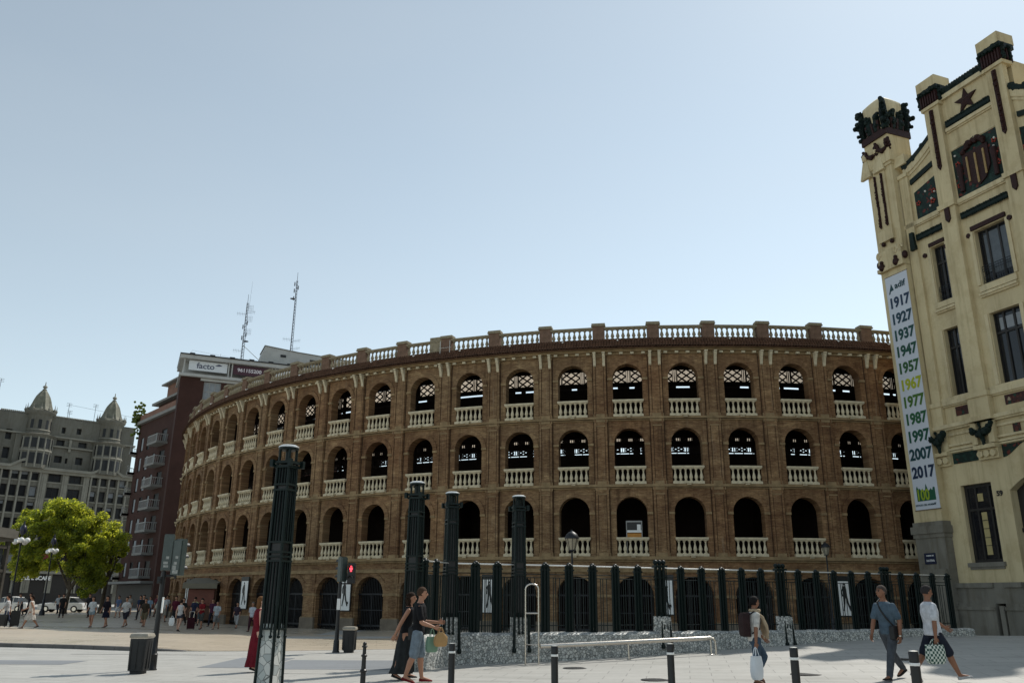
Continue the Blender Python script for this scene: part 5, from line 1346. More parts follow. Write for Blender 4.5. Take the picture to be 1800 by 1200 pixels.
def turret(c):
    k = FG.k; cen = FG.P(c, 0, -.9); base = Vector((cen.x, cen.y, 0)); Z = lambda z: FG.zr + (z - FG.zr) * k
    b = MB(); rr = 2.0 * k
    b.lathe([(rr, Z(17.2)), (rr, Z(21.2)), (rr * 1.10, Z(21.3)), (rr * 1.16, Z(21.5)), (rr * .95, Z(21.62)), (rr * .74, Z(21.7)), (rr * .72, Z(23.9)), (rr * .80, Z(24.15)), (rr * .92, Z(24.4)), (rr * .93, Z(24.6)), (rr * .8, Z(24.7)), (rr * .2, Z(24.75))], base, 28)
    tb = b.build('turret', MT['grey_bldg'], gb, world=True, smooth=True)
    b = MB()
    for i in range(28):
        a = 2 * pi * i / 28; q = Vector((cos(a), sin(a), 0))
        if i % 2 == 0: b.tube(base + q * rr + Vector((0, 0, Z(17.3))), base + q * rr + Vector((0, 0, Z(21.2))), .11 * k, n=6)
    for i in range(12):
        a = 2 * pi * i / 12; q = Vector((cos(a), sin(a), 0)); p0 = base + q * rr * .90 + Vector((0, 0, Z(24.6)))
        b.tube(p0, p0 + Vector((0, 0, 1.0 * k)), .11 * k, .015, 6); b.ball(p0 + Vector((0, 0, .25 * k)), .17 * k, 0, 6, 4)
    b.lathe([(rr * 1.03, Z(19.3)), (rr * 1.06, Z(19.42)), (rr * 1.03, Z(19.55))], base, 28); b.lathe([(rr * .735, Z(22.05)), (rr * .78, Z(22.1)), (rr * .735, Z(22.2))], base, 28)
    b.build_split('turret_trim', MT['grey_trim'], tb, world=True, smooth=True)
    b = MB()
    for i in range(14):
        a0 = 2 * pi * (i + .15) / 14; a1 = 2 * pi * (i + .85) / 14
        for (z0, z1) in ((17.7, 19.1), (19.75, 21.0)):
            for q_ in range(2):
                b0 = a0 + (a1 - a0) * q_ / 2; b1 = a0 + (a1 - a0) * (q_ + 1) / 2; r2 = rr * 1.006
                b.face([base + Vector((cos(b0) * r2, sin(b0) * r2, Z(z0))), base + Vector((cos(b1) * r2, sin(b1) * r2, Z(z0))), base + Vector((cos(b1) * r2, sin(b1) * r2, Z(z1))), base + Vector((cos(b0) * r2, sin(b0) * r2, Z(z1)))])
    for i in range(10):
        a0 = 2 * pi * (i + .28) / 10; a1 = 2 * pi * (i + .70) / 10; r2 = rr * .745
        for q_ in range(2):
            b0 = a0 + (a1 - a0) * q_ / 2; b1 = a0 + (a1 - a0) * (q_ + 1) / 2
            b.face([base + Vector((cos(b0) * r2, sin(b0) * r2, Z(22.3))), base + Vector((cos(b1) * r2, sin(b1) * r2, Z(22.3))), base + Vector((cos(b1) * r2, sin(b1) * r2, Z(23.45))), base + Vector((cos(b0) * r2, sin(b0) * r2, Z(23.45)))])
    b.build_split('pane', MT['far_pane'], tb, world=True, fix=False)
    b = MB(); n = 24; ring = []
    for (r_, z) in ((.84, 24.7), (.76, 24.9), (.65, 25.25), (.57, 25.7), (.50, 26.2), (.41, 26.7), (.28, 27.15), (.16, 27.5), (.10, 27.6)):
        ring.append([base + Vector((cos(2 * pi * j / n) * rr * r_ * (1.07 if j % 3 == 0 else .95), sin(2 * pi * j / n) * rr * r_ * (1.07 if j % 3 == 0 else .95), Z(z))) for j in range(n)])
    b.loft(ring); b.build('dome', MT['dome'], tb, world=True)
    b = MB(); b.lathe([(.14 * k, Z(27.5)), (.30 * k, Z(27.65)), (.13 * k, Z(27.8)), (.30 * k, Z(28.0)), (.24 * k, Z(28.15)), (.07 * k, Z(28.25)), (.04 * k, Z(28.7))], base, 10); b.build('finial', MT['grey_trim'], tb, world=True, smooth=True)
turret(-12.75); turret(-3.85)
def shopfront(parent, F, s0, s1, z1, o=.02):
    b = MB(); fbox(b, F, s0, s1, .05, z1, -.1, o); return b.build('shopfront', MT['win_frame'], parent, world=True)
b = MB(); fbox(b, FG, -20, -.5, 4.3, 4.6, 0, .7); b.build('canopy', MT['grey_trim'], gb, world=True)
shopfront(gb, FG, -20, -.8, 4.25, .05)
b = MB(); b.add_mesh(text_mesh('PULL L SCAPE', 1.05, .03, .04, sx=.95), basis(FG.d, (0, 0, 1), FG.n, FG.P(-10.6, 3.75, .8))); b.build('shop_lettering', MT['white'], gb, world=True)
b = MB(); fbox(b, FG, -11.0, -9.2, 4.9, 6.7, .3, .5); b.build('red_sign', mat('red_shop_sign', (.20, .02, .02), .5, var=.5, scale=1.5), gb, world=True)
# thin roof aerials
b = MB()
for (s, h_) in ((-8.9, 2.6), (-8.7, 1.6), (-17.5, 4.5), (-5.5, 3.0)):
    b.tube(FG.P(s, 24.2, -3), FG.P(s, 24.2 + h_, -3), .05, n=4)
    for q in range(3): b.tube(FG.P(s - .35, 24.2 + h_ - .2 * q, -3), FG.P(s + .35, 24.2 + h_ - .2 * q, -3), .03, n=4)
b.tube(FG.P(-8.9, 26.6, -3), FG.P(3, 26.0, -3), .025, n=4); b.build_split('aerial', MT['iron'], gb, world=True)
# ---------------------------------------------------------------- brown apartment block with white balconies
FA = frame_at(-41.21, 100.0, -41, 1.3)
ab = bldg('apartment_block', FA, 2, 'maroon brick apartment block with stacked white balconies', 'building')
b = MB(); fzs = [19.95 - 2.66 * i for i in range(7)]
hl = []
for z in fzs:
    for (a, c) in ((2.4, 4.2), (5.9, 6.8), (8.4, 9.6), (11.0, 12.0)): hl.append((a, c, z - .1, z + 1.75))
fwall(b, FA, -2, 13.2, 0, 23.6, hl, .3)
# rounded far corner
k = FA.k
for i in range(8):
    a0 = pi / 2 * i / 8; a1 = pi / 2 * (i + 1) / 8; r_ = 2.4
    P = lambda a, z: FA.P(13.2 + r_ * sin(a), z, -r_ + r_ * cos(a))
    b.face([P(a0, 0), P(a1, 0), P(a1, 23.6), P(a0, 23.6)])
b.face([FA.P(15.6, 0, -2.4), FA.P(15.6, 0, -14), FA.P(15.6, 23.6, -14), FA.P(15.6, 23.6, -2.4)])
b.build('wall', MT['apt_brick'], ab, world=True)
b = MB(); fbox(b, FA, -2, 13.6, 23.6, 24.0, -14, .45); fbox(b, FA, -2, 12.6, 26.3, 26.6, -14, -.9); fbox(b, FA, -1, 11.6, 29.0, 29.2, -12, -1.5); b.build_split('roof_slab', MT['balc'], ab, world=True)
b = MB(); fbox(b, FA, -2, 11.8, 24.0, 26.3, -13, -1.6); b.build('penthouse_wall', MT['apt_brick'], ab, world=True)
b = MB(); fbox(b, FA, -2, 11.0, 26.6, 29.0, -13, -2.2); fbox(b, FA, -2, 13.0, 24.0, 24.8, -.2, .25); b.build_split('terrace_wall', MT['apt_brick2'], ab, world=True)
for zi, z in enumerate(fzs):
    sg = z - .3
    m_ = MB(); fbox(m_, FA, 1.7, 5.2, sg, sg + .28, 0, 1.35); bb = m_.build('balcony', MT['balc'], ab, world=True)
    m_ = MB(); 
    for q in range(15): fbox(m_, FA, 1.75 + q * .245, 1.80 + q * .245, sg + .28, sg + 1.1, 1.28, 1.32)
    for q in range(5): fbox(m_, FA, 1.72, 1.76, sg + .28, sg + 1.1, .1 + q * .25, .14 + q * .25)
    fbox(m_, FA, 1.7, 5.2, sg + 1.05, sg + 1.15, 1.25, 1.33); fbox(m_, FA, 1.7, 1.78, sg + 1.05, sg + 1.15, 0, 1.3); m_.build('railing', MT['shutter'], bb, world=True)
    for (a, c, bl) in ((2.4, 4.2, 0), (5.9, 6.8, .9), (8.4, 9.6, .95 if zi % 3 else 0), (11.0, 12.0, .9)):
        simple_window(ab, FA, a, c, z - .1, z + 1.75, -.12, blind=bl)
    m_ = MB()   # rounded corner balconies
    ring = [[FA.P(13.0 + (r_) * sin(a), zz, -2.4 + (r_) * cos(a)) for a in [pi * .62 * j / 12 for j in range(13)]] for (r_, zz) in ((2.3, sg), (3.3, sg), (3.3, sg + .3), (2.3, sg + .3))]
    m_.loft(ring, closed=False); bb = m_.build('corner_balcony', MT['balc'], ab, world=True, fix=False)
    m_ = MB()
    for (a) in [pi * .62 * j / 18 for j in range(19)]:
        p0 = FA.P(13.0 + 3.22 * sin(a), sg + .3, -2.4 + 3.22 * cos(a)); p1 = FA.P(13.0 + 3.22 * sin(a), sg + 1.15, -2.4 + 3.22 * cos(a)); m_.tube(p0, p1, .03, n=4)
    pts = [FA.P(13.0 + 3.22 * sin(a), sg + 1.15, -2.4 + 3.22 * cos(a)) for a in [pi * .62 * j / 12 for j in range(13)]]
    for p0, p1 in zip(pts[:-1], pts[1:]): m_.tube(p0, p1, .05, n=4)
    m_.build('railing', MT['shutter'], bb, world=True)
bk = MB(); fbox(bk, FA, -1.9, 13, .5, 23.3, -3, -.5); bk.build('interior', MT['dark_in'], ab, world=True)
b = MB(); fbox(b, FA, -2, 14.5, 3.1, 3.35, 0, 2.2); b.build('canopy', MT['balc'], ab, world=True)
shopfront(ab, FA, -1.9, 13.1, 3.05, .05)
m_ = MB(); R = random.Random(3)
for i in range(140):
    q = FA.P(13.4 + R.uniform(-.6, 1.2), 24.2 + R.random() * R.random() * 3.2 - R.choice([0, 0, 3.0]) * R.random(), .2 + R.uniform(-.8, .6)); m_.ball(q, .28 * R.uniform(.5, 1.2), 0, 5, 3)
m_.build('terrace_plants', MT['leaf2'], ab, world=True)
# ---------------------------------------------------------------- brick office tower with roof signs
FT = frame_at(-40.40, 98.0, 66, 1.25)
tb_ = bldg('office_tower', FT, 0, 'tall maroon brick building with a white sign storey on top', 'building')
b = MB(); b.uv = None
hl = [(2.75 + 2.65 * i, 4.75 + 2.65 * i, 24.7 - 3.0 * j, 27.0 - 3.0 * j) for i in range(6) for j in range(3)]
fwall(b, FT, 0, 20, 0, 27.4, hl, .4)
b.face([FT.P(0, 0, 0), FT.P(0, 0, -6.5), FT.P(0, 27.4, -6.5), FT.P(0, 27.4, 0)]); b.face([FT.P(20, 0, 0), FT.P(20, 0, -6.5), FT.P(20, 27.4, -6.5), FT.P(20, 27.4, 0)]); b.face([FT.P(0, 0, -6.5), FT.P(20, 0, -6.5), FT.P(20, 27.4, -6.5), FT.P(0, 27.4, -6.5)])
b.build('wall', MT['apt_brick'], tb_, world=True)
bk = MB(); fbox(bk, FT, .3, 19.7, 15, 27.1, -5, -.8); bk.build('interior', MT['dark_in'], tb_, world=True)
for i in range(6):
    for j in range(3):
        a, c, z0, z1 = hl[i * 3 + j]; w_ = simple_window(tb_, FT, a, c, z0, z1, -.22, m=MT['win_pale'] if j == 0 else None, cols=3, fr_=.10, frame=MT['shutter'])
        m_ = MB(); fbox(m_, FT, a + .1, c - .1, z0 + 1.05, z0 + 1.15, -.24, -.16); m_.build('transom', MT['shutter'], w_, world=True)
b = MB(); fbox(b, FT, -.25, 20.2, 27.4, 27.75, -6.7, .5); fbox(b, FT, 2.3, 20, 27.05, 27.38, 0, .12); fbox(b, FT, -.35, 20.3, 29.55, 30.0, -6.8, .75)
for s in (.15, 5.35, 5.75, 10.6, 11.0, 15.6, 16.0): fbox(b, FT, s, s + .14, 27.75, 29.55, .1, .35)
b.build_split('sign_frame', MT['offwhite'], tb_, world=True)
b = MB(); fbox(b, FT, -.40, 20.35, 30.0, 30.14, -6.9, .85)
for i in range(9): fbox(b, FT, .7 + i * 2.35, 1.3 + i * 2.35, 30.14, 30.36, -.3, .5)
b.build_split('roof_edge', MT['black'], tb_, world=True)
b = MB(); fbox(b, FT, .2, 20, 27.75, 29.55, -6, -1.2); b.build('top_storey', MT['offwhite'], tb_, world=True)
signs = [(.75, 5.25, (.66, .69, .72), 'facto', (.10, .11, .16), 1.0), (5.95, 10.5, (.06, .018, .03), '961155200', (.70, .66, .70), .62), (11.15, 15.5, (.66, .69, .72), 'facto   ', (.45, .47, .58), .62)]
for i, (a, c, col, tx, tc, sz) in enumerate(signs):
    m_ = MB(); fbox(m_, FT, a, c, 28.25, 29.45, .12, .20); sg = m_.build('sign_panel', mat('sign_base_%s' % ('white', 'maroon', 'pale')[i], col, .5, var=.05), tb_, world=True)
    m_ = MB(); m_.add_mesh(text_mesh(tx, sz * FT.k, .02, .01, sx=1.05), basis(FT.d, (0, 0, 1), FT.n, FT.P((a + c) / 2 - .3, 28.85, .22)))
    if i == 2:
        fprism(m_, FT, [(c - 1.4, 28.85), (c - 1.0, 29.2), (c - .6, 28.85), (c - 1.0, 28.5)], .2, .22)
        for z in (28.5, 28.36): fbox(m_, FT, a + .5, a + 2.3, z, z + .05, .2, .212)
    if i == 0: fprism(m_, FT, [(c - 1.5, 29.05), (c - 1.0, 29.3), (c - .6, 29.1), (c - 1.0, 29.0)], .2, .22)
    m_.build_split('lettering', mat('sign_ink_%d' % i, tc, .6, var=.05, bmp=0), sg, world=True)
# white plant room on the roof
b = MB()
fprism(b, FT, [(9.0, 30.1), (21, 30.1), (21, 32.0), (14, 32.35), (9.7, 32.75), (9.3, 31.2)], -5.5, -1.0); b.build('plant_room', MT['offwhite'], tb_, world=True)
b = MB(); fbox(b, FT, 11.7, 12.4, 31.5, 31.85, -1.0, -.95); fbox(b, FT, 15.5, 16.9, 31.0, 31.6, -1.0, -.95); b.build_split('vent', MT['black'], tb_, world=True)
b = MB(); fbox(b, FT, 9.5, 21.1, 32.4, 32.5, -5.6, -.9) if False else fprism(b, FT, [(9.6, 32.75), (14, 32.35), (21.1, 32.0), (21.1, 32.08), (14, 32.45), (9.6, 32.85)], -5.6, -.9); b.build('plant_room_roof', MT['balc'], tb_, world=True)
# thin roof rail
b = MB()
for s in (1.0, 4.5): b.tube(FT.P(s, 30.1, -3), FT.P(s, 31.6, -3), .02, n=4)
b.tube(FT.P(1.0, 31.6, -3), FT.P(9.2, 31.0, -3), .015, n=4); b.tube(FT.P(7.2, 33.0, -3), FT.P(9.4, 31.2, -3), .05, n=5); b.tube(FT.P(7.6, 30.6, -3), FT.P(9.4, 31.0, -3), .03, n=4)
b.build_split('roof_rail', MT['steel'], tb_, world=True)
def mast(s, o, z0, z1, w_, label, items, whip=0):
    p = FT.P(s, z0, o); k = FT.k; H_ = (z1 - z0) * k
    t = thing('antenna_mast', (p.x, p.y, p.z), label, 'antenna', 'radio masts on the office roof')
    b = MB()
    for i in range(3):
        a = 2 * pi * i / 3; b.tube((w_ * cos(a), w_ * sin(a), 0), (w_ * .55 * cos(a), w_ * .55 * sin(a), H_), .045, .035, 5)
    n = int(H_ / .55)
    for j in range(n):
        for i in range(3):
            a = 2 * pi * i / 3; c = 2 * pi * (i + 1) / 3; za, zb = H_ * j / n, H_ * (j + 1) / n; ra, rb = w_ * (1 - .45 * j / n), w_ * (1 - .45 * (j + 1) / n)
            b.tube((ra * cos(a), ra * sin(a), za), (rb * cos(c), rb * sin(c), zb), .018, n=4)
    b.tube((0, 0, H_), (0, 0, H_ + 1.5), .04, .03, 5)
    if whip: b.tube((.3, 0, H_ - 1), (.45, 0, H_ + whip), .018, .01, 4)
    b.build('lattice', MAST, t)
    m_ = MB()
    for (z, kind, sd) in items:
        z *= H_
        if kind == 'dish': m_.lathe([(.05, 0), (.42, .12), (.44, .16)], (sd * .45, -.25, z), 10); m_.tube((0, 0, z + .05), (sd * .45, -.25, z + .05), .03, n=4)
        if kind == 'yagi':
            m_.tube((0, 0, z), (sd * 1.5, -.3, z + .1), .02, n=4)
            for q in range(5): m_.tube((sd * (.4 + .25 * q), -.08 * q, z - .3), (sd * (.4 + .25 * q), -.08 * q, z + .35), .012, n=4)
        if kind == 'panel': m_.box((sd * .32, -.15, z), (.14, .12, .7)); m_.tube((0, 0, z), (sd * .32, -.1, z), .02, n=4)
        if kind == 'grid':
            for q in range(4): m_.tube((sd * .25, 0, z - .5 + q * .3), (sd * 1.0, -.1, z - .5 + q * .3), .014, n=4)
            for q in range(4): m_.tube((sd * (.25 + .25 * q), 0, z - .55), (sd * (.25 + .25 * q), 0, z + .45), .014, n=4)
    m_.build_split('aerial', MAST, t)
MAST = mat('dull_mast_metal', (.10, .11, .13), .6, metal=.3, var=.3)
mast(7.15, -3.2, 30.1, 39.0, .26, 'shorter mast crowded with aerials, left of the two', [(.10, 'yagi', 1), (.12, 'yagi', -1), (.25, 'yagi', -1), (.38, 'dish', 1), (.45, 'panel', -1), (.55, 'grid', 1), (.62, 'panel', -1), (.68, 'panel', 1), (.75, 'grid', 1), (.82, 'yagi', -1), (.84, 'yagi', 1), (.92, 'grid', 1), (.5, 'panel', 1)], whip=3.8)
mast(13.3, -3.2, 32.3, 43.2, .22, 'taller slim mast, right of the two on the office roof', [(.2, 'yagi', 1), (.22, 'yagi', -1), (.1, 'yagi', 1), (.74, 'dish', -1), (.76, 'panel', -1), (.86, 'panel', -1), (.90, 'panel', 1), (.95, 'panel', -1)])
# ================================================================ TREES, KIOSK, GLOBE LAMPS, CARS
def leaf_cloud(clumps, n_leaf, size, seed):
    R = random.Random(seed); A, B_ = MB(), MB()
    for (cx, cy, cz, r, yel) in clumps:
        for i in range(n_leaf):
            th = R.uniform(0, 2 * pi); u = R.uniform(-1, 1); rr = r * (R.random() ** .45)
            p = Vector((cx + rr * sqrt(1 - u * u) * cos(th), cy + rr * sqrt(1 - u * u) * sin(th), cz + rr * u * .8))
            d = Vector((R.gauss(0, 1), R.gauss(0, 1), R.gauss(0, .7))).normalized(); e = d.orthogonal().normalized(); f = d.cross(e)
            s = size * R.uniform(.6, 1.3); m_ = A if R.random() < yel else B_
            m_.face([p - e * s, p + f * s * .55, p + e * s, p - f * s * .55])
    return A, B_
def tree(loc, label, crown, trunk_h, lean, n_clump, n_leaf, size, seed, yel=.6, group='plane trees on the square'):
    """crown: list of (dx, dy, z, rx, rz) ellipsoids filled with leaf clumps"""
    R = random.Random(seed); x0, y0 = loc; z0 = gz(x0, y0) + .1
    t = thing('plane_tree', (x0, y0, z0), label, 'tree', group)
    clumps = []; tips = []
    for (dx, dy, zc, rx, rz_, w_) in crown:
        for i in range(int(n_clump * w_)):
            th = R.uniform(0, 2 * pi); u = R.uniform(-.85, 1); q = R.random() ** .38
            c = (dx + rx * q * sqrt(1 - u * u) * cos(th), dy + rx * q * sqrt(1 - u * u) * sin(th) * .8, zc + rz_ * q * u)
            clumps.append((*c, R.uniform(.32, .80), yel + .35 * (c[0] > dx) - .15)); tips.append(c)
    A, B_ = leaf_cloud(clumps, n_leaf, size, seed + 1)
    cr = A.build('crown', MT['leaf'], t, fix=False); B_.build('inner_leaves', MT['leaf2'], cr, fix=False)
    b = MB(); f = Vector((lean, 0, trunk_h)); b.tube((0, 0, -.1), f, .22, .15, 10); b.ball(f, .16)
    b.lathe([(.34, -.1), (.26, .15), (.21, .5)], n=10)
    for i in range(7):
        c = Vector(tips[int(len(tips) * (i + .5) / 7)]); m_ = f.lerp(c, .5) + Vector((0, 0, .5)); b.tube(f, m_, .12, .07, 7); b.ball(m_, .075); b.tube(m_, c, .07, .025, 6)
        c2 = Vector(tips[int(len(tips) * (i + .2) / 7)]); b.tube(m_, c2, .05, .02, 5)
    b.build('trunk', MT['bark'], t, smooth=True)
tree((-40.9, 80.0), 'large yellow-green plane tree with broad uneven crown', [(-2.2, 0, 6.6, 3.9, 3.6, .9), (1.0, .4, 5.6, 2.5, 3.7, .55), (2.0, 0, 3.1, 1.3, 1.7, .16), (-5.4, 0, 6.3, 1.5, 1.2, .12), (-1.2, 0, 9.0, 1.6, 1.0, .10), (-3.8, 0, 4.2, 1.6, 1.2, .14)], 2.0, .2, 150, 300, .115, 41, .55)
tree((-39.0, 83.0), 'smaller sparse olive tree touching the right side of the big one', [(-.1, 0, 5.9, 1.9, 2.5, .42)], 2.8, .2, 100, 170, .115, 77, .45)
# ---- globe lamps
def globe_lamp(loc, H_, label, s=1.0):
    t = thing('globe_lamp', (loc[0], loc[1], gz(*loc) + .1), label, 'street lamp', 'ornate lamps with white globes')
    b = MB(); b.lathe([(.22, 0), (.22, .3), (.12, .5), (.10, 1.2), (.06, 1.3), (.05, H_ - 1.6), (.09, H_ - 1.5), (.05, H_ - 1.3), (.04, H_ - .2), (.10, H_ - .1), (.01, H_ + .2)], n=12); b.build('pole', MT['iron'], t, smooth=True)
    b = MB(); g = MB()
    for i in range(5):
        a = 2 * pi * i / 5 + .2; q = Vector((cos(a), sin(a), 0)) * .34 * s
        p = [Vector((0, 0, H_ - .9)), q * .5 + Vector((0, 0, H_ - .45)), q + Vector((0, 0, H_ - .65)), q + Vector((0, 0, H_ - .95))]; b.path(p, .025, 6)
        o = MB(); o.ball(q + Vector((0, 0, H_ - 1.2 - .12 * (i % 2))), .17 * s, n=12, m=8); o.build('globe', MT['white'], t, smooth=True)
    o = MB(); o.ball((0, 0, H_ - .45), .20 * s, n=12, m=8, sz=1.6); o.build('crown_ornament', mat('blue_black_iron_%d' % int(s * 10), (.02, .022, .05), .4), t, smooth=True)
    b.build_split('arm', MT['iron'], t, smooth=True)
globe_lamp((-35.6, 62.0), 6.6, 'nearer lamp with white globes against the left of the tree', 1.15)
globe_lamp((-38.6, 72.0), 6.4, 'farther lamp with white globes in the middle of the tree', 1.0)
# ---- kiosk at the left edge
KX, KY = -22.0, 35.2
t = thing('kiosk', (KX - 1.3, KY + 1.2, .12), 'grey metal and glass kiosk with flat roof at the left edge', 'kiosk')
KM = mat('kiosk_bronze', (.085, .08, .07), .45, metal=.3, var=.3)
b = MB()
for x in (-1.2, 1.2):
    for y in (-1.1, 1.1): b.box((x, y, 2.0), (.16, .16, 4.0))
b.box((0, 0, .1), (2.6, 2.4, .2)); b.box((0, 0, 2.55), (2.5, 2.3, .12)); b.box((0, 0, 3.55), (2.5, 2.3, .14)); b.box((0, -1.12, 1.4), (.9, .1, 2.4)); b.box((1.16, 0, 1.3), (.10, 2.0, 2.5)); b.build('frame', KM, t)
b = MB(); b.box((0, 0, 4.10), (2.9, 2.7, .34)); b.box((0, 0, 4.30), (2.7, 2.5, .08)); b.box((0, 0, 3.86), (2.7, 2.5, .14)); b.build('roof', mat('kiosk_roof', (.12, .115, .10), .5, var=.3), t)
b = MB(); b.box((0, -1.06, 3.05), (2.2, .03, .88)); b.box((1.1, 0, 3.05), (.03, 2.0, .88)); b.box((-.7, -1.06, 1.4), (.9, .03, 2.2)); b.build_split('glass', MT['glass'], t)
b = MB(); b.box((1.235, .35, 2.62), (.05, .62, .52)); s_ = b.build('notice', MT['white'], t)
b = MB()
for i in range(4): b.box((1.262, .35 + .02 * (i % 2), 2.74 - .075 * i), (.004, .40 - .06 * i, .03))
b.build('print', mat('notice_print', (.25, .12, .12), .6), s_)
# ---- yellow direction boards on a pole
t = thing('direction_sign', (-36.6, 60.0, .12), 'two stacked mustard boards on a pole behind the kiosk', 'sign')
b = MB(); b.tube((0, 0, 0), (0, 0, 4.1), .05, n=8); b.build('pole', MT['iron'], t)
for z in (3.85, 2.95):
    b = MB(); b.prism([(-.85, -.38), (.62, -.38), (.80, 0), (.62, .38), (-.85, .38)], -.08, -.02, lambda a, c, d: (a, d, z + c)); b.build('board', mat('mustard_board_%d' % int(z * 10), (.33, .20, .05), .5), t)
# ---- parked white cars beyond the plaza
def car(loc, rz, label, h=1.45):
    t = thing('parked_car', (loc[0], loc[1], gz(*loc) + .12), label, 'car', 'white cars parked beyond the plaza', rz)
    L_, W_ = 4.3, 1.72
    low = [(-2.15, .30), (-2.12, .72), (-1.55, .86), (-.85, .92), (1.35, .95), (2.0, .90), (2.12, .60), (2.12, .30)]
    b = MB(); ring = []
    for y, q in ((-W_ / 2, .93), (-W_ / 2 + .08, 1), (W_ / 2 - .08, 1), (W_ / 2, .93)): ring.append([(x * (.985 if q < 1 else 1), y, .3 + (z - .3) * q) for x, z in low])
    b.loft(ring); b.build('body', mat('white_car_paint_%d' % int(abs(loc[0])), (.62, .63, .63), .25, var=.05, coat=.5), t, smooth=True)
    top = [(-.95, .90), (-.30, 1.38), (.35, 1.45), (1.10, 1.40), (1.75, .93)]
    b = MB(); b.loft([[(x, y * (1 if z < 1 else .84), z - .03) for x, z in top] for y in (-W_ / 2 + .06, W_ / 2 - .06)]); b.build('windows', MT['glass'], t)
    b = MB(); b.loft([[(x, y, z) for x, z in ((-.30, 1.39), (.35, 1.46), (1.10, 1.41), (1.10, 1.36), (.35, 1.41), (-.30, 1.34))] for y in (-W_ / 2 * .84, W_ / 2 * .84)])
    for x in (-.05, .75):
        for sy in (-1, 1): b.tube((x, sy * (W_ / 2 - .07), .92), (x + .02, sy * W_ / 2 * .83, 1.39), .035, n=6)
    b.build('roof', MT['white'], t)
    for x in (-1.35, 1.32):
        for sy in (-1, 1):
            w_ = MB(); w_.tube((x, sy * (W_ / 2 - .2), .32), (x, sy * (W_ / 2 + .01), .32), .32, n=20); wh = w_.build('wheel', MT['rubber'], t)
            w_ = MB(); w_.tube((x, sy * (W_ / 2 + .0), .32), (x, sy * (W_ / 2 + .02), .32), .19, n=14); w_.build('rim', MT['steel'], wh)
    b = MB()
    for sy in (-1, 1): b.box((-2.12, sy * .6, .66), (.06, .3, .14))
    b.build_split('headlight', MT['glass'], t)
car((-49.0, 85.0), .1, 'white parked car at far left behind the woman with suitcase'); car((-44.4, 86.6), .12, 'white parked car beyond the plaza, right of the other white car')

# ---- small booth by the foot of the bullring
bx_, by_ = -21.6, 61.5
t = thing('market_booth', (bx_, by_, plaza_h(bx_)), 'small brown booth with cream canopy behind the traffic light pole', 'booth')
b = MB(); b.box((0, 0, 1.15), (2.0, 1.4, 2.3)); b.build('cabin', mat('booth_brown', (.10, .045, .025), .7, var=.3), t)
b = MB(); b.box((0, -.82, 1.5), (1.8, .05, 1.1)); b.build('hatch', mat('booth_maroon', (.17, .05, .03), .6, var=.3), t)
b = MB(); b.loft([[(-1.2, -1.3, 2.35), (1.2, -1.3, 2.35), (1.2, .9, 2.75), (-1.2, .9, 2.75)], [(-1.2, -1.3, 2.45), (1.2, -1.3, 2.45), (1.2, .9, 2.85), (-1.2, .9, 2.85)]]); b.box((0, -1.3, 2.25), (2.4, .03, .3)); b.build('canopy', mat('canopy_cream', (.17, .15, .11), .8, var=.2), t)
# ================================================================ PEOPLE
def remesh(mb, vox, smooth=1):
    me = mb.mesh('tmp', MT['black']); ob = bpy.data.objects.new('tmp', me); COL.objects.link(ob)
    r = ob.modifiers.new('r', 'REMESH'); r.mode = 'VOXEL'; r.voxel_size = vox; r.adaptivity = 0
    if smooth: s_ = ob.modifiers.new('s', 'SMOOTH'); s_.iterations = smooth; s_.factor = .6
    dg = bpy.context.evaluated_depsgraph_get(); dg.update(); out = bpy.data.meshes.new_from_object(ob.evaluated_get(dg))
    bpy.data.objects.remove(ob); bpy.data.meshes.remove(me); return out
def limb(mb, pts, rad, n=12, flat=1.0):
    """tapered limb through joints, rings blended at the bends; closed with round ends"""
    P = [Vector(p) for p in pts]; Q = []; R = []
    for i in range(len(P) - 1):
        m_ = 5
        for j in range(m_ + (1 if i == len(P) - 2 else 0)):
            t = j / m_; Q.append(P[i].lerp(P[i + 1], t)); R.append(rad[i] + (rad[i + 1] - rad[i]) * t)
    rings = []
    for i, q in enumerate(Q):
        d = (Q[min(i + 1, len(Q) - 1)] - Q[max(i - 1, 0)]).normalized()
        x = d.cross(Vector((0, 1, 0.001))); x = x.normalized() if x.length > .1 else Vector((1, 0, 0)); y = d.cross(x)
        if y.y < 0: x, y = -x, -y
        rings.append([q + x * R[i] * cos(a) + y * R[i] * flat * sin(a) for a in [2 * pi * k / n for k in range(n)]])
    mb.loft(rings); mb.ball(P[0], rad[0] * .98, n=n, m=8); mb.ball(P[-1], rad[-1] * .98, n=n, m=8)
def torso_rings(mb, spec, n=16):
    mb.loft([[c + Vector((a * cos(t), b_ * sin(t), 0)) for t in [2 * pi * k / n for k in range(n)]] for (c, a, b_) in spec])
CL = {}
sx_ = lambda s_: -1 if s_ == 'L' else 1
def clm(c, name='cloth'):
    k = tuple(round(x, 3) for x in c)
    if k not in CL: CL[k] = cloth('%s_%d' % (name, len(CL)), c)
    return CL[k]
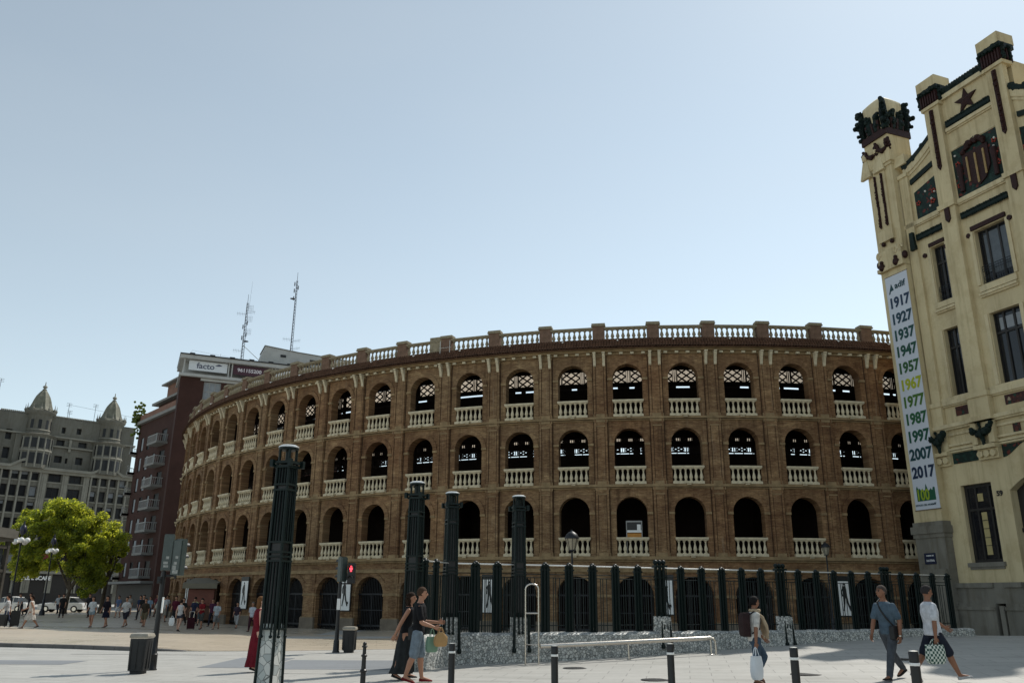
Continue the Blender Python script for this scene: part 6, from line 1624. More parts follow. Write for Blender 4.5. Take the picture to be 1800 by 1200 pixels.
def person(x, y, az, H, label, top=(.3, .3, .3), bottom=(.05, .06, .1), legs='trousers', sleeve='short', hair=(.02, .013, .01), hairlen='short', skin='skin',
           hip=(25, -20), knee=(5, 25), sh=(-20, 20), el=(15, 20), ab=(6, 6), lean=2, turn=0, nod=0, woman=False, shoe=(.03, .03, .03), detail=1, group=None, toe=(0, 18), loose=1.0, dz=None, belt=None, gy=None):
    t = thing('person', (x, y, (gz(x, y) if dz is None else dz)), label, 'person', group, -radians(az))
    sw = .118 * H if not woman else .102 * H; hw = .052 * H
    vox = .013 if detail > 1 else .024
    la = radians(lean); up = Vector((0, sin(la), cos(la))); fw = Vector((0, cos(la), -sin(la)))
    hipc = Vector((0, 0, .515 * H)); W_ = hipc + up * .10 * H; Ch = hipc + up * .215 * H; Sh = hipc + up * .300 * H; Nk = hipc + up * .335 * H; Hd = hipc + up * .425 * H + Vector((0, .012 * H, 0))
    J = {}
    for s_, i in (('L', 0), ('R', 1)):
        sx = -1 if i == 0 else 1; h_ = radians(hip[i]); k_ = radians(knee[i])
        hp = hipc + Vector((sx * hw, 0, -.005 * H)); kn = hp + Vector((sx * .004 * H, sin(h_), -cos(h_))) * .235 * H; an = kn + Vector((0, sin(h_ - k_), -cos(h_ - k_))) * .235 * H
        tt = radians(toe[i]); fd = Vector((sx * .12, cos(tt), -sin(tt))).normalized(); J['l' + s_] = (hp, kn, an, fd)
        a_ = radians(sh[i]) ; e_ = radians(el[i]); b_ = radians(ab[i])
        s0 = Sh + Vector((sx * sw * .90, 0, -.020 * H)); d1 = Vector((sx * sin(b_), sin(a_) * cos(b_), -cos(a_) * cos(b_))); eb = s0 + d1 * .172 * H
        d2 = Vector((sx * sin(b_) * .3 - sx * .06, sin(a_ + e_), -cos(a_ + e_))).normalized(); wr = eb + d2 * .150 * H; J['a' + s_] = (s0, eb, wr, d2)
    low = min((J['l' + s_][2] + J['l' + s_][3] * .11 * H * (1 if J['l' + s_][3].z < 0 else 0)).z - .038 * H for s_ in 'LR')
    off = Vector((0, 0, -low))
    hipc, W_, Ch, Sh, Nk, Hd = [v + off for v in (hipc, W_, Ch, Sh, Nk, Hd)]
    for k in J: J[k] = tuple(v + off if i < 3 else v for i, v in enumerate(J[k]))
    t['hands'] = 0; del t['hands']
    hands = {s_: J['a' + s_][2] + J['a' + s_][3] * .05 * H for s_ in 'LR'}
    # ---- body: one remeshed skin
    b = MB(); q = H
    torso_rings(b, [(hipc - Vector((0, 0, .03 * q)), .082 * q, .060 * q), (hipc + up * .03 * q, .090 * q, .064 * q), (W_, .070 * q if woman else .078 * q, .052 * q), (Ch, .085 * q if woman else .098 * q, .064 * q), (Sh - up * .015 * q, .088 * q, .052 * q), (Sh + up * .012 * q, .058 * q, .045 * q), (Nk, .036 * q, .036 * q)])
    limb(b, [Nk - up * .03 * q, Nk + (Hd - Nk) * .55], [.034 * q, .031 * q])
    for s_ in 'LR':
        hp, kn, an, fd = J['l' + s_]; kb = kn.lerp(an, .28) + Vector((0, -.008 * q, 0))
        limb(b, [hp, kn, kb, an], [.052 * q, .034 * q, .035 * q, .020 * q]); limb(b, [an, an + fd * .085 * q + Vector((0, 0, -.024 * q))], [.022 * q, .018 * q])
        s0, eb, wr, d2 = J['a' + s_]; limb(b, [s0, eb, eb.lerp(wr, .3), wr], [.027 * q, .024 * q, .025 * q, .0155 * q])
    # head: skull, jaw, nose, ears
    tr = Matrix.Rotation(-radians(turn), 3, 'Z') @ Matrix.Rotation(radians(-nod), 3, 'X')
    def hp_(v): return Hd + tr @ (Vector(v) * q)
    hb = MB(); hb.ball((0, 0, .006 * q), .052 * q, n=16, m=12, sx=.86, sy=1.02, sz=1.12); hb.ball((0, .012 * q, -.030 * q), .036 * q, n=14, m=10, sx=.90, sy=1.0, sz=1.0)
    for v in hb.v: b.v.append(Hd + tr @ v)
    n0 = len(b.v) - len(hb.v); 
    for f in hb.f: b.f.append([n0 + k for k in f]); b.m.append(0)
    b.tube(hp_((0, .046, .010)), hp_((0, .064, -.012)), .005 * q, .010 * q, 8); b.ball(hp_((0, .060, -.012)), .010 * q, n=8)
    b.tube(hp_((-.02, .045, -.031)), hp_((.02, .045, -.031)), .008 * q, n=6)
    for sx in (-1, 1): b.ball(hp_((sx * .047, -.002, -.006)), .014 * q, n=8, sx=.5)
    me = remesh(b, vox, 2); fin = MB(); fin.add_mesh(me)
    # hands: palm, four bent fingers of unequal length and a thumb from the side of the palm
    for s_ in 'LR':
        sx = -1 if s_ == 'L' else 1; wr, d2 = J['a' + s_][2], J['a' + s_][3]; d = d2.normalized(); side = Vector((0, 1, 0)) - d * d.y; side = side.normalized() if side.length > .2 else Vector((0, 0, 1)); inn = d.cross(side) * (-sx); inn = inn.normalized()
        p0 = wr; p1 = wr + d * .050 * q
        fin.loft([[c + side * a_ * cos(k) + inn * b_ * sin(k) for k in [2 * pi * j / 10 for j in range(10)]] for (c, a_, b_) in ((p0 - d * .01 * q, .013 * q, .012 * q), (p0 + d * .014 * q, .019 * q, .010 * q), (p1, .024 * q, .0085 * q), (p1 + d * .004 * q, .020 * q, .006 * q))])
        for i, (o, ln) in enumerate(((.0175, .036), (.006, .042), (-.006, .040), (-.0175, .031))):
            f0 = p1 + side * o * q; f1 = f0 + (d * .9 + inn * .35).normalized() * ln * .5 * q; f2 = f1 + (d * .55 + inn * .8).normalized() * ln * .55 * q
            fin.tube(f0, f1, .0052 * q, .0050 * q, 6); fin.ball(f1, .0051 * q, n=6, m=4); fin.tube(f1, f2, .0050 * q, .0038 * q, 6); fin.ball(f2, .0039 * q, n=6, m=4)
        t0 = p0 + d * .012 * q + side * .015 * q; t1 = t0 + (d * .6 + side * .7 + inn * .3).normalized() * .024 * q; t2 = t1 + (d * .9 + side * .2 + inn * .3).normalized() * .020 * q
        fin.tube(t0, t1, .0075 * q, .006 * q, 6); fin.ball(t1, .006 * q, n=6, m=4); fin.tube(t1, t2, .006 * q, .0045 * q, 6); fin.ball(t2, .0046 * q, n=6, m=4)
    fin.build('body', MT[skin], t, smooth=True, fix=False)
    # ---- upper garment
    c = MB(); L_ = loose; g = .007 * q * L_ + .004
    hem = hipc + up * (-.015 * q if legs != 'dress' else 0.0)
    torso_rings(c, [(hem - up * .01 * q, (.086 * q + g) * (1 + .07 * (L_ - 1)), .064 * q + g), (hipc + up * .04 * q, .090 * q + g, .065 * q + g), (W_, (.072 if woman else .082) * q + g, .055 * q + g), (Ch, (.087 if woman else .101) * q + g, .068 * q + g), (Sh - up * .012 * q, .090 * q + g, .056 * q + g), (Sh + up * .014 * q, .062 * q + g * .5, .050 * q), (Nk - up * .010 * q, .042 * q, .042 * q)])
    for s_ in 'LR':
        s0, eb, wr, d2 = J['a' + s_]; 
        if sleeve == 'none': c.ball(s0 + Vector((-sx_(s_) * .012 * q, 0, .004 * q)), .030 * q, n=10)
        else:
            e_ = s0.lerp(eb, .72 if sleeve == 'short' else 1.0); limb(c, [s0 - Vector((sx_(s_) * .006 * q, 0, .002 * q)), e_], [.0345 * q, .034 * q * (1 + .1 * L_)])
            if sleeve == 'long': limb(c, [eb, wr], [.030 * q, .022 * q])
    bm_ = remesh(c, vox, 3 if detail > 1 else 1); cm = MB(); cm.add_mesh(bm_)
    R_ = random.Random(int(x * 100)); 
    for v in cm.v:   # soft folds
        n_ = noise.noise(Vector((v.x * 9, v.y * 9, v.z * 5)) + Vector((x, y, 0))); rad_ = Vector((v.x, v.y - Ch.y, 0)); 
        if rad_.length > .02: v += rad_.normalized() * n_ * .010
    cm.build('dress' if legs == 'dress' else 'shirt', clm(top, 'top'), t, smooth=True, fix=False)
    # ---- lower garment
    c = MB()
    if legs in ('trousers', 'shorts', 'capri', 'hotpants'):
        torso_rings(c, [(hipc - Vector((0, 0, .045 * q)), .080 * q, .058 * q), (hipc, .092 * q, .068 * q), (hipc + up * .05 * q, .086 * q, .063 * q)])
        fr_ = {'trousers': 1.85, 'capri': 1.55, 'shorts': .92, 'hotpants': .35}[legs]
        for s_ in 'LR':
            hp, kn, an, fd = J['l' + s_]
            if fr_ <= 1: limb(c, [hp, hp.lerp(kn, fr_)], [.062 * q, .052 * q * (1.08 if legs == 'shorts' else 1)])
            else:
                e_ = kn.lerp(an, fr_ - 1 + .12 if legs == 'trousers' else .5); limb(c, [hp, kn, e_], [.060 * q, .044 * q, .034 * q if legs == 'trousers' else .036 * q])
        me = remesh(c, vox, 2); cm = MB(); cm.add_mesh(me)
        for v in cm.v: v += Vector((0, noise.noise(v * 14) * .006, 0))
        cm.build('shorts' if legs in ('shorts', 'hotpants') else 'trousers', clm(bottom, 'bottom'), t, smooth=True, fix=False)
    else:
        zl = {'skirt': .60, 'dress': .55, 'maxi': .93}[legs]; kL, kR = J['lL'][1], J['lR'][1]; kc = (kL + kR) / 2; sp = abs(kL.y - kR.y) / 2; aL, aR = J['lL'][2], J['lR'][2]; ac = (aL + aR) / 2; sa = abs(aL.y - aR.y) / 2
        zk = hipc.z - .235 * q
        rings = [(hipc + up * (.06 * q), .082 * q, .060 * q), (hipc, .097 * q, .076 * q), (hipc.lerp(kc, .5), .105 * q, .085 * q + sp * .6), (Vector((0, kc.y, zk)), .115 * q, .085 * q + sp)]
        if legs == 'maxi': rings += [(Vector((0, kc.y - .01, zk - .12 * q)), .112 * q, .085 * q + sa * .55), (Vector((0, ac.y - .01, .075 * q)), .12 * q, .09 * q + sa * .6)]
        elif legs == 'skirt': rings = rings[:3] + [(hipc.lerp(Vector((0, kc.y, zk)), .85), .11 * q, .09 * q + sp * .8)]
        n = 40; rg = []
        for i, (c_, a_, b_) in enumerate(rings): rg.append([c_ + Vector((a_ * (1 + .07 * i / 3 * sin(9 * k)) * cos(k), b_ * (1 + .07 * i / 3 * sin(9 * k + 1)) * sin(k), 0)) for k in [2 * pi * j / n for j in range(n)]])
        c.loft(rg); c.build('skirt', clm(bottom, 'bottom'), t, smooth=True)
    # ---- shoes
    c = MB()
    for s_ in 'LR':
        hp, kn, an, fd = J['l' + s_]; sd = fd.cross(Vector((0, 0, 1))).normalized(); u = sd.cross(fd).normalized(); h0 = an - u * .036 * q - fd * .028 * q
        rg = []
        for (d_, w_, hh) in ((0, .018, .030), (.02, .024, .040), (.06, .027, .034), (.10, .030, .024), (.135, .026, .018), (.15, .012, .010)):
            c_ = h0 + fd * d_ * q; rg.append([c_ - sd * w_ * q, c_ + sd * w_ * q, c_ + sd * w_ * q * .9 + u * hh * q * .6, c_ + sd * w_ * q * .4 + u * hh * q, c_ - sd * w_ * q * .4 + u * hh * q, c_ - sd * w_ * q * .9 + u * hh * q * .6])
        c.loft(rg)
    c.build_split('shoe', clm(shoe, 'shoe'), t, smooth=True, gap=-.02)
    # ---- hair
    c = MB(); n = 16; rg = []
    def cap(scale, zcut, back):
        out = []
        for j in range(9):
            ph = pi * .5 - (pi * .5 + zcut) * j / 8
            ring = []
            for k in [2 * pi * i / n for i in range(n)]:
                fx = sin(k); rr = .052 * scale
                zz = sin(ph) if not (fx > .15 and ph < .35) else max(sin(ph), sin(.35))   # keep the face clear
                rad = cos(ph) if not (fx > .15 and ph < .35) else cos(.35)
                ring.append(hp_((cos(k) * rr * .90 * rad, -.005 + fx * rr * 1.05 * rad, .010 + zz * rr * 1.14)))
            out.append(ring)
        return out
    c.loft(cap(1.10, .55 if hairlen == 'short' else .75, 0))
    if hairlen in ('long', 'curly'):
        c.loft([[hp_((.050 * w_ * cos(k), -.030 + .030 * w_ * sin(k), z)) for k in [2 * pi * i / 12 for i in range(12)]] for z, w_ in ((.035, .8), (-.01, 1.05), (-.06, 1.1), (-.11, .8), (-.14, .35))])
    if hairlen == 'curly':
        for i in range(60): a_ = R_.uniform(0, 2 * pi); z_ = R_.uniform(-.10, .055); c.ball(hp_((.052 * cos(a_) * (1 - abs(z_) * 3), -.018 + .050 * sin(a_) * (1 if sin(a_) < .2 else .3), z_)), .014 * q, n=6, m=4)
    if hairlen == 'bun': c.ball(hp_((0, -.058, -.012)), .022 * q, n=10); c.ball(hp_((0, -.072, -.035)), .016 * q, n=8)
    for v in c.v: v += Vector((noise.noise(v * 60), noise.noise(v * 60 + Vector((9, 9, 9))), 0)) * .004
    c.build('hair', clm(hair, 'hair'), t, smooth=True)
    if detail > 1:
        c = MB()
        for sx in (-1, 1): c.ball(hp_((sx * .019, .047, .004)), .0065 * q, n=8); c.box(hp_((sx * .019, .051, .016)), (.024 * q, .006 * q, .005 * q))
        c.build_split('eye', MT['black'], t, smooth=True, gap=.004)
    T = Matrix.Translation(t.location) @ Matrix.Rotation(t.rotation_euler.z, 4, 'Z')
    W = lambda v: T @ Vector(v)
    return t, dict(L=W(hands['L']), R=W(hands['R']), chest=Ch, hip=hipc, sh=Sh, W=W, J=J, Hd=Hd, q=q)
def bag(name, loc, w_, h_, d_, rz, label, cat, m, handle=.14, topw=.9, sag=.06):
    """soft bag hanging from a hand: loc is the hand"""
    t = thing(name, (loc[0], loc[1], loc[2] - handle - h_), label, cat, None, rz)
    b = MB(); n = 20; rg = []
    for (z, k) in ((0, .72), (.10, .95), (.35, 1.0 + sag), (.7, 1.0), (1.0, topw)):
        rg.append([(w_ / 2 * k * max(-1, min(1, 1.25 * cos(a))) * (1 + .03 * sin(5 * a + z * 7)), d_ / 2 * (k if z < .9 else .7) * max(-1, min(1, 1.25 * sin(a))), h_ * z) for a in [2 * pi * j / n for j in range(n)]])
    b.loft(rg); b.build('sack', m, t, smooth=True)
    b = MB()
    for y in (-d_ * .25, d_ * .25): b.path([Vector((-w_ * .22, y, h_ * .98)), Vector((-w_ * .10, y * .4, h_ + handle * .8)), Vector((0, 0, h_ + handle)), Vector((w_ * .10, y * .4, h_ + handle * .8)), Vector((w_ * .22, y, h_ * .98))], .008, 6)
    b.build('handle', m, t, smooth=True); return t

# ---- near figures
G_near = None
p, h = person(-1.90, 18.15, 90, 1.84, 'man in black T-shirt and faded denim shorts holding out a paper bag', top=(.012, .012, .014), bottom=(.20, .25, .30), legs='shorts', skin='skin', hair=(.07, .04, .025),
              hip=(9, -8), knee=(5, 14), sh=(16, 12), el=(74, 60), ab=(4, 10), lean=3, turn=-8, shoe=(.16, .015, .015), detail=2, toe=(0, 12))
bag('paper_bag', h['R'] + Vector((.05, 0, .03)), .25, .27, .14, 0.5, 'small brown paper bag held out by the man in black', 'bag', mat('kraft_paper', (.42, .25, .10), .7, var=.2), .10, topw=.35)
bag('green_bag', h['R'] + Vector((-.14, .16, .0)), .24, .30, .12, 0.6, 'pale green bag hanging behind the brown paper bag', 'bag', mat('pale_green_bag', (.16, .28, .20), .6, var=.2), .16)
t = thing('sling_bag', tuple(h['W'](h['hip'] + Vector((.02, -.14, -.02)))), 'small black bag worn at the hip of the man in black', 'bag', None, -pi / 2)
b = MB(); b.loft([[(x * .10 * k, y * .05 * k, z) for x, y in ((-1, -1), (1, -1), (1, 1), (-1, 1))] for z, k in ((-.12, .8), (-.10, 1), (.10, 1), (.13, .7))]); b.build('pouch', MT['rubber'], t, smooth=True)
b = MB(); b.path([Vector((0, 0, .12)), Vector((.05, .10, .30)), Vector((.10, .12, .52))], .012, 6); b.build_split('strap', MT['rubber'], t, smooth=True)
person(-2.22, 18.7, 86, 1.72, 'woman in dark sleeveless top and long charcoal skirt, behind the man in black', top=(.012, .012, .014), bottom=(.030, .034, .036), legs='maxi', sleeve='none', hair=(.03, .018, .012), hairlen='curly', woman=True,
       hip=(7, -9), knee=(4, 10), sh=(-24, -30), el=(4, 4), ab=(6, 8), lean=6, turn=10, detail=2, skin='skin')
p, h = person(4.75, 17.07, 84, 1.60, 'woman in white T-shirt, beige scarf and cropped jeans walking right', top=(.62, .60, .56), bottom=(.055, .085, .125), legs='capri', skin='skin_d', hair=(.012, .010, .010), hairlen='bun', woman=True,
              hip=(34, -4), knee=(60, 2), sh=(8, -12), el=(40, 8), ab=(5, 8), lean=3, turn=-12, shoe=(.10, .05, .04), detail=2, toe=(30, 0), loose=1.2)
bag('plastic_bag', h['R'] + Vector((-.02, -.02, .0)), .24, .42, .14, .6, 'white plastic carrier bag hanging from the hand of the woman with scarf', 'bag', mat('white_plastic_bag', (.62, .66, .70), .35, var=.12), .16)
W = h['W']; q = 1.60
t = thing('scarf', tuple(W(h['sh'])), 'beige scarf draped round the neck of the woman in cropped jeans', 'scarf', None, -radians(84))
b = MB()
for i in range(9):   # folds hanging over the chest
    a = -1 + 2 * i / 8; z0 = .04; pts = [Vector((a * .075, -.02 + .05 * (1 - abs(a)), z0)), Vector((a * .11, .12, -.08)), Vector((a * .14 + .02, .20 - .03 * abs(a), -.24)), Vector((a * .14 + .03, .20, -.42 - .06 * sin(i * 2.1)))]
    for p0, p1, r0, r1 in zip(pts[:-1], pts[1:], (.028, .036, .034), (.036, .034, .018)): b.tube(p0, p1, r0, r1, 8); b.ball(p1, r1, n=8)
for i in range(12): a = 2 * pi * i / 12; b.ball(Vector((.085 * cos(a), .02 + .085 * sin(a), .045)), .036, n=8)
sc = MB(); sc.add_mesh(remesh(b, .014, 2)); sc.build('drape', cloth('beige_wool', (.40, .31, .21), .3), t, smooth=True, fix=False)
t = thing('backpack', tuple(W(h['chest'] + Vector((0, -.15, -.06)))), 'dark backpack on the back of the woman with the beige scarf', 'backpack', None, -radians(84))
b = MB(); b.loft([[(.14 * k * max(-1, min(1, 1.3 * cos(a))), .02 - .07 * k + .075 * max(-1, min(1, 1.3 * sin(a))) , z) for a in [2 * pi * j / 16 for j in range(16)]] for z, k in ((-.24, .75), (-.20, 1), (0, 1.05), (.14, .95), (.20, .6))]); b.build('sack', cloth('dark_nylon', (.035, .02, .02)), t, smooth=True)
b = MB()
for sx in (-1, 1): b.path([Vector((sx * .09, 0, .15)), Vector((sx * .10, .12, .22)), Vector((sx * .105, .235, .10)), Vector((sx * .11, .20, -.10)), Vector((sx * .12, .05, -.18))], .014, 6)
b.build_split('strap', cloth('dark_strap', (.02, .015, .02)), t, smooth=True)
p, h = person(7.50, 17.37, 238, 1.80, 'man in blue-grey polo shirt and grey trousers striding towards the square', top=(.085, .125, .165), bottom=(.075, .085, .10), legs='trousers', hair=(.09, .07, .06), skin='skin_d',
              hip=(20, -24), knee=(2, 22), sh=(-12, 14), el=(20, 10), ab=(12, 6), lean=5, turn=16, nod=-6, detail=2, toe=(-4, 26), loose=1.3, shoe=(.02, .018, .016))
W = h['W']; t = thing('shoulder_bag', tuple(W(h['hip'] + Vector((-.17, .02, .0)))), 'black shoulder bag with a diagonal strap on the man in blue polo', 'bag', None, -radians(238))
b = MB(); b.loft([[(x * .05 * k, y * .13 * k, z) for x, y in ((-1, -1), (1, -1), (1, 1), (-1, 1))] for z, k in ((-.14, .85), (-.12, 1), (.10, 1), (.13, .8))]); b.build('pouch', MT['rubber'], t, smooth=True)
b = MB(); b.path([Vector((.0, .05, .12)), Vector((.07, .145, .26)), Vector((.17, .165, .42)), Vector((.25, .12, .56)), Vector((.26, .02, .62)), Vector((.17, -.10, .45)), Vector((.02, -.08, .12))], .018, 6); b.build_split('strap', MT['rubber'], t, smooth=True)
t = thing('wristwatch', tuple(h['W'](h['J']['aL'][2])), 'small pale wristwatch on the arm of the man in blue polo', 'watch')
b = MB(); b.lathe([(.030, -.012), (.034, 0), (.030, .012)], n=12); b.build('band', MT['steel'], t, smooth=True)
p, h = person(8.11, 16.81, 86, 1.77, 'man in loose white short-sleeved shirt and navy shorts striding right', top=(.58, .60, .64), bottom=(.018, .022, .035), legs='shorts', hair=(.035, .03, .03), skin='skin_d',
              hip=(-26, 30), knee=(10, 8), sh=(34, -8), el=(24, 6), ab=(6, 5), lean=-3, turn=0, nod=8, shoe=(.42, .42, .42), detail=2, toe=(30, -12), loose=2.2, hairlen='short')
ck, tn, N, L, P = nodes('green_check_cloth'); v = coords(N, L, 'Object'); c_ = N.new('ShaderNodeTexChecker'); c_.inputs['Scale'].default_value = 22; L.new(v, c_.inputs[0]); c_.inputs[1].default_value = (.02, .07, .055, 1); c_.inputs[2].default_value = (.55, .60, .54, 1); L.new(c_.outputs[0], P.inputs['Base Color']); P.inputs['Roughness'].default_value = .8
bag('checked_bag', h['R'] + Vector((-.04, 0, .06)), .38, .34, .14, .35, 'green and white checked shopping bag held by the man in white', 'bag', ck, .10, topw=1.0)
person(-5.86, 20.4, 60, 1.60, 'woman in long red patterned dress standing behind the nearest tall post', top=(.16, .012, .022), bottom=(.16, .012, .022), legs='maxi', sleeve='none', hair=(.16, .075, .03), hairlen='long', skin='skin_l', woman=True,
       hip=(4, -4), knee=(3, 4), sh=(-4, 4), el=(10, 10), ab=(6, 6), lean=0, detail=2, shoe=(.02, .015, .015))
# ---- people on the plaza
FAR = [  # x, y, azimuth, height, label, kwargs
 (-24.75, 45.1, 250, 1.68, 'woman in white summer dress dragging a suitcase near the kiosk', dict(top=(.62, .58, .52), bottom=(.62, .58, .52), legs='dress', sleeve='none', skin='skin', woman=True, hairlen='bun', hip=(22, -22), sh=(-30, 25), el=(20, 40))),
 (-26.1, 45.3, 250, 1.66, 'person in white top half hidden by the kiosk beside two suitcases', dict(top=(.55, .55, .55), legs='trousers', skin='skin')),
 (-23.34, 48.75, 180, 1.62, 'woman in white top and short pale denim shorts facing the camera', dict(top=(.60, .62, .62), bottom=(.28, .36, .40), legs='hotpants', woman=True, hairlen='long', hip=(8, -8), sleeve='short')),
 (-22.75, 49.2, 195, 1.70, 'woman in knee-length black dress next to the pale denim shorts', dict(top=(.015, .012, .018), bottom=(.012, .014, .03), legs='skirt', woman=True, hip=(10, -12), hairlen='bun')),
 (-22.35, 50.8, 185, 1.70, 'man in white T-shirt and dark shorts behind the black dress', dict(top=(.60, .58, .55), bottom=(.03, .03, .04), legs='shorts')),
 (-21.75, 52.0, 170, 1.62, 'person in brown top and khaki shorts carrying a small bag', dict(top=(.06, .045, .03), bottom=(.16, .13, .08), legs='shorts')),
 (-21.1, 52.4, 175, 1.62, 'person in pale shirt and tan trousers beside the khaki shorts', dict(top=(.42, .42, .36), bottom=(.30, .25, .18), legs='trousers')),
 (-20.9, 55.8, 180, 1.68, 'person all in dark clothes in the middle of the crowd', dict(top=(.02, .022, .02), bottom=(.02, .02, .022))),
 (-19.9, 56.2, 350, 1.70, 'man in black top and grey cropped trousers walking away', dict(top=(.02, .022, .025), bottom=(.07, .09, .10), legs='capri')),
 (-19.0, 55.7, 185, 1.70, 'person in dark red-purple shirt at the right end of the crowd', dict(top=(.07, .02, .045), bottom=(.02, .02, .03))),
 (-18.06, 47.8, 5, 1.63, 'woman in white vest and short shorts carrying a white bag, seen from behind', dict(top=(.62, .60, .58), bottom=(.06, .06, .08), legs='hotpants', sleeve='none', woman=True, hairlen='bun', hip=(6, -8), skin='skin_l')),
 (-21.0, 58.0, 180, 1.66, 'person in navy and white top behind the traffic light pole', dict(top=(.03, .035, .07), bottom=(.02, .02, .03))),
 (-17.9, 50.7, 200, 1.66, 'man in red shirt and grey shorts with a dark suitcase', dict(top=(.20, .012, .018), bottom=(.07, .075, .07), legs='shorts', hip=(14, -12), el=(70, 70))),
 (-17.35, 51.7, 175, 1.60, 'person in pale blue-white shirt and shorts right of the red shirt', dict(top=(.50, .54, .56), bottom=(.22, .22, .22), legs='shorts')),
 (-16.75, 53.6, 185, 1.52, 'person in dark patterned top and white cropped trousers', dict(top=(.05, .035, .05), bottom=(.42, .42, .42), legs='capri', woman=True)),
 (-14.45, 49.0, 190, 1.58, 'man in white shirt and maroon trousers under the second poster', dict(top=(.55, .58, .64), bottom=(.06, .02, .03), hair=(.18, .16, .15))),
 (6.30, 52.0, 180, 1.45, 'small figure in white seen through the fence in front of a gate', dict(top=(.50, .52, .52), bottom=(.45, .45, .45))),
 (8.65, 29.6, 270, 1.50, 'woman in dark patterned top seen behind the low wall', dict(top=(.14, .13, .14), bottom=(.03, .03, .04), woman=True, skin='skin_l')),
 (-30.6, 70.0, 180, 1.66, 'person with pale hat in the shade left of the crowd', dict(top=(.30, .28, .25), bottom=(.05, .05, .06))),
 (-28.6, 70.5, 185, 1.72, 'person in maroon top in the shade beyond the crowd', dict(top=(.16, .04, .05), bottom=(.04, .04, .05))),
 (-27.2, 69.0, 180, 1.70, 'person in white T-shirt far back in the crowd', dict(top=(.55, .55, .55), bottom=(.08, .09, .11))),
 (-26.3, 72.0, 170, 1.65, 'person in grey shirt far back beside the white T-shirt', dict(top=(.20, .20, .21), bottom=(.03, .03, .03))),
 (-25.0, 69.5, 180, 1.74, 'person in green shirt far back in the shade', dict(top=(.04, .09, .06), bottom=(.04, .04, .05))),
 (-24.0, 71.0, 190, 1.62, 'person in cream top far back in the shade', dict(top=(.45, .40, .32), bottom=(.05, .05, .06))),
 (-22.8, 68.5, 175, 1.70, 'person in pink top far back near the brick block', dict(top=(.42, .18, .20), bottom=(.05, .05, .06))),
 (-41.0, 79.0, 180, 1.68, 'person in pale shirt under the tree', dict(top=(.42, .44, .46), bottom=(.03, .03, .04))),
 (-36.4, 66.0, 200, 1.72, 'person in black standing before the white cars', dict(top=(.02, .02, .025), bottom=(.02, .02, .025))),
 (-33.4, 65.0, 160, 1.70, 'person in black carrying a pale object by the parked cars', dict(top=(.02, .02, .02), bottom=(.02, .02, .025))),
 (-39.6, 70.5, 190, 1.70, 'person in grey top bending by the parked car', dict(top=(.25, .27, .30), bottom=(.03, .03, .04), lean=14)),
 (-31.9, 66.0, 180, 1.74, 'large person in black beside the tree trunk', dict(top=(.025, .025, .03), bottom=(.02, .02, .02), loose=2.5)),
 (-29.9, 66.5, 185, 1.60, 'person in blue top and white shorts by the tree trunk', dict(top=(.10, .14, .24), bottom=(.55, .55, .55), legs='shorts')),
]
RP = random.Random(12)
_tops = [('teal', (.03, .12, .12)), ('orange', (.40, .14, .03)), ('navy', (.02, .03, .07)), ('pale yellow', (.50, .45, .22)), ('light blue', (.25, .35, .45)), ('burgundy', (.10, .015, .03)), ('olive', (.09, .09, .04)), ('white', (.58, .58, .56)), ('black', (.015, .015, .016))]
_bots = [('dark trousers', (.03, .03, .035), 'trousers'), ('pale shorts', (.35, .33, .28), 'shorts'), ('blue jeans', (.06, .09, .14), 'trousers')]
_n = 0
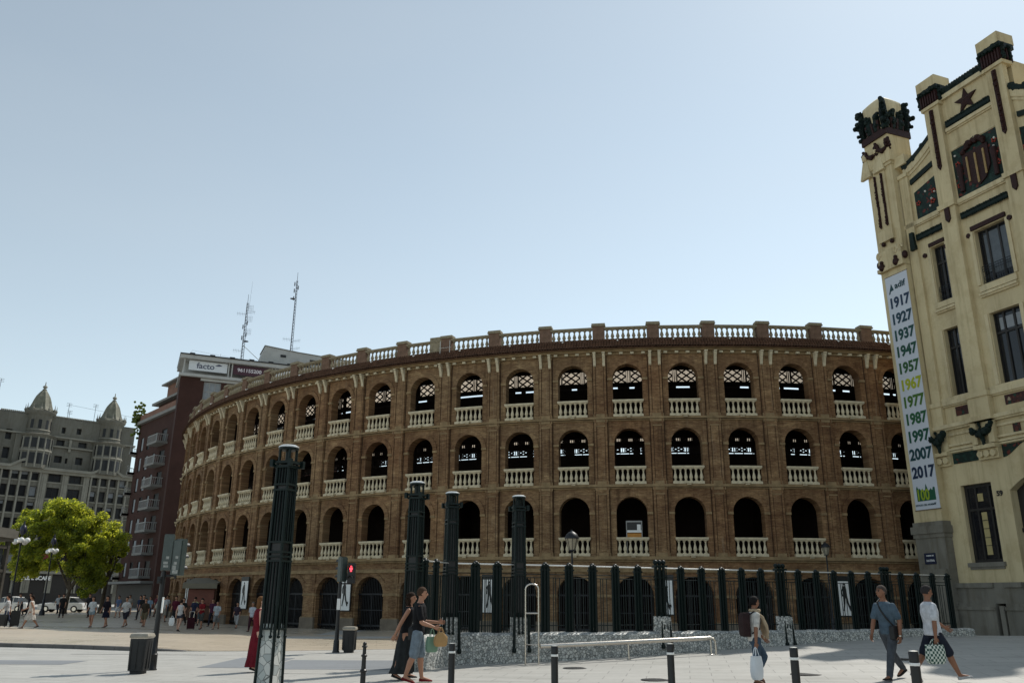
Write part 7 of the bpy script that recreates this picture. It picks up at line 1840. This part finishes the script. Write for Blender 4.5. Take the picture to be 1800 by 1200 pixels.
for (tn_, tc_) in _tops:
    for (bn_, bc_, bl_) in _bots[:2] if tn_ in ('white', 'black', 'navy', 'burgundy', 'olive') else _bots[_n % 3:_n % 3 + 1]:
        _n += 1; yy = 57 + (_n * 7.3) % 17; xx = -.392 * yy + ((_n * 37) % 100 - 50) / 100 * 5.2
        FAR.append((xx, yy, RP.choice([175, 190, 5, 200, 160]), RP.uniform(1.58, 1.80), 'person in %s top and %s deep in the shaded crowd' % (tn_, bn_), dict(top=tc_, bottom=bc_, legs=bl_, woman=_n % 2 == 0)))
for (x, y, az, H_, lab, kw) in FAR:
    kw = dict(kw); s_ = RP.choice([1, -1]); a_ = RP.uniform(8, 22)
    kw.setdefault('hip', (a_ * s_, -a_ * s_)); kw.setdefault('knee', (4 if s_ > 0 else 18, 18 if s_ > 0 else 4)); kw.setdefault('sh', (-a_ * s_, a_ * s_)); kw.setdefault('toe', (0 if s_ > 0 else 18, 18 if s_ > 0 else 0))
    kw.setdefault('skin', 'skin'); kw.setdefault('shoe', (.06, .05, .05))
    pz = gz(x, y) + (plaza_h(x) if -60 < x < 3.5 and y > kerb_y(x) else 0) + .002
    person(x, y, az, H_, lab, dz=pz, group='people strolling on the plaza', **kw)
def suitcase(loc, rz, label, col, h_=.62):
    t = thing('suitcase', loc, label, 'suitcase', None, rz)
    b = MB(); b.box((0, 0, .05 + h_ / 2), (.42, .26, h_)); b.box((0, -.14, .05 + h_ * .4), (.34, .04, h_ * .6)); b.build('case', col, t)
    b = MB()
    for x in (-.12, .12): b.tube((x, .08, h_), (x, .08, h_ + .38), .012, n=6)
    b.tube((-.12, .08, h_ + .38), (.12, .08, h_ + .38), .018, n=6); b.build('handle', MT['steel'], t)
    for x in (-.17, .17): w_ = MB(); w_.tube((x - .015, -.08, .035), (x + .015, -.08, .035), .035, n=10); w_.build('wheel', MT['rubber'], t)
suitcase((-25.45, 45.0, plaza_h(-25) + .002), .5, 'larger black suitcase with pale handle pulled by the woman in white', MT['rubber'], .74)
suitcase((-25.85, 44.6, plaza_h(-25) + .002), .2, 'smaller black suitcase nearest the kiosk', MT['black'], .55)
suitcase((-18.35, 50.4, gz(-18.3, 50.4) + plaza_h(-18.3) + .002), .3, 'dark maroon suitcase beside the man in red shirt', cloth('maroon_case', (.05, .012, .018)), .6)
bag('white_bag', (-18.42, 47.7, gz(-18.3, 47.8) + plaza_h(-18.3) + .80), .28, .42, .14, 0, 'white bag beside the woman in white vest seen from behind', 'bag', MT['white'], .10)
